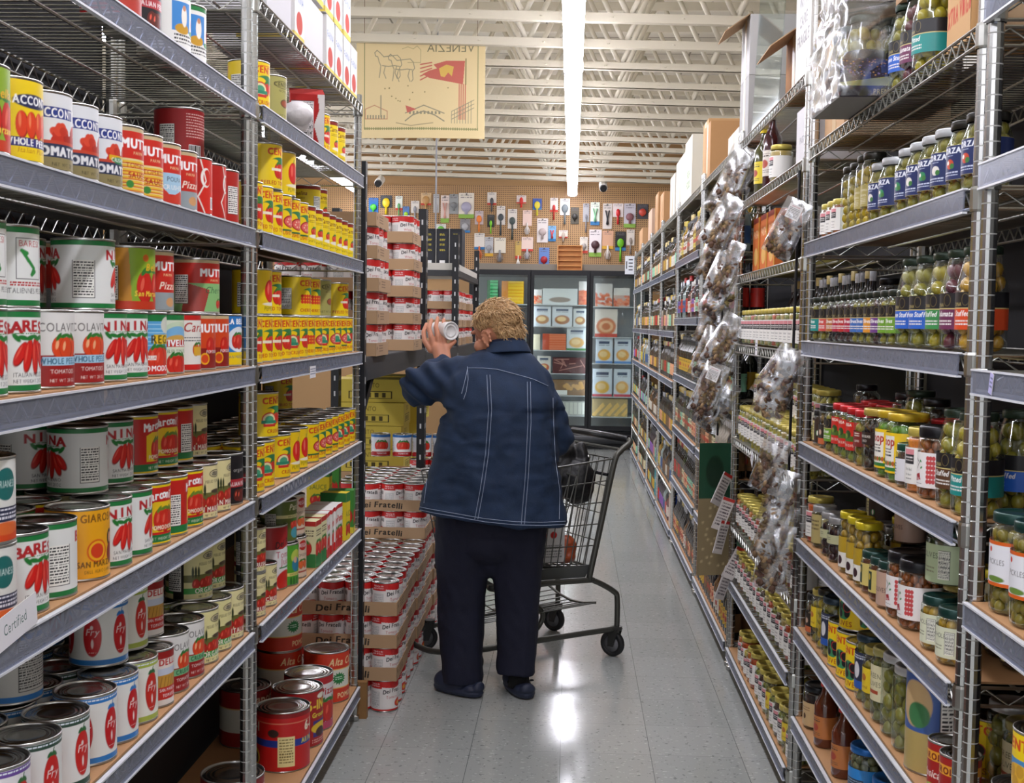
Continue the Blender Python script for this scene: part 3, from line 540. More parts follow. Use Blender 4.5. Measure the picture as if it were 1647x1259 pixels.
def deckmat():
    m = bpy.data.materials.new('cream_roof_deck'); m.use_nodes = True; nt, N, L, mth, mix, B = nodes(m)
    tc = N('ShaderNodeTexCoord'); sp = N('ShaderNodeSeparateXYZ'); L(tc.outputs['Object'], sp.inputs[0])
    a = mth('LESS_THAN', mth('FRACT', mth('DIVIDE', mth('ADD', sp.outputs[1], 10), .61)), .03); b = mth('LESS_THAN', mth('FRACT', mth('DIVIDE', mth('ADD', sp.outputs[0], 10), 1.22)), .012)
    L(mix(mth('MAXIMUM', a, b), '#d6cfbe', '#8d8474'), B.inputs['Base Color']); B.inputs['Roughness'].default_value = .8; return m
b = MB(); b.box(-7, -3.5, ZC, WALLR, YB, ZC+.1); b.build('ceiling', deckmat(), kind='structure')
b = MB(); b.box(-3.4, YB-.03, 2.0, 1.35, YB-.002, 3.155); b.build('wall_pegboard', peg_mat(), kind='structure')
JM = mat('cream_joist_paint', '#d9d1bd', .55)
jm1 = MB(); x0, x1 = -7, WALLR-.02; sl = -.022
zt = lambda x: 3.16+sl*(x+.3)
for dy in (-.03, .012):
    jm1.add([(x0, dy, zt(x0)), (x1, dy, zt(x1)), (x1, dy+.006, zt(x1)), (x0, dy+.006, zt(x0)), (x0, dy, zt(x0)+.05), (x1, dy, zt(x1)+.05), (x1, dy+.006, zt(x1)+.05), (x0, dy+.006, zt(x0)+.05)], [(0,3,2,1),(4,5,6,7),(0,1,5,4),(1,2,6,5),(2,3,7,6),(3,0,4,7)])
jm1.add([(x0, -.03, zt(x0)), (x1, -.03, zt(x1)), (x1, .018, zt(x1)), (x0, .018, zt(x0))]+[(x0, -.03, zt(x0)+.006), (x1, -.03, zt(x1)+.006), (x1, .018, zt(x1)+.006), (x0, .018, zt(x0)+.006)], [(0,3,2,1),(4,5,6,7),(0,1,5,4),(2,3,7,6)])
for k in range(22):
    x = -6.6+k*.4; jm1.lathe([(.0005, -.004), (.009, -.003), (.009, .001)], 10, c=(x, -.031, zt(x)+.026))
JB = jm1.mesh('bottom_chord', JM); jt = MB(); jt.box(x0, -.03, 3.70, x1, .02, 3.76); JT = jt.mesh('top_chord', JM)
jw = MB(); x = -6.6; up = False
while x < x1-.3:
    xa, xb = x, x+.30; za, zb = (3.79, zt(xb)+.03) if not up else (zt(xa)+.03, 3.79); jw.tube([(xa, -.006, za), (xb, -.006, zb)], .0165, 8); x = xb; up = not up
JW = jw.mesh('web_bar', JM, True)
for i in range(26):
    y = 14.69-.642*i
    if y < -1: break
    r = obj(f'trim_{i+1}', JB, None, (0, y, 0), kind='structure'); obj('top_chord', JT, r); obj('web_bar', JW, r)
b = MB(); b.tube([(.55, 7.55, 3.55), (.78, 7.55, 3.54), (WALLR+.02, 7.55, 3.54)], .12, 18); b.build('air_duct', JM, smooth=True, label='fat cream pipe running between the ceiling joists at upper right', cat='duct')
# ---------------------------------------------------------------- lamps
def lampmat(s):
    m = mat('lit_lamp_lens', '#f4f3ff', .4, emis=s); return m
LM = lampmat(17.0)
hb = MB(); hb.box(-.045, .01, .036, .045, 2.42, .085); hb.box(-.062, .0, .02, .062, .02, .09); hb.box(-.062, 2.415, .02, .062, 2.434, .09); HB = hb.mesh('lamp_housing', mat('white_enamel', '#e6e4de', .35))
lb = MB(); n = 14
for i in range(n):
    a0, a1 = -.55+(PI+1.1)*i/n, -.55+(PI+1.1)*(i+1)/n
    lb.add([(-.057*math.cos(a0), .02, .03-.034*math.sin(a0)), (-.057*math.cos(a1), .02, .03-.034*math.sin(a1)), (-.057*math.cos(a1), 2.41, .03-.034*math.sin(a1)), (-.057*math.cos(a0), 2.41, .03-.034*math.sin(a0))], [(0, 3, 2, 1)])
LB = lb.mesh('lamp_lens', LM, True); 
CLM = [(x, y) for y in (.05, 2.38) for x in (-.05, .05)]; cl = MB(); cl.box(-.006, -.01, -.004, .006, .01, .02); CLP = cl.mesh('lamp_clip', mat('grey_clip', '#8a8a8c', .5)); rod = MB(); rod.tube([(0, 0, .085), (0, 0, .72)], .003, 5); RD = rod.mesh('hanger_rod', mat('white_enamel'))
for row, (lx, zz, nn) in enumerate(((-.015, 3.01, 8), (-2.65, 3.01, 8))):
    for k in range(nn):
        y = 15.05-2.438*(k+1)
        o = thing('ceiling_lamp', ('long fluorescent lamp over the aisle, ' if row == 0 else 'long fluorescent lamp over the next aisle left, ')+(ORD[nn-1-k]+' along the row'), 'lamp', (lx, y, zz), group='fluorescent strip lamps')
        obj('lamp_housing', HB, o); obj('lamp_lens', LB, o)
        [obj('lamp_clip', CLP, o, (x, yy, 0)) for x, yy in CLM]; [obj('hanger_rod', RD, o, (0, yy, 0)) for yy in (.4, 2.1)]
w = bpy.data.worlds.new('store_air'); SC.world = w; w.use_nodes = True; w.node_tree.nodes['Background'].inputs[0].default_value = (.93, .95, 1, 1); w.node_tree.nodes['Background'].inputs[1].default_value = .48
# ---------------------------------------------------------------- wire racks
_dk = {}
def deck(L, s, dp):
    key = (round(L, 2), s, dp)
    if key in _dk: return _dk[key]
    b = MB(); n = int(L/.026)
    for i in range(n): y = .02+(L-.04)*i/(n-1); b.tube([(s*.006, y, -.003), (s*(dp-.006), y, -.003)], .0016, 4, caps=False)
    for k in (.33, .66): b.tube([(s*dp*k, .02, -.008), (s*dp*k, L-.02, -.008)], .0032, 6)
    for x in (.007, dp-.007):
        b.tube([(s*x, .015, -.002), (s*x, L-.015, -.002)], .0032, 6); b.tube([(s*x, .015, -.034), (s*x, L-.015, -.034)], .0032, 6)
        m = int(L/.028); b.tube([(s*x, .02+(L-.04)*i/m, -.005 if i % 2 else -.032) for i in range(m+1)], .002, 5)
    for y in (.014, L-.014):
        b.tube([(s*.015, y, -.002), (s*(dp-.015), y, -.002)], .0032, 6); b.tube([(s*.015, y, -.034), (s*(dp-.015), y, -.034)], .0032, 6)
        b.tube([(s*(.02+(dp-.04)*i/8), y, -.005 if i % 2 else -.032) for i in range(9)], .002, 5)
    for x in (.02, dp-.02):
        for y in (.014, L-.014): b.lathe([(.0165, -.04), (.0175, -.036), (.0175, -.002), (.016, .003)], 12, c=(s*x, y, 0))
    d = b.mesh('wire_shelf', CHROME)
    b = MB(); X = lambda a, c: (min(s*a, s*c), max(s*a, s*c))
    u, v = X(-.0035, -.001); b.box(u, .03, -.038, v, L-.022, 0, 0)
    u, v = X(-.005, .004); b.box(u, .03, -.0005, v, L-.022, .0025, 1); b.box(u, .03, -.0415, v, L-.022, -.038, 1)
    st = b.mesh('price_strip', [STRIPM, mat('strip_edge', '#d9dbe0', .3)])
    b = MB(); u, v = X(.008, dp-.008); b.box(u, .03, .0005, v, L-.03, .0045); li = b.mesh('shelf_liner', WOOD)
    _dk[key] = (d, st, li); return _dk[key]
_pm = {}
def postmesh(zt):
    if zt in _pm: return _pm[zt]
    pr = [(.012, .0), (.02, .003), (.02, .018), (.0128, .022)]; z = .035
    while z < zt-.01:
        pr += [(.0136, z), (.0136, z+.0230), (.0129, z+.0235), (.0129, z+.0249)]; z += .0254
    pr += [(.0134, zt-.006), (.010, zt), (.0005, zt)]; b = MB(); b.lathe(pr, 14); b.m = [1 if pr[i//14][0] == .0129 and .03 < pr[i//14][1] < zt-.02 else 0 for i in range(len(b.f))]; _pm[zt] = b.mesh('post', [CHROMEP, mat('post_groove_glint', '#c8c8c4', .55, .3)], False); return _pm[zt]  # groove faces take a paler material, so their bright glint is painted in
RK = []
def rack(s, y0, y1, levels, zt, label, dp=.36, back=True):
    xf = XL if s < 0 else XR; L = y1-y0; o = thing('wire_shelving_rack', label, 'shelving rack', (xf, y0, 0), group='chrome wire racks'); d, st, li = deck(L, s, dp); p = postmesh(zt); RK.append((s, y0, y1, o))
    for x in (.02, dp-.02):
        for y in (.014, L-.014): obj('post', p, o, (s*x, y, 0))
    for z, style in levels:
        obj('wire_shelf', d, o, (0, 0, z))
        if 's' in style: obj('price_strip', st, o, (0, 0, z))
        if 'w' in style: obj('shelf_liner', li, o, (0, 0, z))
    if back:
        b = MB(); u, v = sorted((s*(dp+.004), s*(dp+.008))); b.box(u, .01, .06, v, L-.01, min(zt, 2.14)); b.build('added_shade_panel', mat('shade_backing', '#17161a', .8), o)  # dark sheet added to keep the space behind the shelves in shade
    return o
LA = [(2.21, ''), (1.958, 's'), (1.658, 's'), (1.336, 'sw'), (1.017, 'sw'), (.702, 'sw'), (.125, 'sw')]
rack(-1, 1.30, 2.842, LA[1:]+[(2.4, '')], 2.42, 'chrome wire rack of red and white tomato cans at left front')
rack(-1, 2.862, 4.312, LA, 2.235, 'chrome wire rack of yellow tomato cans, second at left')
RNZ = [(1.996, 's'), (1.722, 's'), (1.381, 's'), (.986, 'sw'), (.60, 'sw'), (.12, 'sw')]
R1Z = [(1.965, ''), (1.69, 's'), (1.407, 's'), (1.112, 'sw'), (.826, 'sw'), (.562, 'sw'), (.293, 'sw')]
R2Z = [(2.2, ''), (1.948, ''), (1.655, ''), (1.375, ''), (.99, ''), (.626, ''), (.395, 's'), (.097, 'sw')]
R3Z = [(2.2, ''), (1.76, 's'), (1.49, 's'), (1.133, 's'), (.795, 'sw'), (.457, 'sw'), (.10, 'sw')]
R4Z = [(2.2, ''), (1.853, 's'), (1.49, 's'), (1.133, 's'), (.795, 'sw'), (.457, 'sw'), (.10, 'sw')]
R5Z = [(2.2, ''), (1.818, 's'), (1.405, 's'), (1.07, 'sw'), (.692, 'sw'), (.35, 'w'), (.08, 'sw')]
rack(1, .62, 2.09, RNZ, 2.5, 'chrome wire rack cut off by the right edge of the view')
rack(1, 2.112, 3.60, R1Z, 2.6, 'chrome wire rack of olive jars, nearest whole rack at right')
rack(1, 3.66, 5.095, R2Z, 2.25, 'chrome wire rack of white labelled jars, hung with snack bags')
rack(1, 5.13, 6.52, R3Z, 2.25, 'chrome wire rack behind the twisted curtain of snack bags')
rack(1, 6.55, 8.02, R4Z, 2.25, 'chrome wire rack of sauces and yellow labelled bottles')
rack(1, 8.05, 9.44, R5Z, 2.25, 'chrome wire rack of bottles with blue upright sack below')
rack(1, 9.47, 10.75, R5Z, 2.25, 'chrome wire rack holding the tall teal box, third from the fridge')
rack(1, 10.78, 12.1, R5Z, 2.25, 'chrome wire rack of oils, second from the fridge')
rack(1, 12.13, 13.45, R5Z, 2.25, 'chrome wire rack nearest the glass door fridge')
# ---------------------------------------------------------------- goods on the racks
def edge_y(side, px, x, r, z):
    "aisle distance of a round thing whose outer silhouette stands at column px"
    y = 3.0
    for _ in range(12):
        d = math.hypot(x, y); y = yat(px+(-1 if side < 0 else 1)*r*F/d*(d/abs(y))*1.0, x, z)
        if y < .3 or y > 30: return y
    return y
NW = 'one two three four five'.split()
def run(side, shelf, z, items, dx=0.0, lv=0.0, row='front row', y0=None, y1=None, lo=None):
    "stand a row of goods on a shelf; each item is (kind, edge column, turn)"
    xf = XL if side < 0 else XR; last = None; L = []
    for it in items:
        k, px = it[0], it[1]; tr = it[2] if len(it) > 2 else 0; ex = it[3] if len(it) > 3 else 0; ez = it[4] if len(it) > 4 else 0
        p = PROTO[k]; x = xf+side*(.012+p['r']+dx+ex); L.append((edge_y(side, px, x, p['r'], z+lv+p['h']/2), k, x, tr, p, ez))
    L.sort(key=lambda t: t[0]); ys = []
    for y, k, x, tr, p, ez in L:
        if last is not None and abs(last[2]-x) < .03: y = max(y, last[0]+last[1]+p['r']+.0012)
        if y1 and y+p['r'] > y1: continue
        if y0: y = max(y, y0+p['r'])
        last = (y, p['r'], x)
        put(k, x, y, z+.0048+lv+ez, (-.3 if side < 0 else PI+.3)+tr+R.uniform(-.1, .1), row, shelf)
def fill(side, shelf, z, kinds, y0, y1, dx=0.0, lv=0.0, row='front row', turn=0, gap=.0015, jit=.12, skip=0.0):
    xf = XL if side < 0 else XR; y = y0; i = 0
    while True:
        k = kinds[i % len(kinds)]; p = PROTO[k]
        if y+2*p['r'] > y1: break
        if R.random() >= skip: put(k, xf+side*(.012+p['r']+dx), y+p['r'], z+.0048+lv, (-.3 if side < 0 else PI+.3)+turn+R.uniform(-jit, jit), row, shelf)
        y += 2*p['r']+gap; i += 1
T = 2.6
S = {z: n for z, n in ((1.958, 'sixth'), (1.658, 'fifth'), (1.336, 'fourth'), (1.017, 'third'), (.702, 'second'), (.125, 'bottom'))}
A = lambda z: f'near left rack {S[z]} shelf'
B = lambda z: f'second left rack {S[z]} shelf'
ra0, ra1, rb0, rb1 = 1.33, 2.815, 2.888, 4.285
# near left rack
run(-1, A(1.958), 1.958, [('redblu', 225), ('blk', 255), ('pic', 305), ('pic', 328), ('cen_b', 392)], y1=ra1)
run(-1, A(1.658), 1.658, [('sanm', 12), ('racc_y', 57), ('racc_w', 112), ('racc_w', 154), ('racc_c', 188), ('mutti_s', 197), ('mutti_s', 224), ('mutti_b', 265), ('mutti_r', 290), ('red_sw', 312), ('red_sw', 341, .5), ('red_fx', 375, PI/2), ('red_fine', 392)], y1=ra1+.02)
run(-1, A(1.658), 1.658, [('red_fx', 300), ('red_fine', 327), ('red_fine', 392)], dx=.112, row='back row', y1=ra1)
run(-1, A(1.658), 1.658, [('red_back', 327), ('red_fine', 392)], dx=.075, lv=.1265, row='upper row', y1=ra1)
h1 = .1192
run(-1, A(1.336), 1.336, [('pelati_b', 8), ('pelati_b', 62), ('col_w', 117), ('col_w', 165), ('pelati_n', 187), ('pelati_n', 227), ('rega', 265), ('vivella', 295), ('cara', 322), ('mutti_d', 345), ('mutti_d', 358), ('bella', 388)], row='lower front', y1=ra1+.02)
run(-1, A(1.336), 1.336, [('pelati_i', 6), ('pelati_i', 60), ('pelati_n', 183, .7), ('sanm', 248), ('mutti_r', 278), ('mutti_c', 352), ('cento_b', 392)], lv=h1, row='upper front', y1=ra1+.02, dx=.012)
fill(-1, A(1.336), 1.336, ['pelati_n', 'pelati_b', 'mutti_d'], ra0, ra1, dx=.115, row='lower back'); fill(-1, A(1.336), 1.336, ['pelati_n', 'pelati_n', 'mutti_r'], ra0+.2, ra1, dx=.125, lv=h1, row='upper back')
run(-1, A(1.017), 1.017, [('tri', 24), ('pelati_b', 76), ('pelati_b', 122, 1.3), ('gia', 175), ('pelati_n', 187), ('pelati_n', 216, .5), ('marc', 255), ('marc', 280, 1.2), ('marc', 307), ('aless_s', 345), ('aless_s', 368, .3), ('blk', 390)], row='lower front', y1=ra1+.02)
fill(-1, A(1.017), 1.017, ['pelati_n', 'pelati_b', 'marc', 'aless_s'], ra0, ra1, dx=.103, row='lower second'); fill(-1, A(1.017), 1.017, ['pelati_n', 'marc'], ra0+.15, ra1, dx=.206, row='lower back', skip=.2)
run(-1, A(1.017), 1.017, [('tri', 22)], lv=h1, row='upper front')
run(-1, A(1.017), 1.017, [('pelati_n', 172, 1.1), ('pelati_n', 213), ('marc', 253, .5), ('marc', 285), ('marc', 303, 1.4), ('aless_s', 332), ('aless_s', 365), ('cento_b', 390)], dx=.06, lv=h1, row='upper second', y1=ra1)
fill(-1, A(1.017), 1.017, ['pelati_n'], ra0+.75, ra1, dx=.17, lv=h1, row='upper back', skip=.2)
run(-1, A(.702), .702, [('fry_p', 47), ('fry_d', 98), ('fry_d', 143), ('fry_b', 187), ('fry_b', 205), ('fry_g', 237), ('dell', 262), ('col_c', 295), ('col_c', 318), ('aless_o', 341), ('aless_o', 358), ('aless_i', 391)], row='lower front', y1=ra1+.02)
fill(-1, A(.702), .702, ['fry_b', 'fry_d', 'fry_b'], ra0, 2.15, dx=.103, row='lower second'); fill(-1, A(.702), .702, ['fry_g', 'col_c', 'aless_i', 'blk'], 2.16, ra1, dx=.103, row='lower second')
fill(-1, A(.702), .702, ['fry_b'], ra0, 2.3, dx=.206, row='lower back')
run(-1, A(.702), .702, [('fry_n', 67, 0), ('fry_b', 101, 0, .1)], dx=.1, lv=h1, row='upper back')
run(-1, A(.702), .702, [('fry_b', 205), ('fry_g', 234), ('dell', 259), ('aless_o', 341), ('aless_o', 358)], dx=.04, lv=h1, row='upper front', y1=ra1)
run(-1, A(.702), .702, [('blk', 322, PI/2), ('aless_i', 390)], dx=.15, lv=h1, row='upper back', y1=ra1)
h2 = .1785
run(-1, A(.125), .125, [('magic', 310), ('sapo', 362), ('sapo', 392)], row='front row', y1=ra1+.02)
for k in range(3): run(-1, A(.125), .125, [('magic', 318), ('sapo', 380, .4)], dx=.165, lv=h2*k, row=['lowest', 'middle', 'upper'][k]+' back', y1=ra1)
# second left rack
fill(-1, B(.125), .125, ['sapo', 'six'], rb0, rb0+.17, row='front row')
run(-1, B(.125), .125, [('six', 499), ('six2', 520), ('pink', 531), ('alta', 562)], row='front row', y0=rb0+.18, y1=rb1)
run(-1, B(.125), .125, [('sapo', 436), ('alta', 486), ('pink', 520)], dx=.165, row='back row', y1=rb1)
for k in (1, 2): run(-1, B(.125), .125, [('alta', 486)], dx=.165, lv=h2*k, row=['', 'middle', 'upper'][k]+' back')
run(-1, B(.702), .702, [('aless_c', 427), ('aless_c', 445)], row='lower front', y0=rb0)
run(-1, B(.702), .702, [('aless_c', 427)], lv=.1125, row='upper front', y0=rb0)
run(-1, B(.702), .702, [('juice', 462)], row='front row', dx=.02); run(-1, B(.702), .702, [('grn_t', 480), ('bei_t', 491)], row='front row')
run(-1, B(.702), .702, [('olv_t', 477, 0), ('bei_t', 490)], row='upper row', lv=.1195, dx=.01); run(-1, B(.702), .702, [('olv_t', 466), ('aless_i', 450)], row='back row', dx=.14)
run(-1, B(1.017), 1.017, [('cen_c', 425), ('cen_c', 440), ('cen_c', 467), ('pepper', 482), ('pepper', 490), ('cen_o', 513), ('cen_o', 522), ('cen_o', 533), ('cen_o', 541), ('cen_c', 549), ('cen_c', 558), ('cen_c', 566), ('cen_c', 573)], y0=rb0, y1=rb1)
for k in (1, 2): fill(-1, B(1.017), 1.017, ['cen_c', 'cen_o'], rb0, rb1, dx=.1025*k, row=['', 'second', 'back'][k]+' row')
run(-1, B(1.017), 1.017, [('cen_c', 447)], lv=h1, row='upper front', dx=.01, y0=rb0); run(-1, B(1.017), 1.017, [('cen_p', 470), ('cen_k', 515), ('cen_b', 570)], dx=.2, lv=h1, row='upper back', y1=rb1)
fill(-1, B(1.336), 1.336, ['cen_p', 'cen_p', 'cen_p', 'cen_p', 'cen_c', 'cen_p', 'cen_k', 'cen_o', 'cen_c', 'cen_o', 'cen_c', 'cen_o', 'cen_c'], rb0, rb1, row='lower front')
fill(-1, B(1.336), 1.336, ['cen_p', 'cento_b'], rb0, rb1, dx=.1025, row='lower second')
run(-1, B(1.336), 1.336, [('pepper', 437), ('cen_p', 450), ('cen_k', 500), ('cen_k', 515), ('cento_b', 532), ('cen_p', 560), ('cen_p', 574)], lv=h1, row='upper front', dx=.02, y0=rb0, y1=rb1)
fill(-1, B(1.658), 1.658, ['cen_p', 'cen_p', 'cen_p', 'cen_o', 'cen_o', 'cen_o', 'carm', 'carm', 'carm', 'carm', 'carm', 'carm', 'carm'], rb0, rb1, row='lower front')
fill(-1, B(1.658), 1.658, ['cen_p', 'carm'], rb0, rb1, dx=.1025, row='lower second')
run(-1, B(1.658), 1.658, [('cen_p', 453), ('pepper', 475)], lv=h1, row='upper front', y0=rb0); run(-1, B(1.658), 1.658, [('carm', 515, 1.5), ('carm', 526)], lv=h1, dx=.1, row='upper second')
run(-1, B(1.958), 1.958, [('cen_c', 433), ('cento_b', 460), ('cen_p', 530), ('carm', 543), ('carm', 555)], y0=rb0, y1=rb1); run(-1, B(1.958), 1.958, [('carm', 483)], dx=.1, row='back row')
# ---------------------------------------------------------------- printed boxes
def boxkind(kind, name, cat, look, w, d, h, bg, paint=None, m=None, res=.7, sidebg=None):
    "a carton w wide (the face turned to +x is d long); the painted face is +x, the near face (-y) is painted too"
    b = MB(); b.box(-w/2, -d/2, 0, w/2, d/2, h); parts = [(name, b.mesh(name, m or mat('card_'+kind, bg, .7)), 0, None)]
    if paint:
        c = Cv(d/h*100, 100, bg, res); paint(c, c.w/2, c.w); me = flat(c, d, h, 'printed_face', MATTE); me.transform(Matrix.Translation((w/2+.0006, -d/2, 0))@Matrix.Rotation(PI/2, 4, 'Z')); parts.append(('printed_face', me, 0, None))
        c = Cv(w/h*100, 100, sidebg or bg, res); paint(c, c.w/2, c.w); me = flat(c, w, h, 'printed_face'); me.transform(Matrix.Translation((-w/2, -d/2-.0006, 0))); parts.append(('printed_face', me, 0, None))
    PROTO[kind] = dict(name=name, cat=cat, look=look, r=d/2, h=h, parts=parts)
def f(c, x, w): c.band(0, 12, '#b8281e'); c.r(0, 70, w, 100, '#2f7a3a'); c.toms(x, 58, 12, '#c8281e', 2); c.small(4, 20, w-4, 36, '#5a4a3a', 3)
boxkind('ct1', 'food_carton', 'carton', 'pale yellow tomato carton', .09, .06, .14, '#ddd6a6', f)
def f(c, x, w): c.band(0, 10, '#c8201e'); c.t(x, 40, 16, 'Pomi', '#c8201e', .8, bold=1); c.band(80, 100, '#c8201e'); c.toms(x, 66, 12, '#d02a1e', 2)
boxkind('ct2', 'food_carton', 'carton', 'white and red tomato carton', .09, .06, .14, '#e6e2dc', f)
def f(c, x, w): c.band(0, 20, '#2f7a3a'); c.t(x, 50, 12, 'SAUCE', '#2f5a2a', .8); c.toms(x, 76, 10, '#c8281e', 2)
boxkind('ct3', 'food_carton', 'carton', 'yellow tomato carton', .09, .05, .16, '#e6cc22', f)
boxkind('ct4', 'food_carton', 'carton', 'green tomato carton', .09, .06, .15, '#3f8a34', lambda c, x, w: (c.toms(x, 60, 14, '#c8281e', 2), c.band(86, 100, '#d8c83a')))
for k, px in (('ct1', 505), ('ct1', 514), ('ct2', 521), ('ct2', 528), ('ct2', 534), ('ct2', 540), ('ct3', 551), ('ct4', 563), ('ct4', 574)): run(-1, B(.702), .702, [(k, px, .3)], row='front row', dx=.01, y1=rb1)
for k, px in (('ct3', 524), ('ct4', 541)): run(-1, B(.702), .702, [(k, px, .3)], row='back row', dx=.2)
def f(c, x, w): c.facts(x-30, 14, x+12, 86, '#e8e2e0'); c.poly([(w-14, 0), (w, 0), (w, 100), (w-8, 100), (w-20, 60), (w-10, 30)], '#e2ddd8')
boxkind('redbox', 'food_carton', 'carton', 'tilted red carton with white nutrition table', .10, .15, .15, '#b01c16', f)
y = yat(495, XL-.06, 2.03); put('redbox', XL-.065, y, 1.985, .35, 'front row', B(1.958), rot=(.28, 0, .25))
b = MB(); q = random.Random(3)
for k in range(5): b.ball((q.uniform(-.04, .04), q.uniform(-.09, .09), .04+q.uniform(0, .03)), .045, 0, 12, 8, (1, 1.2, .8))
PROTO['pack'] = dict(name='plastic_packet', cat='packet', look='crumpled white plastic packet', r=.06, h=.08, parts=[('plastic_packet', b.mesh('plastic_packet', mat('white_plastic_film', '#dcd6d6', .35, bump=.6, bscale=30), True), 0, None)])
put('pack', XL-.07, yat(470, XL-.06, 2.0), 1.975, 0, 'front row', B(1.958))
# white packs on the very top
def f(c, x, w): c.t(x, 40, 14, 'FARINA', '#3a6aa8', .8); c.e(x, 70, w*.3, 18, '#c8483a'); c.band(88, 100, '#e8d060')
boxkind('wb1', 'storage_box', 'box', 'tall plain pale grey box', .26, .26, .40, '#cfcdd0'); boxkind('wb2', 'food_carton', 'carton', 'white printed carton', .16, .12, .17, '#e6e4e2', f); boxkind('wb3', 'storage_box', 'box', 'long white box', .25, .30, .16, '#dad8d8')
TL = 'second left rack top shelf'
put('wb1', XL-.15, 3.14, 2.216, 0, 'front row', TL); put('wb1', XL-.15, 2.872+.0, 2.216, 0, 'front row', TL) if 0 else None
for k, (yy, kk) in enumerate(((3.37, 'wb2'), (3.56, 'wb3'), (3.80, 'wb2'), (3.94, 'wb2'), (4.08, 'wb2'), (4.21, 'wb2'))): put(kk, XL-.10-.05*(kk == 'wb3'), yy, 2.216, 0, 'lower row', TL)
for yy in (3.37, 3.50, 3.63, 3.78, 3.92, 4.08): put('wb2', XL-.10, yy, 2.216+.172, 0, 'upper row', TL)
# ---------------------------------------------------------------- cases of tomato cans on the black rack and the floor
CP = .1012
b = MB(); W2, D2 = 4*CP, 3*CP; t = .003
b.box(0, 0, 0, W2, D2, t); b.box(0, 0, t, W2, t, .05); b.box(0, D2-t, t, W2, D2, .05); b.box(0, t, t, t, D2-t, .05); b.box(W2-t, t, t, W2, D2-t, .05)
TRAY = b.mesh('cardboard_tray', CARD)
c = Cv(W2/.05*100, 100, '#b08f6c', .5); c.t(c.w/2, 66, 50, 'Dei Fratelli', '#2c241c', 1.1, slant=.1, bold=3, arc=14); tf = flat(c, W2, .05, 'tray_print'); tf.transform(Matrix.Translation((0, -.0008, 0)))
c = Cv(D2/.05*100, 100, '#b08f6c', .5); c.e(60, 40, 14, 14, '#6a5038'); c.small(150, 20, 330, 80, '#6a5038', 3); tg = flat(c, D2, .05, 'tray_print'); tg.transform(Matrix.Translation((W2+.0008, 0, 0))@Matrix.Rotation(PI/2, 4, 'Z'))
TN = []
def tray(x1, y, z, where, n, cans, floor=False, kind='delf_s', full=False, printf=True):
    "a tray whose aisle-side edge is at x1 and near edge at y; cans is the set of (column from the aisle, row from the near side)"
    if not floor:
        o = obj('cardboard_tray', TRAY, None, (x1-W2, y, z)); tag(o, f'brown cardboard can tray, {n}, {where}', 'tray', group='brown cardboard can trays')
        if printf: obj('tray_print', tf, o)
        obj('tray_print', tg, o)
    for (i, j) in cans:
        put(kind, x1-.0015-(i+.5)*(CP-.0006), y+.0015+(j+.5)*(CP-.0006), z+(0 if floor else t)+.0003, (-.5 if i == 0 else -PI/2)+(1.5 if (i+j) % 3 == 1 else 0)+R.uniform(-.3, .3), f'{n}', where)
face = [(0, 0), (1, 0), (2, 0), (3, 0), (0, 1), (0, 2)]; allc = [(i, j) for i in range(4) for j in range(3)]
LN = ['bottom layer', 'second layer', 'third layer', 'fourth layer', 'fifth layer', 'sixth layer']
ph = .1222
XF = -.632
cols = ['near floor stack', 'second floor stack', 'third floor stack', 'fourth floor stack', 'fifth floor stack', 'sixth floor stack']
for ci in range(6):
    y = 4.392+.3045*ci+(.34 if ci == 5 else 0); xe = XF+(0 if ci % 2 else .008)
    for l in range(4 if ci < 3 else 6):
        top = l == (3 if ci < 3 else 5)
        if ci == 0: s = face if not top else allc
        elif ci < 3: s = [(0, 0), (0, 1), (0, 2)] if not top else allc
        else: s = ([(0, 0), (0, 1), (0, 2)] if l < 4 else (face if ci == 3 else [(0, 0)])) if not top else (allc if ci < 5 else [(0, 0), (1, 0), (0, 1)])
        tray(xe-(.028 if l == 0 and ci == 0 else 0)*0, y, l*ph+(0 if l == 0 else -.003), cols[ci], LN[l], s, floor=l == 0)
for i, px in enumerate((596, 634, 676, 700)):
    x = [-1.0, -.885, -.78, -.672][i]; put('blutop', x, 6.37, 6*ph+.002, -1.3, 'row of four', 'sixth floor stack')
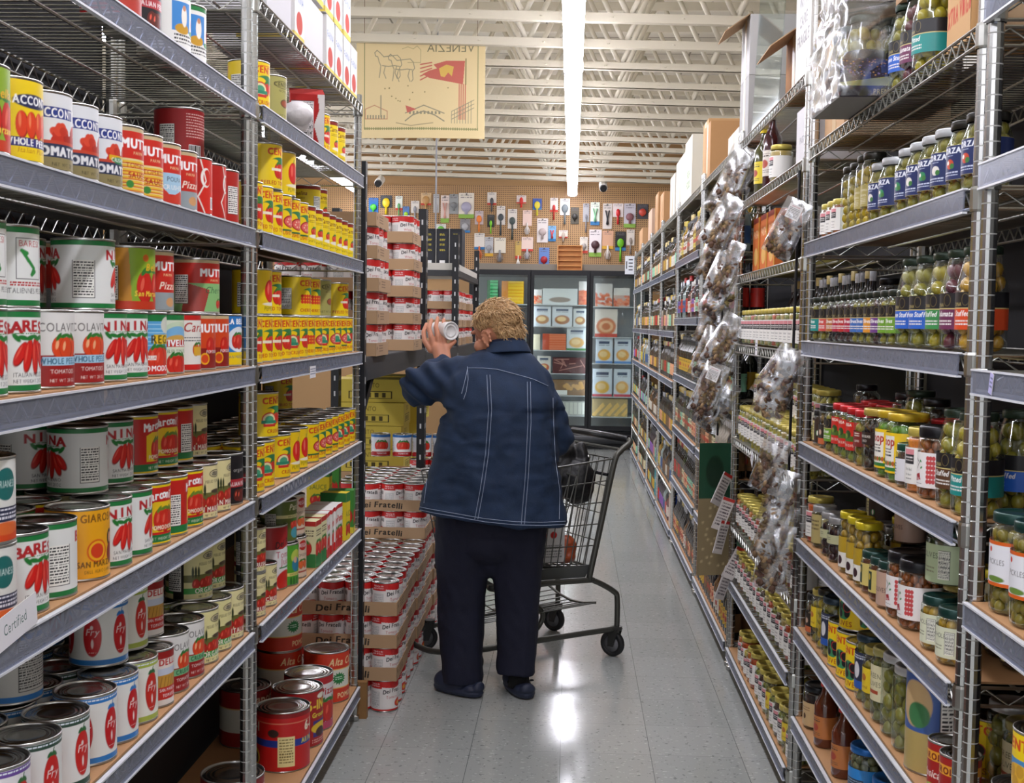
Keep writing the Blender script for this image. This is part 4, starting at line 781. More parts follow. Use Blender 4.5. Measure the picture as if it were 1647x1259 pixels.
# black rack
b = MB(); b.box(-.02, -.018, 0, .02, .018, 2.02); hp = MB()
POSTB = b.mesh('post', BLACK)
for k in range(24): hp.box(-.004, -.0186, .1+k*.08, .004, -.0178, .125+k*.08); hp.box(.0198, -.004, .1+k*.08, .0206, .004, .125+k*.08)
HP = hp.mesh('post_slot', mat('slot_grey', '#c9c9c9', .5))
for i, (y0, y1, lv) in enumerate(((4.37, 6.19, 1.315), (6.23, 7.95, 1.29), (7.99, 9.72, 1.29))):
    o = thing('black_steel_rack', ['black steel rack, nearest, holding two tall stacks of can trays', 'black steel rack, middle one, with dark catalogue boxes on top', 'black steel rack, farthest, beside the fridge doors'][i], 'rack', (0, y0, 0), group='black steel racks')
    for x in (-.765, -1.21):
        for yy in (.0, y1-y0):
            p = obj('post', POSTB, o, (x, yy, 0)); obj('post_slot', HP, p)
    b = MB(); b.box(-.787, .019, lv-.085, -.745, y1-y0-.019, lv-.003); b.build('beam', mat('grey_black_beam', '#2e2f31', .5), o); b = MB(); b.box(-1.2, .019, lv-.085, -1.18, y1-y0-.019, lv-.003); b.build('beam', mat('grey_black_beam'), o)
    b = MB(); b.box(-1.2, .01, lv-.003, -.75, y1-y0-.01, lv); b.build('shelf_board', mat('dark_board', '#3a3a3a', .7), o)
    if i == 0: b = MB(); b.tube([(-.79, .02, 1.0), (-.79, .42, 1.24)], .014, 6); b.build('brace', BLACK, o)
    elif i == 2:
        b = MB(); b.box(-1.2, .01, 1.79, -.76, y1-y0-.01, 1.835); b.build('shelf_board', mat('pale_board', '#c9c5bb', .7), o); b = MB(); b.box(-.787, .019, 1.75, -.75, y1-y0-.019, 1.79); b.box(-1.19, .0, 1.75, -.787, .03, 1.79); b.build('beam', mat('grey_black_beam'), o)
for (y, nl, x1, wh, kk, z0, miss) in ((4.52, 5, -.724, 'near stack on black rack', 'delf_s', 1.315, 1), (5.48, 5, -.716, 'second stack on black rack', 'delf_w', 1.315, 0), (8.04, 3, -.752, 'third stack on black rack', 'delf_s', 1.29, 0), (8.42, 3, -.75, 'fourth stack on black rack', 'delf_w', 1.29, 0), (9.0, 3, -.75, 'fifth stack on black rack', 'delf_s', 1.29, 0)):
    for l in range(nl): tray(x1-R.uniform(0, .012), y+R.uniform(0, .03), z0+.0006+l*ph, wh, LN[l], [] if (miss and l == nl-1) else face, kind=kk, printf=False)
# yellow cases behind the floor stack
def f(c, x, w): c.t(x, 36, 20, 'CENTO', '#5a4a10', .8); c.r(w*.2, 52, w*.8, 84, '#4a4014'); c.r(w*.22, 54, w*.78, 82, '#cdb84a'); [c.r(w*(.26+.1*i), 58, w*(.31+.1*i), 78, '#4a4014') for i in range(5)]
boxkind('ycase', 'cardboard_case', 'case', 'yellow cardboard case of cans', .40, .30, .125, '#cbb648', f)
YS = 'pile behind floor stacks'
n = 0
for l in range(5):
    for i, (x, y) in enumerate(((-1.10, 6.75), (-1.08, 7.2))):
        if l == 4: continue
        put('ycase', x+R.uniform(-.03, .03), y+R.uniform(-.02, .02), 6*ph-.003 if 0 else .62+l*.1275, R.uniform(-.05, .05), ['left', 'right'][i]+' column', YS)
for i, (x, y) in enumerate(((-1.10, 6.75), (-1.08, 7.2))):
    for l in range(2): b = MB(); b.box(x-.2, y-.15, .0+l*.31, x+.2, y+.15, .308+l*.31); tag(b.build('cardboard_case', CARD), f"plain brown case under the yellow cases, {['left', 'right'][i]} column, {['bottom', 'upper'][l]}", 'case', group='plain brown cases')
# dark catalogue boxes
def f(c, x, w): c.r(w*.15, 8, w*.85, 84, '#20222a'); [c.small(w*.3, 14+i*14, w*.7, 20+i*14, '#c8b83a', 2, i) for i in range(4)]; c.r(w*.3, 86, w*.7, 94, '#dcdcdc')
boxkind('bind', 'catalogue_box', 'box', 'slim black box with yellow print', .24, .085, .25, '#17181e', f)
for i, px in enumerate((717, 735, 750)):
    y = 8.45; x = -.985+i*.092
    o = put('bind', x, y, 1.8355, -PI/2, 'row', 'pale shelf of black rack'); c2 = MB(); c2.box(-.12, -.0455, 0, .12, -.0428, .255); c2.build('box_sleeve', mat('white_board'), o)
# ---------------------------------------------------------------- jars and bottles
_fm = {}
def balls(rj, z0, z1, rb, col, sc=(1, 1, 1), top=None):
    key = (rj, z0, z1, rb, col, sc, top); zc = z1; tz, tr = top or (z1, rj)
    if top: z1 = tz-.004
    if key in _fm: return _fm[key]
    b = MB(); rr = rj-.0035-rb*.95; q = random.Random(4)
    b.lathe([(.0005, z0), (rj-.005, z0), (rj-.005-rb*.8, z0+.003), (rj-.005-rb*.8, zc-.004), (max(.006, tr-.005-rb*.8), z1), (.0005, z1)], 16, 1)
    n = max(5, int(2*PI*rr/(2*rb*.93))); z = z0+rb*.8; k = 0
    while z < z1-rb*.3:
        rr = (rj if z < zc else rj+(tr-rj)*(z-zc)/max(1e-6, tz-zc))-.0035-rb*.95; n = max(4, int(2*PI*rr/(2*rb*.93)))
        for i in range(n):
            a = 2*PI*(i+.5*(k % 2)+q.uniform(-.15, .15))/n; ro = Matrix.Rotation(q.uniform(0, 6), 4, 'Z')@Matrix.Rotation(q.uniform(-.8, .8), 4, 'X')
            b.ball((rr*math.cos(a), rr*math.sin(a), z+q.uniform(-.2, .2)*rb), rb*q.uniform(.9, 1.04), 0, 8, 6, sc, ro)
        z += rb*1.62*sc[2]**.5; k += 1
    c = hx(col); dk = '#%02x%02x%02x' % tuple(int(v*160) for v in c)
    _fm[key] = b.mesh('jar_filling', [mat('food_'+col, col, .28, vary=.30, vscale=35), mat('brine_'+col, dk, .3)], True); return _fm[key]
def solidfill(rj, z0, z1, col, lump=.0015):
    key = (rj, z0, z1, col)
    if key in _fm: return _fm[key]
    b = MB(); n = 28; m = max(4, int((z1-z0)/.007)); q = random.Random(5); r = rj-.0042
    pr = [(.0005, z0)]+[(r, z0+(z1-z0)*i/m) for i in range(m+1)]+[(.0005, z1)]; b.lathe(pr, n)
    b.v = [(x*(1-q.uniform(0, lump)/r), y*(1-q.uniform(0, lump)/r), z) for x, y, z in b.v]
    _fm[key] = b.mesh('jar_filling', mat('pulp_'+col, col, .35, vary=.45, vscale=60), True); return _fm[key]
def jar(kind, look, r, h, lid, fill, label=None, neck=.86, lidh=.016, shoulder=.16, lz=(.16, .68), lbg='#e8e6e0', name='glass_jar', cat='jar', frac=1.0, body=.0, lidr=None, res=.7):
    hs = h*(1-shoulder); rn = r*neck; hb = h-lidh
    g = MB(); g.lathe([(.0005, .002), (r*.8, .0005), (r*.96, .003), (r, .010), (r, hs*.97), (r*.97, hs), (rn*1.02, hb-.006), (rn*.97, hb-.002), (rn*.97, hb+.002)], 24)
    l = MB(); lr = lidr or rn*1.08; pr = [(lr*.97, hb-.001)]
    pr += [(lr, hb), (lr*1.0, hb+lidh*.8), (lr*.95, hb+lidh), (lr*.8, hb+lidh), (lr*.78, hb+lidh-.001), (.0005, hb+lidh-.001)]; l.lathe(pr, 24)
    ft, fc = fill[0], fill[1]; zt = hs*.99
    if ft == 'o': fm = balls(r, .004, hs*.93, fill[2] if len(fill) > 2 else .011, fc, (1, 1, 1.15), (hb-.004, rn*.97))
    elif ft == 's': fm = balls(r, .004, zt, .009, fc, (1, 1, 3.0))
    else: fm = solidfill(r, .004, zt, fc)
    parts = [(name, g.mesh(name, GLASS, True), 0, None), ('jar_filling', fm, 0, None), ('jar_lid', l.mesh('jar_lid', mat('lid_'+lid, lid, .3, .35), True), 0, None)]
    if label:
        z0, z1 = h*lz[0], h*lz[1]; c = Cv(2*PI*r*frac/(z1-z0)*100, 100, lbg, res)
        if frac >= 1:
            for cx in (0, c.w): label(c, cx, c.w)
        label(c, c.w/2, c.w); parts.append(('paper_label', wrap(c, r+.0006, z0, z1, 'paper_label', frac=frac), 0, None))
    PROTO[kind] = dict(name=name, cat=cat, look=look, r=r, h=h, parts=parts)
def bottle(kind, look, r, h, glass, lbg, cap, label=None, neck=.3, nl=.32, lz=(.14, .46), name='glass_bottle', cat='bottle', simple=False, capr=1.15, res=.4):
    rn = r*neck if neck*r > .009 else .009; hs = h*(1-nl); b = MB()
    b.lathe([(.0005, .001), (r*.92, .0005), (r, .006), (r, hs*.88), (r*.9, hs*.95), (rn*1.3, hs+(h-hs)*.25), (rn, hs+(h-hs)*.45), (rn, h*.94)], 14 if simple else 20, 0)
    k = MB(); (b if simple else k).lathe([(rn*capr, h*.88), (rn*capr, h), (rn*.9, h+.001), (.0005, h+.001)], 12, 2 if simple else 0)
    gm = mat('bottle_'+glass, glass, .12, vary=.15, vscale=20, coat=.5)
    if simple:
        b.lathe([(r+.0007, h*lz[0]), (r+.0007, h*lz[1])], 14, 1)
        parts = [(name, b.mesh(name, [gm, mat('tag_'+lbg, lbg, .5, vary=.35, vscale=90), mat('cap_'+cap, cap, .35)], True), 0, None)]
    else:
        parts = [(name, b.mesh(name, gm, True), 0, None), ('bottle_cap', k.mesh('bottle_cap', mat('cap_'+cap, cap, .35), True), 0, None)]
        z0, z1 = h*lz[0], h*lz[1]; c = Cv(2*PI*r/(z1-z0)*100, 100, lbg, res)
        for cx in (0, c.w/2, c.w): (label or (lambda c, x, w: (c.small(x-30, 12, x+30, 30, '#3a3028', 2, len(kind)), c.e(x, 52, 20, 16, '#a8402a'), c.small(x-30, 74, x+30, 90, '#4a4038', 2))))(c, cx, c.w)
        parts.append(('paper_label', wrap(c, r+.0006, z0, z1, 'paper_label'), 0, None))
    PROTO[kind] = dict(name=name, cat=cat, look=look, r=r, h=h, parts=parts)
OLV, GRNO, DRK, KAL, ORG, PIK = '#857c28', '#6f8a2a', '#2a1a18', '#3c1c20', '#c4621c', '#b5a648'
def forza(pic):
    def f(c, x, w): c.t(x, 24, 17, 'FORZA', '#e8ecf4', 1.0, bold=1.2); c.small(x-14, 29, x+14, 33, '#aab4d0', 1); c.e(x, 54, 17, 14, pic); c.e(x+10, 60, 9, 8, '#3f7a3a'); c.e(x-9, 50, 6, 6, '#e8e2d8'); c.small(x-34, 76, x+34, 92, '#c8d0e4', 2); c.band(0, 2, '#c8b878'); c.band(98, 100, '#c8b878')
    return f
for i, (lid, pic, w) in enumerate((('#b9bcbe', '#2f8a5a', 'green picture'), ('#b9bcbe', '#e4e0d8', 'white picture'), ('#26241f', '#c8482e', 'red picture'))):
    jar(f'fz{i}', f'navy labelled olive jar, {w}', .043, .136, lid, ('o', OLV, .013), forza(pic), neck=.80, shoulder=.30, lz=(.20, .66), lbg='#1d2c5e')
def f(c, x, w): c.t(x, 30, 9, 'STUFFED', '#e8e2c8'); c.t(x, 52, 9, 'OLIVES', '#e8e2c8'); c.small(x-20, 60, x+20, 90, '#cfc8a8', 4)
jar('slim', 'slim tall clear jar of olives', .031, .165, '#2c2a22', ('o', '#a8902a', .012), None, neck=.8, shoulder=.18)
jar('slim2', 'slim tall jar of yellow peppers', .031, .172, '#2c2a22', ('o', '#b89a1e', .011), f, neck=.8, shoulder=.18, lz=(.25, .55), lbg='#a89a5a', frac=.4)
def wl(pk='#d88a90'):
    def f(c, x, w): c.r(x-20, 6, x+20, 26, pk); c.r(x-20, 20, x+20, 46, '#2e2c30'); c.small(x-16, 26, x+16, 42, '#d8d4d0', 2); c.t(x, 64, 8, 'Pickled', '#3a3a3a', .8); c.t(x, 77, 7, 'Artisan', '#3a3a3a', .8); c.small(x-12, 84, x+14, 90, '#777', 1)
    return f
for k, look, fc, ty in (('wl_r', 'white labelled jar of red peppers', '#b8481c', 'p'), ('wl_p', 'white labelled jar of pickle spears', PIK, 's'), ('wl_g', 'white labelled jar of green pickles', '#8a8a3a', 'o'), ('wl_d', 'white labelled jar of dark relish', '#4a2a1c', 'p'), ('wl_o', 'white labelled jar of orange peppers', '#d0782a', 'p'), ('wl_y', 'white labelled jar of pale sauce', '#b59a5a', 'p')):
    jar(k, look, .0405, .132, '#c9b85a', (ty, fc, .010), wl(), neck=.84, shoulder=.16, lz=(.14, .70))
jar('wl_s', 'small white labelled jar with gold lid', .034, .095, '#c9b85a', ('p', '#b8602a'), wl(), neck=.86, lz=(.12, .75))
def div(colr, word):
    def f(c, x, w): c.band(0, 42, '#17161a'); c.e(x+14, 20, 12, 16, '#8a7a4a'); c.e(x+14, 20, 11, 15, '#17161a'); c.t(x-14, 38, 10, 'DINA', '#b8a868', .9); c.band(42, 44, '#c8b878'); c.band(44, 100, colr); c.t(x, 64, 15, word, '#f4f2ee', .8, slant=.25, bold=.4); c.small(x-30, 74, x+30, 92, '#e8e4e0', 2)
    return f
for k, look, colr, fl, word in (('dt_b', 'tall olive jar with bright blue label', '#2660c0', OLV, 'Cheese Stuffed'), ('dt_g', 'tall olive jar with green label', '#3a8a4a', '#9a8a20', 'Stuffed'), ('dt_p', 'tall olive jar with purple label', '#6a2a50', '#5a2030', 'Kalamata'), ('dt_o', 'tall olive jar with orange label', '#d0481c', '#b88a20', 'Stuffed'), ('dt_n', 'tall olive jar with brown label', '#5a3a24', OLV, 'Stuffed'), ('dt_t', 'tall olive jar with teal label', '#1d8a84', '#a09028', 'Pitted')):
    jar(k, look, .0445, .185, '#2a3a2c', ('o', fl, .0145), div(colr, word), neck=.70, shoulder=.36, lz=(.20, .56), lidh=.014)
for k, look, colr, fl in (('ds_t', 'small olive jar with teal band', '#1d8a84', OLV), ('ds_c', 'small olive jar with coral band', '#c8504a', OLV), ('ds_n', 'small dark olive jar with tan band', '#b8703a', DRK), ('ds_r', 'small dark olive jar with red band', '#b02440', KAL), ('ds_d', 'small olive jar with crimson band', '#b82a2e', KAL), ('ds_b', 'small olive jar with blue band', '#3a6ab0', OLV), ('ds_o', 'small olive jar with amber band', '#d8902a', OLV), ('ds_v', 'small dark olive jar with violet band', '#6a3a80', KAL), ('ds_g', 'small olive jar with green band', '#6a9a2c', OLV)):
    jar(k, look, .0335, .122, '#2a3028', ('o', fl, .011), div(colr, 'Olives'), neck=.84, shoulder=.22, lz=(.22, .72), lidh=.013)
def f(c, x, w): c.band(0, 50, '#c8281e'); c.t(x, 16, 10, 'REGA', '#f4e8d8', bold=.5); c.e(x, 44, 16, 14, '#2a4a1c'); c.e(x-10, 50, 9, 9, '#7a9a2a'); c.band(68, 100, '#c8281e'); c.t(x, 86, 9, 'GREEN OLIVES', '#f4e8d8', .75)
jar('rl', 'red lidded jar of green olives', .041, .135, '#c2242a', ('o', '#7a8a2c', .0135), f, lz=(.22, .74), lbg='#4a6a24', neck=.88)
jar('rl2', 'red lidded jar of mixed olives', .041, .135, '#c2242a', ('o', '#8a7a2a', .0135), lambda c, x, w: (c.small(x-26, 10, x+26, 40, '#e8e0d0', 2), c.t(x, 70, 14, 'OLIVES', '#efe8da', .8)), lz=(.35, .62), lbg='#7a2a24', neck=.88, frac=.5)
jar('dk', 'large jar of dark olives', .045, .145, '#b9a04a', ('o', DRK, .015), lambda c, x, w: (c.t(x, 44, 20, 'BLACK OLIVES', '#e0d8cc', .7, bold=.5), c.t(x, 80, 20, 'GRECO', '#e0d8cc', .7)), lz=(.42, .62), lbg='#2c1c18', neck=.88, frac=.5)
def f(c, x, w): c.r(x-38, 8, x+22, 92, '#e8e4d8'); c.t(x-8, 32, 22, 'Goop', '#b02a20', .85, bold=1); c.small(x-30, 40, x+14, 62, '#444', 3); [c.e(x-34+i*9, 76, 5, 6, '#6a7a2a' if i % 2 else '#b8602a') for i in range(8)]; c.r(x-38, 86, x+30, 94, '#2f7a3a')
jar('goop', 'yellow labelled jar of green olives', .046, .150, '#c9a82a', ('o', '#5f8a2c', .0135), f, lz=(.14, .72), lbg='#ecc61c', neck=.88)
def f(c, x, w): c.e(x-20, 34, 18, 22, '#e8e4e0'); c.line([(x-30, 20), (x-12, 30), (x-26, 48)], 2.5, '#1c1c20'); c.e(x-6, 26, 5, 3, '#3a8a4a', .5); c.e(x-2, 44, 5, 3, '#3a8a4a', -.5); c.poly([(x-36, 66), (x-10, 60), (x-4, 78), (x-34, 84)], '#a81c24'); c.t(x-21, 79, 9, 'Salad', '#f4ecec', .7, slant=.3); [c.e(x+22+(i % 3)*9, 16+(i//3)*13, 5.5, 6.5, '#c8484a') for i in range(18)]; c.small(x-36, 88, x+2, 94, '#666', 1)
jar('pep', 'black lidded jar with pepper picture', .046, .143, '#1b1a1e', ('o', '#8a4a20', .009), f, lz=(.16, .64), lbg='#ece8e6', neck=.9, lidh=.022)
jar('wlab', 'small green lidded jar with white label', .0335, .092, '#1d4a3c', ('p', '#4a3a30'), lambda c, x, w: (c.small(x-30, 20, x-6, 80, '#444', 5), c.r(x-34, 10, x-24, 60, '#2a2a2c')), lz=(.15, .66), lbg='#dcdce0')
def crm(word):
    def f(c, x, w): c.t(x-8, 36, 15, word, '#3a3c34', .85); c.facts(x+22, 16, x+52, 88, '#e8e8da'); c.small(x-30, 60, x+10, 80, '#8a8a70', 2)
    return f
jar('cr1', 'green lidded jar with cream label', .0365, .105, '#173c36', ('o', '#b89030', .011), crm('WHOLE'), lz=(.14, .68), lbg='#d9dcc0')
jar('cr2', 'large jar with pale green nutrition label', .050, .110, '#173c36', ('o', '#7a7a30', .013), crm('OLIVES'), lz=(.06, .74), lbg='#b8c8a0')
jar('vit', 'wide gold lidded jar of sliced olives', .045, .118, '#b9a858', ('o', '#6a5a2a', .012), lambda c, x, w: (c.t(x, 60, 34, 'VEGETABLE', '#d8d0b0', .6)), lz=(.62, .78), lbg='#5a4c28', frac=.4)
def f(c, x, w): c.r(x-14, 8, x+6, 92, '#e2d48a'); c.facts(x-12, 20, x+4, 88, '#e2d48a'); c.e(x+26, 60, 9, 12, '#2a7a3a'); c.e(x+26, 60, 4, 10, '#efe8e0')
jar('itd', 'squat dark lidded jar with cream label', .042, .10, '#1c1a1a', ('p', '#3a241c'), f, lz=(.1, .75), lbg='#3a2a22')
jar('slv', 'silver lidded jar of dark olives', .036, .118, '#9a9a9a', ('o', '#3a2024', .012), lambda c, x, w: c.small(x-30, 30, x+30, 70, '#6a6a58', 2), lz=(.42, .62), lbg='#b8b890')
jar('slv2', 'silver lidded jar with tan paper label', .036, .118, '#9a9a9a', ('o', '#6a5a2a', .012), lambda c, x, w: c.small(x-30, 20, x+30, 60, '#6a5a38', 3), lz=(.12, .80), lbg='#b0a068')
jar('yl', 'yellow lidded jar with round seal label', .034, .155, '#d8c42a', ('o', '#a8842a', .012), lambda c, x, w: (c.band(0, 52, '#b8982a'), c.e(x, 76, 12, 14, '#3a1c24')), lz=(.10, .60), lbg='#e4e2da', neck=.9)
jar('gr1', 'dark lidded gold and green jar', .034, .10, '#20403a', ('p', '#6a3a24'), lambda c, x, w: (c.r(x-30, 10, x+4, 90, '#1f3a2a'), c.e(x-14, 34, 10, 14, '#c8b040')), lz=(.2, .72), lbg='#d2c070')
jar('pkl', 'jar with plain dusty pink label', .036, .105, '#20403a', ('p', '#6a4a3a'), lambda c, x, w: c.t(x, 60, 14, 'OLIVES', '#4a3a38', .8), lz=(.08, .78), lbg='#c0a08c')
jar('mush', 'dark lidded jar of brown mushrooms', .038, .12, '#1c1b1d', ('o', '#6a5236', .012), lambda c, x, w: (c.e(x, 40, 20, 24, '#3a2c24'), c.e(x, 40, 12, 14, '#c8a890'), c.r(x-36, 70, x+36, 100, '#c8683a')), lz=(.1, .55), lbg='#2a2420')
jar('blk1', 'tall dark jar with black label', .036, .175, '#17171a', ('o', '#4a3428', .013), lambda c, x, w: (c.small(x-30, 8, x+30, 30, '#b8b0a0', 2), c.e(x, 60, 20, 20, '#b8642a')), lz=(.10, .62), lbg='#1e1b20', neck=.75)
jar('tal', 'tall clear jar packed with green olives', .046, .178, '#b9b9b9', ('o', '#7f7a34', .016), None, neck=.86, shoulder=.12)
jar('tal2', 'tall cream labelled olive jar', .040, .168, '#b0a868', ('o', '#6a6a30', .013), lambda c, x, w: (c.t(x, 36, 14, 'GREEN', '#4a4a30', .9), c.t(x, 60, 14, 'OLIVES', '#4a4a30', .9), c.r(x-30, 70, x+20, 80, '#a8482a')), lz=(.30, .78), lbg='#d8d0a8')
jar('tal3', 'tall gold lidded jar with yellow label', .036, .150, '#b9a858', ('o', '#8a7a2c', .013), lambda c, x, w: (c.e(x, 40, 16, 14, '#b8702a'), c.t(x, 84, 14, 'Carmel', '#8a3a1c', .8)), lz=(.3, .68), lbg='#e2c42a')
jar('ship', 'tall jar with navy and blue label', .040, .160, '#2a3c4a', ('o', '#7a7430', .013), lambda c, x, w: (c.e(x, 50, 12, 22, '#dcdce0'), c.band(78, 100, '#2a5ab0'), c.small(x-30, 8, x+30, 22, '#c8ccd8', 2)), lz=(.2, .74), lbg='#2a3148')
jar('blu', 'blue lidded jar with blue label', .045, .150, '#1f6ab8', ('o', '#6a6a4a', .012), lambda c, x, w: (c.r(x-24, 30, x+40, 96, '#2a3a4c'), c.small(x-20, 34, x+36, 92, '#8aa0b8', 8)), lz=(.1, .66), lbg='#2a86d0')
jar('gld', 'wide gold lidded jar of dark preserve', .046, .120, '#b9a860', ('p', '#2a1a20'), lambda c, x, w: c.small(x-30, 20, x+30, 80, '#aaa', 4), lz=(.1, .7), lbg='#b8b0b0')
jar('nav', 'dark lidded jar with tan label', .046, .125, '#16181e', ('p', '#2a1818'), lambda c, x, w: (c.e(x, 60, 9, 12, '#5a3a1c'), c.small(x-30, 20, x+30, 40, '#8a6a4a', 2)), lz=(.08, .62), lbg='#c8a878')
jar('wht', 'white lidded jar of pale artichokes', .046, .150, '#b8bcc0', ('p', '#c8b088'), lambda c, x, w: (c.e(x, 50, 34, 40, '#5a5a40'), c.e(x, 50, 30, 36, '#d8d0b0'), c.t(x, 60, 14, 'ART', '#4a4a30')), lz=(.25, .7), lbg='#c8b890', neck=.95)
jar('art', 'green lidded jar with artichoke label', .046, .150, '#14403c', ('p', '#b0a070'), lambda c, x, w: (c.r(x-30, 6, x-6, 30, '#1f4a30'), c.t(x-4, 60, 15, 'CHOKE', '#3a4a30', .8)), lz=(.2, .8), lbg='#d4d2a4')
jar('org', 'green lidded pickle jar with orange bands', .046, .165, '#173c36', ('o', '#8a7a34', .011), lambda c, x, w: (c.band(0, 8, '#d8601c'), c.band(92, 100, '#d8601c'), c.e(x-18, 20, 5, 6, '#d83a1c'), c.t(x, 52, 12, 'PICKLES', '#555', .8), c.e(x, 84, 26, 7, '#6a8a3a')), lz=(.28, .72), lbg='#e6e6ea')
jar('cher', 'big jar of cherry olives', .052, .172, '#1c2430', ('o', '#a8761c', .017), lambda c, x, w: (c.t(x, 50, 20, 'CHERRY', '#e8e8c8', .8), c.t(x, 80, 20, 'OLIVES', '#e8e8c8', .8)), lz=(.35, .60), lbg='#3a3420', frac=.5)
bottle('sauce', 'sauce bottle with red cap', .032, .19, '#5a2a18', '#b87038', '#c81c20', neck=.38, capr=1.35)
bottle('vin', 'dark vinegar bottle with gold neck', .034, .29, '#3a1018', '#d8cfc4', '#c89a2a'); bottle('vin2', 'clear bottle with yellow cap', .034, .26, '#4a4a2a', '#e0c830', '#e8c81c', capr=1.5)
K = lambda n: n+' olive jar'
S1 = {1.965: 'top', 1.69: 'sixth', 1.407: 'fifth', 1.112: 'fourth', .826: 'third', .562: 'second', .293: 'bottom'}
R1 = lambda z: f'first right rack {S1[z]} shelf'
S2 = {2.2: 'top', 1.948: 'seventh', 1.655: 'sixth', 1.375: 'fifth', .99: 'fourth', .626: 'third', .395: 'second', .097: 'bottom'}
R2 = lambda z: f'second right rack {S2[z]} shelf'
SN = {1.722: 'upper', 1.381: 'eye level', .986: 'waist high', .60: 'low'}
RN = lambda z: f'edge rack {SN[z]} shelf'
n0, n1, q0, q1 = 2.14, 3.572, 3.69, 5.07
def J(*a): return [tuple(x) if isinstance(x, (list, tuple)) else x for x in a]
z = 1.69; run(1, R1(z), z, [('fz2', 1550), ('fz2', 1527), ('fz1', 1500), ('fz0', 1480), ('fz1', 1466), ('fz0', 1443), ('fz0', 1415), ('fz1', 1398), ('slim2', 1387), ('slim2', 1376), ('slim', 1364), ('slim', 1353), ('wl_s', 1338), ('wl_s', 1330), ('wl_s', 1320), ('wl_s', 1304)], y0=n0, y1=n1)
z = 1.407; run(1, R1(z), z, [('dt_o', 1540), ('dt_p', 1515), ('dt_g', 1492), ('dt_b', 1465), ('dt_b', 1443), ('ds_g', 1430), ('ds_g', 1421), ('ds_v', 1412), ('ds_o', 1403), ('ds_b', 1390), ('ds_b', 1380), ('ds_r', 1372), ('ds_d', 1361), ('ds_r', 1345), ('ds_n', 1330), ('ds_c', 1318), ('ds_t', 1305)], y0=n0, y1=n1)
run(1, R1(z), z, [('blk1', 1332), ('blk1', 1357), ('blk1', 1384), ('blk1', 1410)], dx=.16, row='back row', y1=n1)
z = 1.112; run(1, R1(z), z, [('dt_t', 1533), ('dt_n', 1512), ('pep', 1478), ('wl_o', 1468), ('wlab', 1447), ('goop', 1430), ('goop', 1415), ('dk', 1388), ('rl2', 1378), ('rl', 1364), ('rl', 1350), ('rl', 1340), ('ds_g', 1326), ('mush', 1318), ('itd', 1308), ('mush', 1296)], y0=n0, y1=n1)
fill(1, R1(z), z, ['dt_b', 'blk1', 'itd', 'rl', 'rl', 'rl', 'blk1', 'mush'], n0+.1, n1, dx=.105, row='second row')
z = .826; run(1, R1(z), z, [('cr1', 1507), ('vit', 1515, 0, .06), ('cr1', 1482), ('pep', 1446), ('pep', 1434), ('pkl', 1421), ('gr1', 1402), ('gr1', 1385), ('yl', 1374), ('yl', 1362), ('yl', 1350), ('slv', 1331), ('slv', 1320), ('slv2', 1306), ('wl_r', 1297)], y0=n0, y1=n1)
fill(1, R1(z), z, ['itd', 'itd', 'yl', 'slv', 'slv', 'blk1', 'mush', 'slv2'], n0+.05, n1, dx=.11, row='second row')
run(1, R1(z), z, [('cr2', 1492)], lv=.119, dx=.02, row='upper front'); run(1, R1(z), z, [('itd', 1394), ('pkl', 1440)], lv=.101, dx=.10, row='upper second')
z = .562; run(1, R1(z), z, [('jar_red', 1512), ('jar_red', 1503), ('castel', 1459), ('tal', 1437), ('tal', 1420), ('tal2', 1412), ('tal3', 1400), ('ship', 1387), ('c_olive', 1366), ('c_olive', 1354), ('c_olive', 1346), ('ship', 1332), ('slim', 1322), ('tal3', 1312), ('mush', 1303), ('mush', 1291)], y0=n0, y1=n1)
run(1, R1(z), z, [('c_olive', 1352), ('c_olive', 1385, 0, .03)], lv=h1, row='upper front', dx=.01); fill(1, R1(z), z, ['tal2', 'tal', 'c_olive', 'c_olive', 'tal3', 'mush', 'mush'], n0+.05, n1, dx=.12, row='second row')
run(1, R1(z), z, [('mush', 1300), ('mush', 1318)], lv=.121, dx=.10, row='upper second')
z = .293; run(1, R1(z), z, [('blu', 1400), ('blu', 1365), ('sauce', 1338), ('sauce', 1310), ('nav', 1292), ('gld', 1280)], y0=n0, y1=n1, row='front row'); fill(1, R1(z), z, ['blu', 'nav', 'gld'], n0+.1, n1-.2, dx=.12, row='second row', skip=.2)
# rack cut by the edge
z = 1.722; run(1, RN(z), z, [('fz2', 1606), ('fz1', 1655)], dx=.14, row='back row', y1=2.03); z = 1.381; run(1, RN(z), z, [('cher', 1612), ('cher', 1668)], y1=2.03); run(1, RN(z), z, [('cher', 1600), ('tal', 1650)], dx=.15, row='back row', y1=2.03)
z = .986; run(1, RN(z), z, [('org', 1665), ('org', 1640), ('org', 1612), ('art', 1592), ('wht', 1573)], y1=2.04); run(1, RN(z), z, [('tal', 1580), ('dt_t', 1620)], dx=.17, row='back row', y1=2.0)
z = .60; run(1, RN(z), z, [('c_arti', 1634), ('c_olive', 1601), ('c_arti', 1590)], y1=2.04); run(1, RN(z), z, [('c_arti', 1632)], lv=h1, row='upper front', y1=2.04)
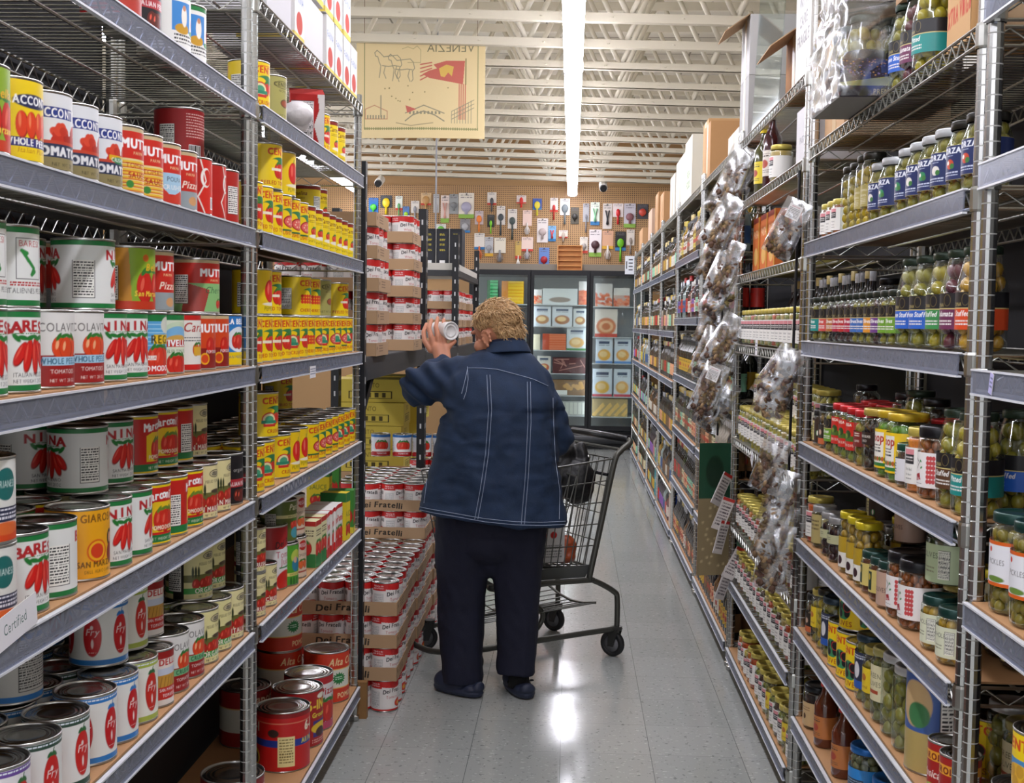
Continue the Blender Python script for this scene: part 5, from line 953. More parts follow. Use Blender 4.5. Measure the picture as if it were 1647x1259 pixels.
# ---------------------------------------------------------------- bottles in the far racks
FB = []
for i, (lk, gl, lb, cp, h, r) in enumerate((('dark oil bottle with yellow label', '#171c12', '#c8a02a', '#20201e', .24, .032), ('green oil bottle with cream label', '#26301a', '#cfc49c', '#b89a3a', .25, .031), ('amber bottle with white label', '#5a3a14', '#cfc9bc', '#1c1c1e', .22, .033), ('red sauce bottle with pale label', '#5c1812', '#d2c4b8', '#b8b4ae', .21, .031), ('dark bottle with peach label', '#1c181a', '#dca078', '#b8b8bc', .24, .030), ('dark bottle with mint label', '#1a1c1a', '#8ac0a0', '#8a8a90', .24, .030), ('black bottle with red label', '#141216', '#b8281e', '#a02020', .25, .030), ('golden oil bottle with yellow label', '#8a6c18', '#c8b440', '#b09c28', .24, .032), ('violet labelled slim bottle', '#2a2030', '#8a5aa8', '#2a2a30', .23, .030), ('dark bottle with brown label', '#1a1614', '#7a5a3a', '#c8b478', .25, .031), ('cream drink bottle with pink label', '#9a9284', '#b8787c', '#c8c4be', .22, .032), ('clear bottle with blue label', '#8a9a98', '#3a5a8a', '#d8dce0', .23, .031))):
    nm = ('oil_bottle', 'oil_bottle', 'dressing_bottle', 'sauce_bottle', 'vinegar_bottle', 'vinegar_bottle', 'hot_sauce_bottle', 'oil_bottle', 'syrup_bottle', 'marinade_bottle', 'cream_bottle', 'water_bottle')[i]; bottle(f'bt{i}', lk, r, h, gl, lb, cp, name=nm); bottle(f'bs{i}', lk, r, h, gl, lb, cp, simple=True, name=nm); FB.append(i)
# second right rack
fx = lambda z, kinds, row='front row', dx=0.0, lv=0.0, a=q0, b=q1, **k: fill(1, R2(z), z, kinds, a, b, dx=dx, lv=lv, row=row, **k)
fx(1.375, ['wl_r', 'wl_g', 'wl_y', 'wl_g', 'wl_y', 'wl_g']); fx(1.375, ['wl_y', 'wl_g'], 'second row', .085); fx(1.375, ['bt4', 'bt9', 'bt5'], 'back row', .19)
fx(.99, ['wl_p', 'wl_p', 'wl_g', 'wl_y', 'wl_p']); fx(.99, ['wl_g', 'wl_p', 'wl_o'], 'second row', .084); fx(.99, ['wl_p', 'wl_g'], 'upper second', .06, .1325, a=q0, b=q0+.55); run(1, R2(.99), .99, [('wl_p', 1213)], lv=.1325, dx=.05, row='upper front')
fx(.626, ['wl_d', 'wl_r', 'wl_g', 'wl_o']); fx(.626, ['wl_o', 'wl_g', 'wl_y'], 'second row', .084); fx(.626, ['wl_g', 'wl_o'], 'back row', .168)
fx(.395, ['wl_g', 'wl_r', 'wl_y', 'wl_d']); fx(.395, ['wl_r', 'wl_g'], 'second row', .084, a=q0, b=q1-.3)
fx(.097, ['wl_g', 'tal3', 'wl_g', 'wl_d'], b=4.45); fx(.097, ['wl_r', 'wl_o', 'wl_s'], a=4.46, b=4.9); fx(.097, ['wl_g', 'wl_d', 'wl_y'], 'second row', .084, b=4.7)
run(1, R2(1.948), 1.948, [('vin', 1228), ('vin2', 1214), ('wl_y', 1238)], y0=q0, y1=q1)
run(1, R2(1.655), 1.655, [('wl_y', 1236), ('wl_g', 1250), ('wl_g', 1262)], row='second row', dx=.09)
def f(c, x, w): c.band(0, 10, '#8a2a14'); c.t(x, 36, 14, 'PASTA', '#f4e0b0', .8); c.e(x, 70, w*.3, 16, '#e0b060'); c.r(w-10, 0, w, 100, '#c8941c')
boxkind('obox', 'food_carton', 'carton', 'orange food carton', .10, .16, .22, '#cf6a26', f)
for i, y in enumerate((4.93, 4.74, 4.56)): put('obox', XR+.11, y, 1.660, PI/2*0+PI, 'front row', R2(1.655))
PAL = [(7, 1, 9, 2, 11), (3, 6, 10, 11, 5, 8), (0, 2, 0, 9, 5), (4, 5, 10, 9, 1), (6, 5, 9, 4, 1), (0, 9, 9, 2, 4)]
shn = lambda zs: [z for z, _ in zs[1:]]
for ri, (y0, y1, zs, nm) in enumerate(((5.16, 6.50, R3Z, 'third'), (6.58, 8.0, R4Z, 'fourth'), (8.08, 9.42, R5Z, 'fifth'), (9.5, 10.73, R5Z, 'sixth'), (10.81, 12.08, R5Z, 'seventh'), (12.16, 13.43, R5Z, 'eighth'))):
    for si, z in enumerate(shn(zs)):
        pre = 'bt' if ri < 2 else 'bs'; y = y0; pal = PAL[(si+(0 if ri < 2 else ri)) % 6]; sh = f"{nm} right rack {['sixth', 'fifth', 'fourth', 'third', 'second', 'bottom'][si]} shelf"
        if ri >= 2 and si == 5: y += .35
        while y < y1-.07:
            n = R.choice((1, 2, 2, 3)); k = pre+str(R.choice(pal))
            for _ in range(n):
                p = PROTO[k]
                if y+2*p['r'] > y1: break
                put(k, XR+.014+p['r'], y+p['r'], z+.0048, PI+R.uniform(-.3, .3), 'front row', sh)
                if ri < 2 and si < 5 and R.random() < .55: put(k, XR+.020+3*p['r'], y+p['r'], z+.0048, PI, 'second row', sh)
                y += 2*p['r']+.003
            y += R.uniform(.0, .02)
# ---------------------------------------------------------------- fridge at the end of the aisle
FY = 14.0; DX = [-1.156, -.474, .208, .89]; fr = thing('display_fridge', 'tall black glass door fridge at the end of the aisle', 'fridge', (0, FY, 0))
b = MB(); b.box(-1.19, .05, 2.0, .925, .80, 2.06); b.box(-1.19, .05, .0, -1.165, .80, 2.0); b.box(.90, .05, .0, .925, .80, 2.0); b.box(-1.165, .05, .0, .90, .80, .20); b.build('cabinet', BLACK, fr)
b = MB(); b.box(-1.165, .76, .2, .90, .79, 2.0); b.build('back_wall', mat('fridge_inside', '#c8ccd0', .4), fr)
b = MB(); b.tube([(-1.19, -.02, .12), (.925, -.02, .12)], .055, 14); b.build('bumper', mat('dark_bumper', '#2c2d30', .4), fr)
for i in range(3):
    x0, x1 = DX[i]+.004, DX[i+1]-.004; b = MB(); b.box(x0, 0, .22, x0+.035, .045, 2.05); b.box(x1-.035, 0, .22, x1, .045, 2.05); b.box(x0+.035, 0, .22, x1-.035, .045, .27); b.box(x0+.035, 0, 2.0, x1-.035, .045, 2.05)
    d = b.build('door', BLACK, fr); b = MB(); b.box(x0+.035, .018, .27, x1-.035, .024, 2.0); b.build('door_pane', GLASS, d)
    b = MB(); b.box(x1-.030, -.03, .9, x1-.015, -.001, 1.25); b.build('door_handle', BLKPL, d)
for x in (DX[0]+.02, DX[1], DX[2], DX[3]-.02):
    b = MB(); b.box(x-.014, .072, .3, x+.014, .085, 1.95); b.build('fridge_lamp', mat('fridge_light', '#eef4ff', .4, emis=4.0), fr)
    b = MB(); b.box(x-.034, .047, .2, x+.034, .066, 2.0); b.build('mullion', BLACK, fr)
FZ = [.33, .53, .77, .90, 1.16, 1.42, 1.68]
fz = {}
def fpx(x0, y0, x1, y1, y=FY+.14):
    a, zb = ony(x0, y1, y); c, zt_ = ony(x1, y0, y); return a, c, zb, zt_
for i in range(3):
    zs = [ony(700, py, FY+.12)[1] for py in ((487, 522, 560, 597, 632, 664), (487, 522, 560, 597, 632, 664), (489, 538, 580, 633, 665))[i]]
    for z in zs: b = MB(); b.box(DX[i]+.03, .10, z-.012, DX[i+1]-.03, .74, z); b.build('shelf', mat('fridge_shelf', '#b9bec4', .35), fr)
    fz[i] = zs
FN = 0
def fbox(door, row, x0, x1, top, bg, lab, paint=None, dep=.2, name='frozen_food_box', cat='box', m=None, y=FY+.13):
    z = fz[door][row]; xa = ony(x0, 520, y)[0]; xb = ony(x1, 520, y)[0]; h = ony(900, top, y)[1]-z; w = xb-xa
    c = Cv(w/h*100, 100, bg, .3); (paint or (lambda c, x, w: None))(c, c.w/2, c.w); b = MB(); b.box(0, .001, 0, w, dep, h); o = obj(name, b.mesh(name, m or mat('side_'+bg, bg, .6)), None, (xa, y, z+.001))
    if paint: obj('printed_face', flat(c, w, h, 'printed_face'), o)
    tag(o, lab+', in the glass door fridge', cat, group='goods in the glass door fridge')
pie = lambda fc, bt=None: (lambda c, x, w: (c.r(w*.2, 14, w*.8, 22, '#3a4a6a'), c.e(x, 66, w*.36, 22, fc), c.e(x-3, 63, w*.22, 12, '#e8c890'), c.small(w*.2, 28, w*.8, 36, '#8a90a0', 1), bt and c.band(90, 100, bt)))
def shr(c, x, w): c.band(0, 40, '#d8d4d4'); [c.e(R.uniform(0, w), R.uniform(45, 95), 9, 6, R.choice(['#d8704a', '#e08a6a', '#c85a3a']), R.random()) for _ in range(30)]
def strp(col, col2): return lambda c, x, w: [c.band(i*14, i*14+9, col) for i in range(8)]+[c.r(0, 0, w*.3, 100, col2)]
for a in ((0, 0, 783, 800, 452, '#1f8a4a', 'green stack of flat frozen boxes, left door', strp('#5ad08a', '#1f6a3a')), (0, 0, 806, 841, 453, '#f0b010', 'yellow stack of flat frozen boxes, left door', strp('#f8cc30', '#e08a20')), (0, 1, 786, 806, 496, '#3a8a3a', 'green box, left door', pie('#a8c060')), (0, 1, 812, 842, 500, '#2c3436', 'dark box with white lid, left door', pie('#e0e0e0')),
          (1, 0, 855, 871, 466, '#c8c2b0', 'bag of mixed vegetables, middle door', shr), (1, 0, 872, 928, 464, '#d4d8dc', 'white box on top shelf, middle door', lambda c, x, w: c.e(x, 70, w*.3, 16, '#8a7a70')), (1, 0, 930, 944, 452, '#c84a3a', 'red packet on top shelf, middle door', shr),
          (1, 1, 858, 886, 493, '#ccd2dc', 'pale blue biscuit box at left, middle door', pie('#b07840')), (1, 1, 888, 920, 493, '#ccd2dc', 'pale blue biscuit box at centre, middle door', pie('#a86a3a')), (1, 1, 922, 944, 496, '#c8ccd0', 'pale biscuit box at right, middle door', pie('#a8764a')),
          (1, 2, 855, 869, 538, '#d8d0b8', 'cream carton, middle door', None), (1, 2, 873, 911, 537, '#d8683c', 'four stacked orange boxes, middle door', strp('#e0805a', '#c85030')), (1, 2, 912, 944, 526, '#ccd4dc', 'pale box with pie picture, middle door', pie('#d8a860', '#4a8a4a')),
          (1, 3, 865, 887, 573, '#d4d0cc', 'small white box with red print, middle door', pie('#c86a4a')), (1, 3, 890, 944, 575, '#5a2c30', 'dark tray of red meat, middle door', lambda c, x, w: [c.line([(R.uniform(0, w), R.uniform(10, 90)), (R.uniform(0, w), R.uniform(10, 90))], 4, '#c08a80') for _ in range(9)]),
          (1, 4, 884, 944, 611, '#8a6a4c', 'row of pastries with price card, middle door', lambda c, x, w: ([c.e(R.uniform(0, w), R.uniform(20, 60), 14, 12, '#c89a5a') for _ in range(14)], c.r(w*.1, 66, w*.5, 96, '#e8e8e8'))), (1, 5, 905, 944, 645, '#a8aaa8', 'grey plastic packs, middle door', lambda c, x, w: [c.r(i*30, 10, i*30+22, 90, '#c8cac4') for i in range(8)]),
          (2, 0, 957, 984, 455, '#d8d4d4', 'bag of prawns, right door', shr), (2, 0, 986, 1012, 462, '#c8a8a0', 'second bag of prawns, right door', shr), (2, 1, 957, 993, 496, '#d8cfc8', 'large box with spiral pastry picture, right door', lambda c, x, w: (c.e(x, 62, w*.42, 30, '#c8744a'), c.e(x, 62, w*.3, 20, '#e0b088'), c.e(x, 62, w*.18, 12, '#c8744a'), c.band(88, 100, '#c8483a'))),
          (2, 2, 959, 986, 543, '#ccd6e4', 'pale blue pie box at left, upper right door', pie('#e0a848', '#5a8ac8')), (2, 2, 989, 1016, 543, '#ccd6e4', 'pale blue pie box at right, upper right door', pie('#e0a04a', '#5a8ac8')), (2, 3, 955, 986, 592, '#ccd6e4', 'pale pie box with pink base, lower right door', pie('#e0b048', '#c8485a')), (2, 3, 989, 1016, 592, '#ccd6e4', 'second pie box with pink base, lower right door', pie('#e0a858', '#c8485a')),
          (2, 4, 955, 1012, 640, '#b8a070', 'long yellow cones in a row, right door', lambda c, x, w: [c.poly([(i*40, 90), (i*40+60, 20), (i*40+70, 40), (i*40+16, 98)], '#e8c070') for i in range(8)])):
    fbox(*a)
# ---------------------------------------------------------------- utensils on the pegboard
PG = YB-.03; UC = {}
def utensil(x0, x1, y0, y1, card, tool, shape, lab):
    xa, zt_ = ony(x0, y0, PG-.02); xb, zb = ony(x1, y1, PG-.02); w, h = xb-xa, zt_-zb; cx = (xa+xb)/2
    o = thing('packaged_utensil', lab+', hanging on the brown pegboard', 'utensil', (cx, PG-.012, zb), group='packaged kitchen tools on the pegboard')
    ch = h*(.62 if shape in 'wsk' else 1.0); c = Cv(w/ch*100, 100, card, .35); c.small(c.w*.15, 8, c.w*.85, 24, '#6a6468', 2, int(x0)); c.e(c.w/2, 6, 3, 3, '#333')
    if R.random() < .5: c.band(84, 100, R.choice(['#c8483a', '#3a7ab0', '#d8a83a', '#8ab04a']))
    b = MB(); b.box(-w/2, 0, h-ch, w/2, .004, h); k = obj('backing_card', b.mesh('backing_card', mat('card_'+card, card, .7)), o); me = flat(c, w, ch, 'card_print'); me.transform(Matrix.Translation((-w/2, -.0006, h-ch))); obj('card_print', me, k)
    t = MB(); z0 = 0 if shape in 'wsk' else h*.12; hz = h*.8
    t.tube([(0, -.014, z0+.01), (0, -.014, hz*.62)], [w*.11, w*.08], 8)
    if shape == 's': t.ball((0, -.014, hz*.78), w*.33, 0, 12, 8, (1, .25, 1.3))
    elif shape == 'w': [t.tube([(0, -.016, hz*.5), (s*w*.28, -.016, z0+hz*.24), (s*w*.14, -.016, z0+.005)], .004, 5) for s in (-1, -.5, .5, 1)]
    elif shape == 'o': t.ball((0, -.016, hz*.55), w*.34, 0, 12, 8, (1, .4, 1))
    elif shape == 'x': [t.tube([(s*w*.1, -.016, z0+.02), (-s*w*.2, -.016, hz*.9)], .008, 6) for s in (-1, 1)]
    else: t.ball((0, -.016, hz*.7), w*.2, 0, 10, 6, (1, .5, 2))
    t.build('tool', mat('tool_'+tool, tool, .4), o, smooth=True); hk = MB(); hk.tube([(0, .012, h+.008), (0, -.03, h+.004)], .003, 5); hk.build('peg_hook', CHROME, o)
W_ = '#ddd6cc'
for u in ((612, 630, 314, 346, '#4a4c50', '#e8c81c', 's', 'yellow round brush'), (636, 647, 315, 352, '#dfe4d8', '#5a9a5a', 'k', 'narrow white pack with green tool'), (648, 658, 332, 354, '#5a80b8', '#9ac82a', 'o', 'small blue pack with lime tool'), (661, 674, 323, 354, W_, '#8a8a8e', 'k', 'white pack with grey tool'), (677, 693, 310, 342, '#d8b88a', '#b88a50', 's', 'wooden masher with blue top'), (697, 706, 312, 360, '#b8b6b4', '#c8c8cc', 'k', 'tall silver tool'),
          (709, 722, 314, 358, '#e0cfc4', '#d8a090', 'x', 'pink handled tongs'), (723, 737, 312, 344, '#9a9c9a', '#77797a', 'o', 'grey blister pack'), (738, 762, 310, 351, '#e4dccc', '#a8a4b8', 'o', 'large white pack with round disc'), (764, 777, 339, 374, '#c8b8b8', '#e07a2a', 's', 'orange handled pack'), (784, 798, 309, 342, W_, '#4a4a4c', 'k', 'white pack with dark peeler'), (784, 795, 345, 377, '#3a3c3a', '#7ac82a', 'k', 'lime green tool on dark card'), (799, 812, 331, 380, W_, '#3c4448', 's', 'white pack with dark spatula, left one'),
          (740, 756, 352, 374, '#8a8888', '#a8a8aa', 'o', 'short grey pack'), (701, 717, 360, 376, '#dcdcd4', '#6ab04a', 'o', 'small white and green pack'), (763, 779, 375, 417, W_, '#d8703a', 'w', 'white pack of orange tipped whisks'), (780, 793, 381, 412, '#bdbdbf', '#9a9a9e', 'o', 'clear grey pack'), (795, 813, 382, 422, '#e2dac8', '#8a8a8c', 'w', 'white pack with silver whisk'), (817, 831, 336, 387, W_, '#3a4644', 's', 'white pack with dark spatula, right one'), (831, 846, 314, 335, '#e0d4cc', '#c8281e', 'k', 'white pack with red tool, upper left'),
          (841, 855, 338, 378, '#e4c8bc', '#d8d0c8', 'w', 'pink printed whisk pack'), (857, 871, 319, 348, '#3a5aa8', '#d8c83a', 's', 'blue oval pack with yellow spoon'), (864, 881, 351, 390, '#dcd4d0', '#b8a8a4', 'o', 'clear pack with long handle'), (885, 897, 318, 355, W_, '#b82820', 'k', 'white pack with dark red peeler'), (901, 916, 319, 362, '#eceae4', '#6a7478', 's', 'bright white pack with grey square'), (918, 931, 333, 360, '#5a5448', '#2c2a26', 'o', 'dark short pack under the lamp'), (938, 947, 327, 375, '#a8a8aa', '#8a8a90', 'k', 'tall silver sleeve'),
          (950, 964, 325, 362, '#dfe8d8', '#8ac89a', 'x', 'pale green scissors'), (970, 984, 327, 368, '#d8d0c8', '#2c2c30', 'x', 'black handled scissors'), (986, 1002, 327, 362, '#e8dcd8', '#c81c24', 'k', 'white card with red corkscrew'), (1004, 1022, 327, 366, '#c8c4cc', '#8a5a60', 'o', 'clear oval pack'), (1025, 1042, 328, 352, '#4a484c', '#c84a3a', 'o', 'dark rounded pack with red tool'), (882, 894, 363, 388, '#7ab0d8', '#c83a3a', 'x', 'small blue and red pack'), (899, 913, 370, 390, '#e0d4c8', '#b8a898', 'k', 'short white pack above wooden tray'),
          (933, 945, 381, 407, '#e0d8cc', '#a8a09a', 'o', 'white pack right of wooden tray'), (948, 967, 369, 413, '#e4dcdc', '#4a2c30', 'o', 'white pack with dark round tea ball'), (969, 986, 371, 418, '#d8a888', '#d8d0c8', 'w', 'orange and white whisk pack'), (990, 1006, 372, 422, '#2c2c2a', '#6ab81c', 's', 'green turner on black card'), (1008, 1020, 369, 410, '#ddd4c8', '#9a9088', 'k', 'white pack nearest the right rack'), (829, 838, 388, 433, '#c8a85a', '#d8d4cc', 'w', 'wooden oval brush'), (839, 857, 381, 418, '#e8d0c4', '#b8b8bc', 'w', 'pink flowered whisk pack, lower'),
          (867, 883, 398, 433, '#6a8ac8', '#a8202a', 'o', 'blue oval pack with red tool'), (593, 608, 318, 345, '#2a6ab0', '#4ac83a', 'o', 'blue and green pack beside the left rack')): utensil(*u)
# wooden tray standing on the fridge
xa, z0 = ony(896, 434, FY+.3); xb, z1 = ony(937, 392, FY+.3); w, h = xb-xa, .30
b = MB(); b.box(0, 0, 0, w, .012, h); b.box(0, -.05, 0, .012, 0, h); b.box(w-.012, -.05, 0, w, 0, h); b.box(.012, -.05, 0, w-.012, 0, .012); b.box(.012, -.05, h-.012, w-.012, 0, h)
for k in range(1, 5): b.box(.012, -.045, h*k/5-.005, w-.012, 0, h*k/5+.005)
tag(b.build('wooden_tray', mat('honey_wood', '#c88a4a', .5, vary=.15)), 'slatted wooden tray standing on top of the fridge', 'tray').location = (xa, FY+.3, 2.062)
b = MB(); b.box(0, 0, 0, 1.9, .3, .09); tag(b.build('ledge_box', mat('grey_ledge', '#8a8276', .8)), 'long flat brown ledge behind the fridge top', 'ledge').location = (-1.15, FY+.5, 2.062)
# security cameras
for px, py, lb in ((612, 292, 'white security camera by the left rack post'), (970, 300, 'white security camera right of the ceiling lamp')):
    x, z = ony(px, py, 14.69); o = thing('security_camera', lb, 'camera', (x, 14.69, z), group='security cameras')
    b = MB(); b.tube([(0, .05, .03), (0, -.16, -.035)], .05, 16); b.build('camera_housing', mat('white_enamel'), o, smooth=False); b = MB(); b.tube([(0, -.161, -.0355), (0, -.20, -.05)], [.042, .04], 16); b.build('camera_lens', BLKPL, o)
    zj = zt(x)-z; b = MB(); b.tube([(0, -.02, .04), (0, .034, .09), (0, .034, 3.799-z)], .011, 8); b.build('camera_bracket', mat('white_enamel'), o)
# small sign on the end of the right racks
c = Cv(60, 100, '#e8ecf2', .5); c.r(8, 30, 14, 70, '#2a2c34'); [c.r(24, 18+i*18, 50, 24+i*18, '#3a3c44') for i in range(4)]; x, z = ony(1005, 441, 13.35)
o = obj('aisle_sign', flat(c, .10, .20, 'sign_print'), None, (x, 13.35, z)); tag(o, 'small white aisle sign on the far end of the right racks', 'sign'); b = MB(); b.box(0, .001, 0, .10, .005, .20); b.build('sign_board', WHITE, o)
# ---------------------------------------------------------------- printed cloth banner, seen from its back
c = Cv(140, 100, '#e0cb9a', 3.0); INK, RD_, YG = '#8f8870', '#c4685a', '#a08a58'
def mt(*a, **k): pass
c.line([(9, 0), (9, 90), (132, 90), (132, 0)], .9, '#8a8a5a'); [c.r(9+i*2.4, 88.6, 10.2+i*2.4, 91.4, '#8a8a5a') for i in range(52)]
n0_ = c.a.copy(); t2 = Cv(140, 100, '#e0cb9a', 3.0); t2.t(38+0, 11, 8.5, 'VENEZIA', '#7a7458', 1.05); m = t2.a[:, ::-1]; msk = (np.abs(m-np.array(lin('#e0cb9a'), np.float32)).sum(2) > .01); c.a[msk] = m[msk]
def horse(x, y, k, s=1):
    P = [(0, 12), (4, 8), (14, 9), (22, 10), (27, 5), (31, 2), (34, 5), (33, 9), (30, 10), (28, 17), (26, 21), (27, 30), (28, 36)]
    c.line([(x+s*a*k, y+b*k) for a, b in P], .8, INK); c.line([(x+s*a*k, y+b*k) for a, b in [(0, 12), (-2, 20), (1, 24), (0, 34), (2, 37)]], .8, INK); c.line([(x+s*a*k, y+b*k) for a, b in [(1, 22), (8, 21), (16, 22), (24, 21)]], .8, INK)
    for q in (5, 20): c.line([(x+s*q*k, y+22*k), (x+s*(q+2)*k, y+30*k), (x+s*(q-1)*k, y+37*k)], .8, INK)
horse(48, 8, .82, -1); horse(62, 12, .8, -1); c.line([(50, 8), (56, 6), (62, 8), (66, 5), (70, 9), (70, 22), (56, 22)], .5, '#a09468')
c.poly([(72, 34), (80, 38), (104, 42), (116, 44), (118, 20), (98, 20), (84, 24), (88, 28), (80, 30)], RD_); [c.line([(82, 22+i*3), (70, 24+i*4)], 1.3, RD_) for i in range(5)]; c.poly([(92, 36), (90, 28), (98, 24), (106, 26), (104, 36), (100, 32), (96, 37)], '#d8b45a')
[c.line([(112+i*2.2, 44), (112+i*2.2, 80)], 1.0, RD_) for i in range(4)]; c.line([(119, 18), (119, 44)], 1.2, '#8a7a50')
c.line([(10, 70), (20, 66), (34, 72), (34, 80), (10, 80), (10, 70)], .9, '#c08a6a'); [c.r(12+i*3, 76, 13.4+i*3, 80, INK) for i in range(7)]; c.line([(27, 56), (27, 78)], 1.1, INK)
c.line([(54, 82), (62, 76), (74, 72), (86, 76), (96, 82)], 1.2, INK); c.line([(54, 74), (74, 66), (96, 74)], 1.0, INK); [c.r(58+i*4, 72, 60+i*4, 75, INK) for i in range(9)]; c.poly([(54, 66), (66, 70), (56, 74)], RD_); c.line([(44, 84), (60, 87), (84, 84)], .8, '#9a8a68')
[c.line([(104, 74-i*4+6), (128, 60-i*4+8)], .7, INK) for i in range(3)]; [c.line([(104+i*3, 84), (104+i*3, 72-i*1.6)], .6, INK) for i in range(8)]
q = random.Random(8); [c.e(q.uniform(30, 100), q.uniform(44, 62), .7, .7, '#8a7a50') for _ in range(12)]
xa, zt_ = ony(574, 72, 7.67); xb, _ = ony(781, 78, 7.67); w = xb-xa; h = .60
bm = mat('banner_cloth', '#dcc48e', .9); ban = obj('cloth_banner', flat(c, w, h, 'cloth_banner', MATTE, lambda u, v: .010*np.sin(u*9)*(1-v)+.02*(np.abs(u-.5)*2)**6*(1-v)), None, (xa, 7.656, zt_-h+.02)); tag(ban, 'yellowed cloth banner with faded sketches, hanging under the ceiling joists', 'banner')
sol = ban.modifiers.new('cloth', 'SOLIDIFY'); sol.thickness = .0015
b = MB(); b.tube([(-.02, .002, h+.003), (w+.02, .002, h+.003)], .008, 8); b.build('banner_rod', mat('brown_rod', '#6a4a2c', .6), ban)
for xx in (.05, w-.05): b = MB(); b.tube([(xx, .002, h), (xx, .002, 3.799-(zt_-h+.02))], .0015, 4); b.build('banner_string', mat('brown_rod'), ban)
# hanging wire with sprinkler drop seen left of the aisle
for px, yy, a, nm in ((702, 9.0, 240, 'thin grey drop rod hanging from the joists behind the banner'), ):
    x, z = ony(px, a, yy); b = MB(); b.tube([(x, yy, 1.9), (x, yy, 3.72)], .007, 6); tag(b.build('drop_rod', mat('grey_clip')), nm, 'rod')
# ---------------------------------------------------------------- cartons on the right top shelves
def carton(x0, x1, y0, y1, z, h, col, lab, txt=None, tc='#b0402c', flap=False, name='storage_carton', cat='box', vary=0):
    b = MB(); b.box(0, 0, 0, x1-x0, y1-y0, h); o = obj(name, b.mesh(name, mat('carton_'+col, col, .8, vary=.05, vscale=5)), None, (x0, y0, z)); tag(o, lab, cat, group='cartons on the right top shelves')
    t = MB(); t.box(-.0008, (y1-y0)/2-.024, 0, 0, (y1-y0)/2+.024, h, 0); t.build('packing_tape', mat('tape', '#c8a878', .35), o) if not txt else None
    if txt:
        c = Cv((y1-y0)/h*100, 100, col, 1.0)
        for i, tx in enumerate(txt): c.t(c.w/2, (88 if len(tx) > 8 else 62+i*16) if len(txt) < 3 else 30+i*14, (9 if len(tx) > 8 else 12) if len(txt) < 3 else 9, tx, tc, .42 if len(tx) > 8 else .9, bold=.4, rise=3 if len(tx) > 8 else 0)
        me = flat(c, y1-y0, h, 'carton_print'); me.transform(Matrix.Translation((-.0009, y1-y0, 0))@Matrix.Rotation(-PI/2, 4, 'Z')); obj('carton_print', me, o)
    if flap: b = MB(); b.add([(0, 0, h), (0, y1-y0, h), (-.10, y1-y0, h-.07), (-.10, 0, h-.07), (0, 0, h+.004), (0, y1-y0, h+.004), (-.10, y1-y0, h-.066), (-.10, 0, h-.066)], [(0,3,2,1),(4,5,6,7),(0,1,5,4),(1,2,6,5),(2,3,7,6),(3,0,4,7)]); b.build('carton_flap', CARD, o)
    return o
carton(.70, .98, 2.225, 2.36, 1.9672, .36, '#c39a68', 'brown carton printed in red on the first right rack', ('EXTRA VIRGIN',), '#b83a26')
carton(.71, .98, 2.135, 2.22, 1.9672, .42, '#b99a78', 'tall brown carton with white paper, beside the red printed one')
run(1, R1(1.965), 1.965, [('dt_t', 1470), ('dt_p', 1455), ('dt_b', 1432), ('tal2', 1418)], y0=2.37, y1=2.78)
carton(.72, 1.0, 3.60-.28, 3.57, 1.9672, .40, '#c8a27a', 'brown carton behind the film wrapped cases')
Z2 = 2.2022
carton(.695, .95, 3.68, 3.93, Z2, .40, '#dcdad4', 'white carton with faint grey writing, topmost right rack', ('HANDLE', 'WITH', 'CARE', 'FRAGILE'), '#77757a')
carton(.72, .98, 3.96, 4.25, Z2, .21, '#b07a48', 'open brown carton with its flap hanging out', flap=True)
carton(.70, .95, 5.0, 5.25, Z2, .26, '#a8a6a4', 'grey carton, lower of two'); carton(.70, .95, 5.0, 5.24, Z2+.262, .24, '#b8b6b4', 'grey carton, upper of two, flap open', flap=True)
carton(.72, .98, 5.42, 5.78, Z2, .12, '#d4d0c4', 'low white carton behind the grey ones'); carton(.70, 1.0, 6.35, 6.62, Z2, .30, '#b88a5a', 'brown carton on the third right rack top'); carton(.72, 1.0, 6.64, 6.9, Z2, .36, '#c09868', 'taller brown carton beside the first'); carton(.70, 1.0, 7.3, 7.75, Z2, .38, '#e0dac8', 'large cream carton with green print', ('FRESH', 'FOODS'), '#4a8a5a')
carton(.70, .98, 7.78, 8.4, Z2, .34, '#e4e0d2', 'long cream carton next to the printed one'); carton(.70, .98, 8.5, 8.9, Z2, .30, '#dcd6ca', 'white carton on the fifth right rack top'); carton(.70, .98, 9.5, 9.9, Z2, .28, '#b98a5c', 'brown carton, nearest on the sixth right rack top'); carton(.70, .98, 10.1, 10.5, Z2, .34, '#b08252', 'brown carton, second on the sixth right rack top'); carton(.70, .98, 10.9, 11.4, Z2, .28, '#c8a890', 'pinkish brown carton on the seventh right rack'); carton(.70, .98, 12.3, 12.9, Z2, .22, '#c09468', 'brown carton nearest the fridge, on the rack top')
carton(.70, .92, 3.70, 3.90, 1.9502, .17, '#d6d4d6', 'white carton under the top shelf, second right rack', ('PASTA',), '#8a8a90')
b = MB(); b.box(0, 0, 0, .004, .62, .66); o = tag(b.build('acrylic_sheet', glassy('acrylic', '#eef4f4', .90, .05, True, .3)), 'tall clear acrylic sheet standing on the top right shelf', 'sheet'); o.location = (.70, 4.28, Z2+.002); o.rotation_euler = (0, .04, 0)
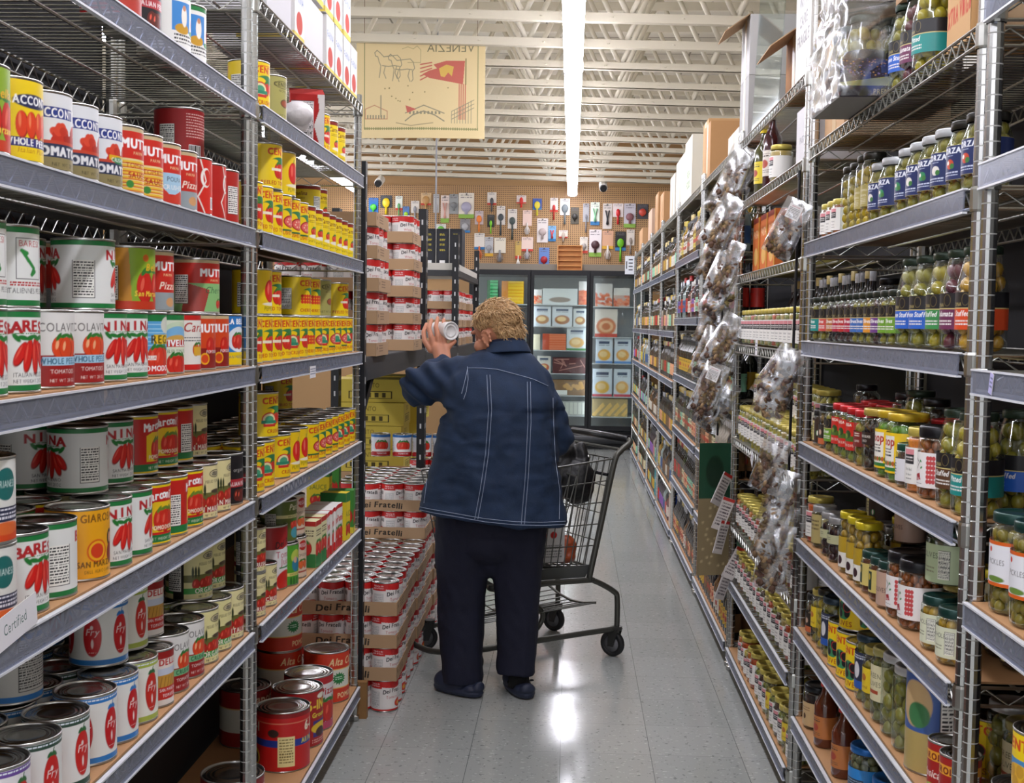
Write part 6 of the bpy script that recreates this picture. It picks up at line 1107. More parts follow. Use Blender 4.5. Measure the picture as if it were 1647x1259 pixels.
# film wrapped cases hanging over the shelf edge
def film(w, d, h, seed, name='shrink_wrap', amp=.008):
    b = MB(); q = random.Random(seed); nx, nz = 14, 12; V = []
    for k in range(nz+1):
        z = h*k/nz; ins = 0 if k < nz*.6 else (k/nz-.6)**2*.25
        for i in range(4*nx):
            s, u = divmod(i, nx); u /= nx; X, Y = ((u, 0), (1, u), (1-u, 1), (0, 1-u))[s]; X = ins+(1-2*ins)*X; Y = ins+(1-2*ins)*Y
            V.append((w*X+q.uniform(-amp, amp), d*Y+q.uniform(-amp, amp), z+(q.uniform(-amp, amp) if 0 < k else 0)))
    m = 4*nx; F_ = [(k*m+i, k*m+(i+1) % m, (k+1)*m+(i+1) % m, (k+1)*m+i) for k in range(nz) for i in range(m)]; F_.append(tuple(nz*m+i for i in range(m))); b.add(V, F_); return b.mesh(name, FILM, True)
def wrapped(x, y, z, w, d, wall, jk, txt, lab, seed, rot=None):
    o = thing('film_wrapped_case', lab, 'case', (x, y, z), group='film wrapped cases on the first right rack')
    if rot: o.rotation_euler = rot
    b = MB(); b.box(0, 0, 0, w, d, .004); b.box(0, 0, .004, w, .004, wall); b.box(0, d-.004, .004, w, d, wall); b.box(0, .004, .004, .004, d-.004, wall); b.box(w-.004, .004, .004, w, d-.004, wall); t = b.build('case_tray', mat('case_grey', '#8a8680', .8), o)
    c = Cv(w/wall*100, 100, '#2c2430', 1.2); q = random.Random(seed)
    for i in range(260): c.e(q.uniform(0, c.w), q.uniform(0, 45), 2.4, 1.6, q.choice(['#5a4a78', '#7a6898', '#4a3a60', '#c08a4a']))
    c.poly([(0, 62), (c.w*.4, 46), (c.w, 60), (c.w, 70), (0, 70)], '#9a9a4a'); c.band(70, 100, '#231c22'); c.t(c.w/2, 92, 14, txt, '#b8a878', .8)
    me = flat(c, w, wall, 'case_print'); me.transform(Matrix.Translation((0, -.0008, 0))); obj('case_print', me, o)
    obj('shrink_wrap', film(w+.012, d+.012, wall+.13, seed), o, (-.006, -.006, .002))
    return o
wrapped(.595, 2.80, 1.9685, .27, .30, .085, 'dt_b', 'PREMIUM QUALITY', 'film wrapped black case overhanging the shelf, lower one', 3)
for i in range(2):
    for j in range(3): put('dt_b' if i else 'dt_g', .595+.065+i*.095, 2.80+.055+j*.095, 1.9735, PI+.6, 'lower wrapped case', 'first right rack')
wrapped(.62, 2.86, 2.1925, .26, .27, .085, 'dt_b', 'PREMIUM QUALITY', 'film wrapped black case overhanging the shelf, upper one', 5)
for i in range(2):
    for j in range(2): put('dt_g', .62+.065+i*.095, 2.86+.06+j*.11, 2.1975, PI+.6, 'upper wrapped case', 'first right rack')
o = obj('cardboard_tray', TRAY, None, (.70, 2.44, 2.155)); o.scale = (.72, 1.0, 1.1); tag(o, 'brown cardboard can tray lying on the tall olive jars', 'tray'); obj('tray_contents', film(.30, .26, .12, 9, 'tray_contents'), o, (.02, .02, .006))
# ---------------------------------------------------------------- snack bags hung on cords
def bagmesh(seed, w=.11, h=.2, t=.03, fill='#5a4030'):
    q = random.Random(seed); nx, nz = 12, 16; f = MB(); 
    def side(s, k, i):
        u, v = i/nx*2-1, k/nz; e = (1-u*u)**.5*max(0, min(1, (1-v)*4))**.7*max(0, min(1, v*6+.05)); n = noise.noise(Vector((u*2.3, v*4, seed*3.1+s)))
        return (u*w/2*(1-.12*v*v), s*(t/2*e+.0008)+n*.006*e, h*v+noise.noise(Vector((u*3, seed, v*3)))*.004)
    V = [side(s, k, i) for s in (-1, 1) for k in range(nz+1) for i in range(nx+1)]; n = (nx+1)*(nz+1)
    F_ = [(o+k*(nx+1)+i, o+k*(nx+1)+i+1, o+(k+1)*(nx+1)+i+1, o+(k+1)*(nx+1)+i)[::(1 if o == 0 else -1)] for o in (0, n) for k in range(nz) for i in range(nx)]; f.add(V, F_); fm = f.mesh('clear_bag', FILM, True)
    g = MB()
    for _ in range(90):
        u, v = q.uniform(-.8, .8), q.uniform(.03, .66); tt = t/2*.72*(1-u*u)**.5; p = (u*w/2*.92, q.uniform(-tt, tt), h*v)
        g.ball(p, q.uniform(.007, .012), q.choice((0, 0, 1)), 6, 4, (1.3, .6, .8), Matrix.Rotation(q.uniform(0, 6), 4, 'Y')@Matrix.Rotation(q.uniform(0, 6), 4, 'X'))
    gm = g.mesh('dried_mushrooms', [mat('snack_'+fill, fill, .7, vary=.4, vscale=60), mat('snack_pale', '#a08460', .7, vary=.3, vscale=60)], True)
    c = Cv(70, 100, '#dcdad8', .8); c.t(35, 18, 12, 'porcini', '#a8303a', .8); c.small(8, 26, 62, 92, '#555', 7, seed); lm = flat(c, w*.45, h*.25, 'paper_tag'); lm.transform(Matrix.Translation((-w*.22, -t*.52, h*.66))); return fm, gm, lm
BG = [bagmesh(i, fill=c_) for i, c_ in enumerate(('#5a4030', '#4a342a', '#6a5238'))]
def bag(x, y, z, rx, ry, rz, i, lab, group, sc=1.0, tagged=False):
    fm, gm, lm = BG[i % 3]; o = obj('snack_bag', fm, None, (x, y, z), rot=(rx, ry, rz), label=lab, cat='bag', group=group); o.scale = (sc, sc, sc); obj('dried_mushrooms', gm, o)
    if tagged: obj('paper_tag', lm, o)
def cord(p0, p1, y, lab):
    a, z0 = ony(*p0, y); b_, z1 = ony(*p1, y); b = MB(); b.tube([(a, y, z0), (a+.004, y, z0+.02), (b_, y, z1)], .0045, 6); tag(b.build('clip_strip', BLKPL), lab, 'cord', group='black display cords')
cord((1284, 285), (1262, 935), 3.62, 'black cord holding snack bags between first and second right racks'); cord((1168, 300), (1154, 700), 5.05, 'black cord behind the twisted snack bag curtain')
PW = ['topmost', 'second from top', 'third from top', 'fourth from top', 'fifth from top', 'sixth from top', 'seventh from top', 'eighth from top', 'ninth from top', 'tenth from top', 'eleventh from top', 'twelfth from top', 'thirteenth from top', 'fourteenth from top']
for i, (px, py, ry, sc, tg_) in enumerate(((1257, 410, .45, 1.0, 1), (1238, 640, .55, 1.0, 0), (1240, 672, .42, 1.05, 0), (1236, 790, .30, 1.0, 0), (1252, 845, .25, 1.0, 0), (1238, 905, .35, 1.1, 0), (1248, 950, .15, 1.2, 0))):
    x, z = ony(px, py, 3.60); bag(x-.02, 3.60, z, 0, ry, -.5+.2*(i % 3), i, f'clear bag of dried mushrooms on the near cord, {PW[i]}', 'snack bags on the near cord', sc*.86, tg_)
for i, (px, py) in enumerate(((1165, 320), (1150, 345), (1157, 375), (1140, 395), (1148, 425), (1135, 450), (1150, 470), (1140, 510), (1135, 555), (1144, 585), (1127, 610), (1138, 640), (1124, 665), (1132, 690))):
    x, z = ony(px, py, 5.02+.03*(i % 3)); bag(x, 5.02+.05*(i % 3), z, .1*(i % 3-1), .35+.15*(i % 2), -.6+.4*(i % 3), i, f'clear bag of dried mushrooms in the twisted curtain, {PW[i]}', 'snack bags in the twisted curtain', 1.12, i % 5 == 2)
c = Cv(26, 100, '#1f4a34', 1.0); c.band(42, 100, '#8a7a5a'); c.e(13, 22, 7, 12, '#14301f'); [c.e(R.uniform(3, 23), R.uniform(45, 95), .8, .8, '#c8b48a') for _ in range(20)]
x, z = onx(1168, 930, .640); y0 = 4.98; z0 = ony(1170, 935, y0)[1]; o = obj('display_strip', flat(c, .14, .56, 'display_strip', PAPER), None, (.545, 5.085, z0-.0), rot=(0, 0, .25)); tag(o, 'long green and tan display card hung below the snack bags', 'display card'); b = MB(); b.box(0, .0006, 0, .14, .004, .56); b.build('card_back', CARD, o)
for i, (px, py) in enumerate(((1148, 800), (1143, 840), (1150, 880), (1158, 915), (1152, 950))):
    x, z = ony(px, py, 5.0); c = Cv(50, 100, '#cfc8c4', .6); c.band(0, 10, '#b8302c'); c.small(6, 16, 44, 90, '#5a5054', 8, i); o = obj('seed_packet', flat(c, .052, .14, 'seed_packet', PAPER), None, (x-.01+.012*(i % 2), 5.0-.012*i, z-.02), rot=(.12, .45-.12*(i % 3), .7-.5*(i % 2))); tag(o, f'grey printed seed packet hanging by the lower racks, {PW[i]}', 'packet', group='seed packets hanging by the lower racks'); b = MB(); b.box(0, .0006, 0, .052, .006, .14); b.build('packet_back', mat('packet_grey', '#b8b2b0', .5), o)
# sacks and upright boxes at floor level further along
carton(.69, .80, 8.12, 8.19, .0855, .30, '#2450a8', 'slim blue carton standing on the bottom shelf', name='upright_carton'); carton(.69, .80, 8.22, 8.32, .0855, .30, '#d8d0d4', 'slim white carton beside the blue one', name='upright_carton'); carton(.69, .85, 9.55, 9.75, .0855, .30, '#2a8a94', 'teal and white carton on the bottom shelf', ('TEA',), '#e8f0f0', name='upright_carton')

# ---------------------------------------------------------------- shelf tags, block
def shtag(px, py, side, w, h, word, lab, roll=0.0, col='#e4e2e6'):
    xf = (XL if side < 0 else XR); y, z = onx(px, py, xf); c = Cv(w/h*100, 100, col, 1.0); c.t(c.w/2, 62, 34, word, '#4a6a64', .8) if word else c.small(8, 20, c.w-8, 80, '#55607a', 3, int(px))
    me = flat(c, w, h, 'price_tag', MATTE); me.transform(Matrix.Translation((-w/2, -.0062, -h/2))); rk = [r for r in RK if r[0] == side and r[1]-.03 <= y <= r[2]+.03][0]; o = obj('price_tag', me, rk[3], (0, y-rk[1], z), rot=(0, roll, PI/2 if side < 0 else -PI/2), label=lab)
    b = MB(); b.box(-w/2, -.0058, -h/2, w/2, -.0050, h/2); b.build('tag_back', WHITE, o)
shtag(500, 598, -1, .075, .034, '', 'small price tag on the yellow can shelf edge, second left rack')
shtag(18, 1003, -1, .13, .045, 'Certified', 'white certified tag on the shelf edge at lower left corner', -.12)
shtag(1219, 559, 1, .05, .055, '', 'price tag hanging from the white labelled jar shelf'); shtag(1212, 737, 1, .05, .05, '', 'tilted price tag below the pickle jars', .5); shtag(1600, 617, 1, .016, .034, '', 'small purple and white sticker on the edge rack strip', .25, '#b8b4e0')
b = MB(); b.box(-.792, 4.3145, 0, -.722, 4.346, .135); tag(b.build('wooden_block', mat('rough_timber', '#8a6438', .8, vary=.3, vscale=20)), 'rough wooden block on the floor between left rack and can stack', 'block')
# ---------------------------------------------------------------- organic shapes
def organic(parts, voxel, smooth=4, name='body', disp=None):
    """parts: ('c', p0, r0, p1, r1) tapered capsule | ('e', centre, (rx,ry,rz), 3x3 rotation or None) | ('l', [(c, rx, ry, rot)...]) loft; one continuous surface"""
    b = MB()
    for p in parts:
        if p[0] == 'c':
            p0, r0, p1, r1 = Vector(p[1]), p[2], Vector(p[3]), p[4]; n = max(3, int((p1-p0).length/max(.004, min(r0, r1)*.35)))
            n = min(n, 30); b.tube([p0+(p1-p0)*i/n for i in range(n+1)], [r0+(r1-r0)*i/n for i in range(n+1)], 16); b.ball(p0, r0, 0, 16, 10); b.ball(p1, r1, 0, 16, 10)
        elif p[0] == 'e': b.ball(p[1], 1.0, 0, 24, 16, p[2], p[3] if len(p) > 3 else None)
        elif p[0] == 'l':
            n = 32; V = []
            for (cx, cy, cz, rx, ry) in p[1]:
                for j in range(n):
                    a = 2*PI*j/n; e = .85; ca, sa = math.cos(a), math.sin(a)
                    V.append((cx+rx*math.copysign(abs(ca)**e, ca), cy+ry*math.copysign(abs(sa)**e, sa), cz+(p[2]*(rx*ca) if len(p) > 2 else 0)))
            m = len(p[1]); F_ = [(i*n+j, i*n+(j+1) % n, (i+1)*n+(j+1) % n, (i+1)*n+j) for i in range(m-1) for j in range(n)]+[tuple(range(n-1, -1, -1)), tuple((m-1)*n+j for j in range(n))]
            b.add(V, F_)
    me = b.mesh('tmp', []) if False else bpy.data.meshes.new('tmp')
    me.from_pydata(b.v, [], b.f); me.update(); o = bpy.data.objects.new('tmp', me); C.objects.link(o)
    r = o.modifiers.new('r', 'REMESH'); r.mode = 'VOXEL'; r.voxel_size = voxel
    if smooth: s = o.modifiers.new('s', 'SMOOTH'); s.factor = .5; s.iterations = smooth
    bpy.context.view_layer.update(); dg = bpy.context.evaluated_depsgraph_get(); out = bpy.data.meshes.new_from_object(o.evaluated_get(dg)); out.name = name
    bpy.data.objects.remove(o)
    if disp:
        out.update(); k = len(out.vertices); co_ = np.zeros(k*3); out.vertices.foreach_get('co', co_); no = np.zeros(k*3); out.vertices.foreach_get('normal', no); co_ = co_.reshape(-1, 3); no = no.reshape(-1, 3)
        d = np.array([disp(Vector(c_), Vector(n_)) for c_, n_ in zip(co_, no)]); co_ += no*d[:, None]; out.vertices.foreach_set('co', co_.ravel()); out.update()
    out.polygons.foreach_set('use_smooth', [True]*len(out.polygons)); return out
def denim():
    m = mat('dark_blue_denim', '#182d4a', .8, bump=.25, bscale=420, vary=.38, vscale=22); return m
def PX(px, py, y): x, z = ony(px, py, y); return Vector((x, y, z))
person = thing('person', 'person with short fair hair in blue denim jacket, raising a white can', 'person', (0, 0, 0))
PYD = 4.66
rotl = lambda yaw, pit, rol=0: Matrix.Rotation(yaw, 4, 'Z')@Matrix.Rotation(pit, 4, 'X')@Matrix.Rotation(rol, 4, 'Y')
HR = rotl(math.radians(57), math.radians(-20), math.radians(-6)); HC = Vector((-.294, 4.70, 1.418))
hl = lambda x, y, z: HC+(HR@Vector((x, y, z)))
skull = [('e', hl(0, -.012, .018), (.073, .092, .088), HR), ('e', hl(0, .03, -.045), (.055, .062, .068), HR), ('e', hl(0, .045, -.085), (.030, .032, .024), HR),
         ('e', hl(0, .098, -.025), (.011, .018, .020), HR), ('e', hl(0, .088, -.002), (.010, .014, .024), HR), ('e', hl(.030, .078, .022), (.020, .010, .008), HR), ('e', hl(-.030, .078, .022), (.020, .010, .008), HR),
         ('e', hl(0, .088, -.058), (.020, .010, .006), HR), ('e', hl(0, .086, -.068), (.018, .010, .006), HR), ('e', hl(.044, .06, -.04), (.024, .026, .026), HR), ('e', hl(-.044, .06, -.04), (.024, .026, .026), HR), ('c', hl(0, -.02, -.05), .056, Vector((-.262, 4.68, 1.27)), .064)]
ear = []
for s in (-1, 1):
    for a in range(9):
        t = a/8*PI*1.35-.6; ear.append(('e', hl(s*.079, -.010-.017*math.cos(t)+.006, -.024+.029*math.sin(t)), (.0065, .0065, .0065), HR))
    ear += [('e', hl(s*.075, -.002, -.024), (.006, .013, .022), HR), ('e', hl(s*.076, .004, -.052), (.007, .008, .009), HR)]
HY = 4.90
W0 = PX(713, 592, 4.87); PMC = PX(704, 560, HY)
kn = [PX(683, 548, HY+.005), PX(693, 541, HY+.0), PX(704, 540, HY), PX(714, 544, HY+.004)]
md = [PX(681, 534, HY+.018), PX(690, 527, HY+.012), PX(701, 525, HY+.010), PX(712, 529, HY+.012)]
tp = [PX(686, 521, HY+.042), PX(694, 514, HY+.038), PX(704, 511, HY+.036), PX(714, 514, HY+.036)]
hand = [('c', W0, .026, PMC, .026), ('c', W0+Vector((.02, 0, 0)), .018, PX(716, 560, HY), .019)]
for i in range(4):
    hand += [('c', PMC+Vector((-.028+.018*i, 0, -.01)), .0125, kn[i], .0115), ('c', kn[i], .0110, md[i], .0096), ('c', md[i], .0096, tp[i], .0080)]
hand += [('c', PX(712, 568, HY), .0150, PX(723, 556, HY+.01), .0125), ('c', PX(723, 556, HY+.01), .0115, PX(731, 549, HY+.03), .0100)]
# right hand closing on the cart handle
RH = Vector((-.105, 5.07, .885))
hand2 = [('c', Vector((-.085, 4.96, .93)), .026, RH, .030)]
for i in range(4):
    a = RH+Vector((.020+.004*i, .026-.019*i+.02, .010)); hand2 += [('c', a, .0105, a+Vector((.014, .010, -.016)), .0095), ('c', a+Vector((.014, .010, -.016)), .0095, a+Vector((.002, .012, -.036)), .008)]
hand2 += [('c', RH+Vector((-.01, -.02, -.01)), .012, RH+Vector((.012, .0, -.034)), .009)]
limbs = [('c', (-.285, 4.70, 1.27), .07, (-.285, 4.70, 1.0), .11), ('c', (-.285, 4.70, 1.0), .11, (-.29, 4.70, .82), .12), ('c', (-.29, 4.70, .82), .12, (-.33, 4.70, .74), .08), ('c', (-.29, 4.70, .82), .12, (-.25, 4.70, .74), .08), ('c', (-.40, 4.70, .74), .085, (-.405, 4.71, .42), .062), ('c', (-.405, 4.71, .42), .058, (-.40, 4.665, .06), .036), ('c', (-.19, 4.70, .74), .085, (-.192, 4.71, .42), .062), ('c', (-.192, 4.71, .42), .058, (-.185, 4.665, .06), .036),
         ('c', (-.40, 4.665, .045), .034, (-.47, 4.74, .035), .028), ('c', (-.185, 4.665, .045), .034, (-.215, 4.76, .035), .028),
         ('c', (-.38, 4.69, 1.25), .05, (-.575, 4.75, 1.20), .042), ('c', (-.575, 4.75, 1.20), .040, W0, .026), ('c', (-.19, 4.69, 1.22), .05, (-.07, 4.74, 1.02), .042), ('c', (-.07, 4.74, 1.02), .038, (-.085, 4.96, .93), .027)]
skin = mat('fair_skin', '#c98a6c', .5, vary=.10, vscale=30); body = organic(skull+ear+hand+hand2+limbs, .0036, 5, 'body'); body.materials.append(skin)
obj('body', body, person, label='bare skin of head, neck and hands')
# hair: short, curly
def hd(p, n):
    q = HR.inverted()@(p-HC); a = .004*noise.noise(p*80)+.013*abs(noise.noise(Vector((q.x*38, q.y*20, q.z*38))+Vector((3, 1, 7))))-.003; return a
hair = organic([('e', hl(0, -.022, .032), (.079, .097, .083), HR), ('e', hl(0, -.058, -.022), (.068, .050, .062), HR), ('e', hl(.0, -.072, -.052), (.054, .030, .036), HR)], .0042, 3, 'hair', hd)
HM = mat('fair_hair', '#ac865c', .55, vary=.35, vscale=70, bump=.7, bscale=160); hair.materials.append(HM)
bmk = []; 
for v in hair.vertices:
    q = HR.inverted()@(v.co-HC); bmk.append(q.y > .040 and q.z < .055 or (abs(q.x) > .045 and q.y > -.036 and q.z < .008) or (q.y > .02 and q.z < .02))
import bmesh
bmm = bmesh.new(); bmm.from_mesh(hair); bmm.verts.ensure_lookup_table(); bmesh.ops.delete(bmm, geom=[v for v in bmm.verts if bmk[v.index]], context='VERTS'); bmm.to_mesh(hair)
hv = [(v.co.copy(), v.normal.copy()) for v in bmm.verts]; bmm.free()
ho = obj('hair', hair, person, label='short curly fair hair')
cu = MB(); q = random.Random(4)
for _ in range(1900):
    p, n = q.choice(hv); l = HR.inverted()@(p-HC)
    if l.z < -.055 or (abs(l.x) > .035 and l.y > -.055 and l.z < .034): continue
    t = n.cross(Vector((q.uniform(-1, 1), q.uniform(-1, 1), q.uniform(-.6, .6)))).normalized(); dn_ = (HR@Vector((0, -.3, -1))); t = (t*.55+dn_*1.0); t = (t-n*t.dot(n)).normalized(); s_ = n.cross(t); k = q.uniform(.014, .024); r0 = .0032 if l.z > -.02 else .0022
    cu.tube([p+n*(.001+r0*math.sin(a*1.0))+t*(k*a/2.2)+s_*(r0*.9*math.cos(a*1.6+1)) for a in (0, .8, 1.6, 2.4, 3.1)], [.0011, .0014, .0013, .0011, .0006], 4)
obj('hair_curls', cu.mesh('hair_curls', mat('fair_hair_light', '#c9a678', .5, vary=.4, vscale=60), True), ho)
# trousers, socks, shoes
def fold(p, n): return .006*noise.noise(Vector((p.x*16, p.y*16, p.z*5)))+.004*noise.noise(Vector((p.x*30+p.z*9, p.y*30, p.z*20)))
tro = organic([('l', [(-.395, 4.70, .80, .125, .15), (-.402, 4.70, .66, .118, .14), (-.412, 4.70, .50, .103, .115), (-.414, 4.70, .33, .093, .10), (-.410, 4.69, .18, .086, .092), (-.403, 4.675, .075, .082, .085), (-.402, 4.672, .045, .080, .082)]),
               ('l', [(-.20, 4.70, .80, .125, .15), (-.198, 4.70, .66, .115, .14), (-.195, 4.70, .50, .100, .115), (-.192, 4.70, .33, .085, .10), (-.192, 4.69, .18, .079, .088), (-.194, 4.675, .11, .077, .082), (-.194, 4.672, .085, .076, .08)]), ('e', (-.298, 4.70, .72), (.205, .17, .17)), ('e', (-.298, 4.67, .60), (.16, .12, .10)), ('e', (-.300, 4.69, .53), (.10, .09, .075))], .008, 3, 'trousers', fold)
tro.materials.append(mat('navy_cloth', '#0d1027', .85, bump=.15, bscale=300, vary=.2, vscale=12)); obj('trousers', tro, person)
for x, zz in ((-.402, 0), (-.192, .0)):
    b = MB(); b.lathe([(.042, .03), (.040, .12)], 16, c=(x+.01, 4.665, 0), capb=True, capt=True); b.build('sock', mat('black_sock', '#08080a', .9), person, smooth=True)
def clog(hx_, hy, tx, ty, lab):
    d = Vector((tx-hx_, ty-hy, 0)); L = d.length; rz = math.atan2(d.y, d.x)-PI/2
    P = [('l', [(0, L*.5, .006, .046, L*.5), (0, L*.5, .022, .049, L*.505), (0, L*.5, .032, .046, L*.49)]), ('e', (0, L*.70, .040), (.049, L*.30, .046)), ('e', (0, L*.52, .036), (.047, L*.28, .030)), ('e', (0, L*.20, .032), (.042, L*.19, .024)), ('e', (.0, L*.06, .040), (.030, .018, .024))]
    me = organic(P, .004, 4, 'clog', lambda p, n: .0012*math.sin(p.z*420) if p.z < .03 else 0.0); me.materials.append(mat('navy_rubber', '#262d42', .55))
    o = obj('shoe', me, person, (hx_, hy, 0), rz, label=lab); h = MB()
    for i in range(3):
        for j in (-1, 0, 1): h.ball((j*.020, L*(.66+.09*i), .0845-.006*i*i-abs(j)*.006), .0052, 0, 8, 5, (1, 1, .35))
    for s in (-1, 1): h.lathe([(.0005, -.003), (.008, -.002), (.008, .002), (.0005, .003)], 12, c=(s*.047, L*.42, .048))
    obj('shoe_holes', h.mesh('shoe_holes', mat('shoe_hole', '#0c0e16', .8)), o)
clog(-.322, 4.595, -.513, 4.715, 'left navy rubber clog'); clog(-.140, 4.585, -.225, 4.80, 'right navy rubber clog')
# jacket
def jf(p, n):
    a = .0
    z = p.z
    if z < 1.12: a += .014*noise.noise(Vector((p.x*12+z*4, p.y*5, z*3.2)))+.007*noise.noise(Vector((p.x*18, 2, z*16)))-.008*abs(noise.noise(Vector((p.x*9, 5, z*22))))
    else: a += .008*noise.noise(Vector((p.x*13+z*8, p.y*12, z*13)))
    if p.x < -.42 and z > 1.06:                                     # creases of the bent left sleeve
        w = min(1, (-.42-p.x)*12); a += w*(.010*math.sin((p.x*.8+z*1.0)*85+2*noise.noise(p*7))*.6+.009*noise.noise(Vector((p.x*26+z*18, p.y*8, z*14))))
    d = abs((z-1.05)-(p.x+.45)*-.9)
    if p.x < -.25 and 1.0 < z < 1.25: a -= .010*math.exp(-(d/.022)**2)
    if p.x > -.06 and z > .85: a += .008*math.sin((z+p.x)*70)*.5
    return a
TL_ = -.098
jk = organic([('l', [(-.288, 4.69, .690, .300, .205), (-.288, 4.69, .76, .284, .198), (-.286, 4.68, .85, .262, .190), (-.280, 4.675, .95, .246, .182), (-.272, 4.67, 1.05, .232, .172), (-.272, 4.67, 1.15, .222, .165), (-.285, 4.675, 1.22, .208, .150), (-.283, 4.685, 1.285, .178, .125), (-.268, 4.69, 1.325, .125, .10), (-.252, 4.695, 1.348, .075, .080)], TL_*.0),
              ('c', (-.42, 4.69, 1.235), .088, (-.575, 4.73, 1.195), .083), ('c', (-.575, 4.73, 1.195), .083, (-.60, 4.76, 1.20), .075), ('c', (-.595, 4.76, 1.205), .070, PX(713, 588, 4.85), .044),
              ('c', (-.160, 4.69, 1.215), .090, (-.085, 4.71, 1.08), .080), ('c', (-.085, 4.71, 1.08), .080, (-.055, 4.74, 1.0), .072), ('c', (-.055, 4.74, 1.0), .070, (-.075, 4.92, .945), .050),
              ('e', (-.36, 4.60, 1.20), (.10, .07, .09)), ('e', (-.20, 4.60, 1.18), (.10, .07, .10))], .0085, 5, 'jacket', jf)
# slanted hem: lower on the right
for v in jk.vertices:
    if v.co.z < .80: v.co.z += (v.co.x+.288)*TL_*(1-(v.co.z-.68)/.12 if v.co.z > .68 else 1)
jk.materials.append(denim()); jo = obj('jacket', jk, person, label='dark blue denim jacket with pale stitching'); jk.update()
bv = BVHTree.FromPolygons([v.co for v in jk.vertices], [tuple(p.vertices) for p in jk.polygons])
def onjk(px, py, lift=.0014):
    d_ = M@np.array([(px-CX)/F, (py-CY)/F, 1.0]); d_ = Vector(d_).normalized(); h_ = bv.ray_cast(Vector((0, 0, H)), d_)
    return (h_[0]+h_[1]*lift) if h_[0] else None
def stitch(poly, r=.0012, gap=True, name='stitching'):
    st = MB(); pts = []
    for (a, b_) in zip(poly, poly[1:]):
        k = max(2, int(math.dist(a, b_)/3)); pts += [(a[0]+(b_[0]-a[0])*i/k, a[1]+(b_[1]-a[1])*i/k) for i in range(k)]
    P = [onjk(*p) for p in pts]; run_ = []
    for p in P+[None]:
        if p is None or (run_ and (p-run_[-1]).length > .05):
            if len(run_) > 1: st.tube(run_, r, 4)
            run_ = [] if p is None else [p]
        else: run_.append(p)
    if st.v: obj(name, st.mesh(name, mat('pale_thread', '#93a0b8', .7)), jo)
for off in (0, 5):
    stitch([(783+off, 603), (786+off, 660), (781+off, 730), (772+off, 790), (763+off, 838)]); stitch([(848+off, 614), (849+off, 680), (845+off, 760), (838+off, 846)])
    stitch([(676, 815+off), (700, 820+off), (740, 827+off), (780, 834+off), (830, 839+off), (870, 840+off), (912, 838+off)])
stitch([(752, 592), (775, 592), (800, 594), (830, 602), (858, 610), (884, 622)]); stitch([(752, 590), (753, 610), (750, 630), (745, 645)]); stitch([(752, 594), (748, 612), (742, 636)])
stitch([(889, 640), (890, 680), (893, 740), (900, 790), (899, 838)]); stitch([(700, 690), (690, 750), (682, 812)])
for px_, py_ in ((752, 592), (850, 608)): pass
# collar
cb = []
for k in range(15):
    a = PI*1.12+k/14*PI*.95; cb.append((-.247+.070*math.cos(a), 4.685+.080*math.sin(a)*1.0, 1.352+.006*math.cos(a)-.010*math.sin(a*1.0)))
V = []; 
for (x, y, z) in cb:
    ox, oy = (x+.247)/.075, (y-4.685)/.085; V += [(x-ox*.004, y-oy*.004, z+.022), (x+ox*.004, y+oy*.004, z+.024), (x+ox*.030, y+oy*.028, z-.024), (x+ox*.024, y+oy*.022, z-.026)]
b = MB(); b.add(V, [(i*4+j, i*4+(j+1) % 4, (i+1)*4+(j+1) % 4, (i+1)*4+j) for i in range(14) for j in range(4)]+[(3, 2, 1, 0), tuple(14*4+j for j in range(4))]); me = b.mesh('collar', denim(), True)
cl_ = obj('collar', me, jo); sd = cl_.modifiers.new('s', 'SUBSURF'); sd.levels = sd.render_levels = 2
b = MB(); b.tube([Vector((x-(x+.247)*.09, y-(y-4.685)*.09, z+.022)) for x, y, z in cb], .0075, 8); b.build('shirt_collar', mat('dotted_shirt', '#141c38', .8, vary=.9, vscale=180), jo, smooth=True)
# the white can held up
AX = (Vector((0, 0, H))-Vector(PX(716, 532, 4.94))).normalized(); AX = (AX+Vector((.75, .0, .0))).normalized(); cc = PX(713, 532, 4.945)
b = MB(); rm = AX.to_track_quat('Z', 'Y').to_matrix().to_4x4()
b.lathe([(.0005, -.055), (.036, -.055), (.037, -.052), (.037, .052), (.0385, .0545), (.0375, .0575), (.0335, .0575), (.032, .053), (.026, .053), (.025, .0545), (.022, .0545), (.0210, .053), (.0005, .053)], 32)
hc = b.mesh('held_can', mat('white_can', '#e4e4e2', .35), True); o = obj('held_can', hc, None, tuple(cc)); o.rotation_euler = rm.to_euler(); tag(o, 'white can held up in the raised left hand', 'can')
# ---------------------------------------------------------------- shopping cart
cart = thing('shopping_cart', 'grey metal shopping cart standing across the aisle', 'shopping cart', (0, 0, 0)); G = mat('grey_cart_metal', '#55554f', .38, .6); G2 = mat('grey_cart_wire', '#5a5a55', .35, .7)
O_ = Vector((.22, 5.24, 0)); fv = Vector((-.849, -.529, 0)); sv = Vector((-.536, .844, 0)); CW = .49
W = lambda f_, s_, z: O_+fv*f_+sv*s_+Vector((0, 0, z))
def smoothp(P, n=5):
    out = []; P = [Vector(p) for p in P]
    for i in range(len(P)-1):
        a, b_, c_, d_ = P[max(0, i-1)], P[i], P[i+1], P[min(len(P)-1, i+2)]
        for k in range(n):
            t = k/n; out.append(.5*((2*b_)+(c_-a)*t+(2*a-5*b_+4*c_-d_)*t*t+(3*b_-a-3*c_+d_)*t**3))
    return out+[P[-1]]
b = MB(); b.tube(smoothp([W(0, 0, .125), W(.3, .0, .12), W(.55, .01, .11), W(.73, .04, .10), W(.83, .12, .095), W(.85, .245, .095), W(.83, .37, .095), W(.73, .45, .10), W(.55, .48, .11), W(.3, .49, .12), W(0, .49, .125)]), .0125, 10); b.build('base_frame', G, cart, smooth=True)
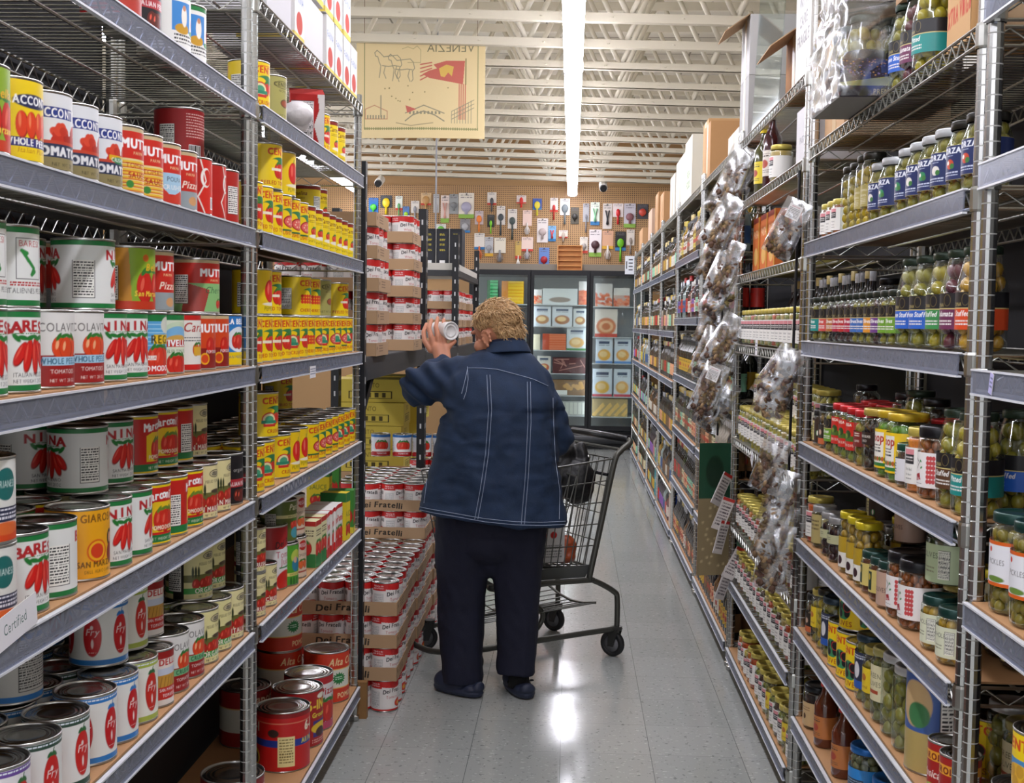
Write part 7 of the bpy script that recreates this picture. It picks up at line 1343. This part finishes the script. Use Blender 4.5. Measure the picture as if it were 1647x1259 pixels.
for s_ in (0, CW):
    b = MB(); b.tube(smoothp([W(0, s_, .10), W(0, s_, .25), W(.02, s_, .29), W(.12, s_, .345), W(.18, s_, .352), W(.64, s_, .365)]), .0125, 10); b.build('side_frame', G, cart, smooth=True)
    b = MB(); b.tube(smoothp([W(.15, s_, .35), W(.09, s_, .60), W(.03, s_, .85), W(0, s_, .90), W(-.05, s_, .935), W(-.055, s_+(.015 if s_ == 0 else -.015), .948)]), .0135, 10); b.build('upright', G, cart, smooth=True)
    b = MB(); i_ = .07 if s_ == 0 else -.07; b.tube(smoothp([W(.62, s_+i_*.3, .355), W(.45, s_+i_, .30), W(.34, s_+i_, .22), W(.36, s_+i_, .15), W(.46, s_+i_*.6, .125)]), .011, 8); b.build('curved_stay', G, cart, smooth=True)
    for f_ in (0, .68):
        if f_ and s_: pass
        wpos = W(f_, s_+(0 if f_ == 0 else (.03 if s_ == 0 else -.03)), 0); cs = thing('caster', None, None, (0, 0, 0)); cs.parent = cart; a = -.55 if f_ == 0 else .3
        b = MB(); d_ = Vector((math.cos(a), math.sin(a), 0)); nx = Vector((-d_.y, d_.x, 0)); rw = .056; cwz = wpos-d_*.02+Vector((0, 0, rw))
        for k in (-1, 1):
            b.add([wpos+nx*k*.019+d_*.018+Vector((0, 0, .125)), wpos+nx*k*.019-d_*.03+Vector((0, 0, .125)), cwz+nx*k*.019-d_*.014-Vector((0, 0, .010)), cwz+nx*k*.019+d_*.014-Vector((0, 0, .010))]+[p+nx*k*.003 for p in (wpos+nx*k*.019+d_*.018+Vector((0, 0, .125)), wpos+nx*k*.019-d_*.03+Vector((0, 0, .125)), cwz+nx*k*.019-d_*.014-Vector((0, 0, .010)), cwz+nx*k*.019+d_*.014-Vector((0, 0, .010)))], [(0,1,2,3),(7,6,5,4),(0,4,5,1),(1,5,6,2),(2,6,7,3),(3,7,4,0)])
        b.tube([wpos+Vector((0, 0, .118)), wpos+Vector((0, 0, .135))], .024, 12); b.build('fork', mat('dark_fork', '#3c3c3a', .4, .5), cs)
        T = Matrix.Translation(cwz)@Matrix.Rotation(a, 4, 'Z')@Matrix.Rotation(PI/2, 4, 'X')
        for nm, pr, mm in (('wheel', [(.036, -.013), (.052, -.014), (.056, -.008), (.056, .008), (.052, .014), (.036, .013), (.036, -.013)], mat('black_rubber', '#1c1c1d', .6)), ('wheel_hub', [(.0005, -.012), (.010, -.013), (.012, -.008), (.036, -.009), (.036, .009), (.012, .008), (.010, .013), (.0005, .012)], mat('grey_hub', '#77777a', .5))):
            b = MB(); b.lathe(pr, 28); me = b.mesh(nm, mm, True); me.transform(T); obj(nm, me, cs)
b = MB(); b.tube([W(-.055, .02, .95), W(-.055, CW-.02, .95)], .0165, 12); b.build('handle', BLKPL, cart, smooth=True)
b = MB(); b.tube([W(-.02, .01, .905), W(-.02, CW-.01, .905)], .007, 8); b.build('cross_bar', G, cart)
def panel(fn, us, vs, r=.0028, name='side_panel', edge=.004):
    b = MB()
    for u in us: b.tube([fn(u, t) for t in (0, .5, 1)], r, 5, caps=False)
    for v in vs: b.tube([fn(t, v) for t in (0, .25, .5, .75, 1)], edge if v in (0, 1) else r, 5, caps=False)
    b.build(name, G2, cart)
n_ = lambda k: [i/k for i in range(k+1)]
rt, rb = (.035, .87), (.13, .40); ft, fb = (.73, .80), (.66, .43)
side = lambda s0, s1: (lambda u, v: W(rb[0]+(fb[0]-rb[0])*u+((rt[0]-rb[0])+((ft[0]-fb[0])-(rt[0]-rb[0]))*u)*v, s0+(s1-s0)*v+(CW/2-s0)*u*.18, rb[1]+(fb[1]-rb[1])*u+((rt[1]-rb[1])+((ft[1]-fb[1])-(rt[1]-rb[1]))*u)*v))
panel(side(.03, .0), n_(17), n_(5)); panel(side(CW-.03, CW), n_(17), n_(5))
panel(lambda u, v: W(fb[0]+(ft[0]-fb[0])*v, .09+(CW-.18)*u, fb[1]+(ft[1]-fb[1])*v), n_(8), n_(5), name='front_panel'); panel(lambda u, v: W(rb[0]+(rt[0]-rb[0])*v, .02+(CW-.04)*u, rb[1]+(rt[1]-rb[1])*v), n_(10), n_(4), name='rear_gate')
panel(lambda u, v: W(rb[0]+(fb[0]-rb[0])*v, .03+(CW-.06)*u+(CW/2-(.03+(CW-.06)*u))*v*.18, .405+.03*v), n_(9), n_(12), name='basket_floor'); panel(lambda u, v: W(.08+.56*v, .05+(CW-.10)*u, .235-.03*v-.03*math.sin(PI*u)), n_(9), n_(3), name='bottom_tray', edge=.006)
panel(lambda u, v: W(.26-.06*v, .03+(CW-.06)*u, .60+.20*v), n_(8), n_(2), name='seat_back')
b = MB(); b.tube([W(.05, .015, .80), W(.05, CW-.02, .80)], .008, 6); b.build('seat_bar', BLKPL, cart); b = MB()
P = [W(.16, .012, .362), W(.6, .012, .375), W(.6, .012, .415), W(.13, .012, .415)]; b.add(P+[p+sv*.006 for p in P], [(3,2,1,0),(4,5,6,7),(0,1,5,4),(1,2,6,5),(2,3,7,6),(3,0,4,7)]); b.build('bumper_plate', mat('grey_plate', '#4c4e4c', .5), cart)
# handbag and groceries in the cart
def crease(p, n): return .010*noise.noise(p*14)+.006*abs(noise.noise(p*33))
bg = organic([('e', W(.14, .26, .80), (.11, .16, .12)), ('e', W(.15, .25, .88), (.09, .12, .06)), ('e', W(.13, .14, .76), (.08, .08, .10)), ('c', W(.10, .16, .90), .026, W(.10, .12, .82), .022), ('e', W(.14, .36, .80), (.09, .09, .11))], .006, 3, 'handbag', crease)
bg.materials.append(mat('black_leather', '#0b0b0d', .55, bump=.2, bscale=60)); hb_ = obj('handbag', bg, None); tag(hb_, 'slouchy black handbag sitting in the cart child seat', 'handbag'); b = MB(); b.tube(smoothp([W(.10, .20, .84), W(.08, .22, .875), W(.09, .26, .885), W(.11, .30, .85)]), .007, 6); b.build('bag_strap', BLKPL, hb_, smooth=True); b = MB(); b.ball(W(.08, .13, .865), .012, 0, 10, 6); b.build('bag_clasp', CHROME, hb_)
def f(c, x, w): c.e(x-14, 24, 14, 12, '#c8281e'); c.e(x+20, 22, 10, 10, '#c8281e'); c.small(8, 50, w-8, 90, '#8a8a8a', 5)
boxkind('gro', 'grocery_carton', 'carton', 'white grocery carton with red print', .09, .16, .15, '#dcdad8', f); o = put('gro', *W(.30, .13, .425), -1.2, 'in the basket', 'shopping cart')
ob = organic([('e', W(.20, .10, .480), (.045, .035, .055)), ('e', W(.20, .10, .445), (.04, .035, .03))], .005, 2, 'snack_packet', crease); ob.materials.append(mat('orange_film', '#b0522c', .35, vary=.3, vscale=30)); tag(obj('snack_packet', ob, None), 'crumpled orange packet beside the white carton in the cart', 'packet')

x, z = ony(1222, 432, 4.15); bb = organic([('e', (XR+.055, 4.15, 1.715), (.050, .09, .055)), ('e', (XR+.05, 4.20, 1.76), (.035, .05, .04)), ('e', (XR+.05, 4.08, 1.74), (.035, .04, .05))], .006, 1, 'black_plastic_bag', crease)
bb.materials.append(mat('black_film', '#0a0a0c', .28)); tag(obj('black_plastic_bag', bb, None), 'crumpled black plastic bag in front of the orange cartons', 'bag')
label_items()
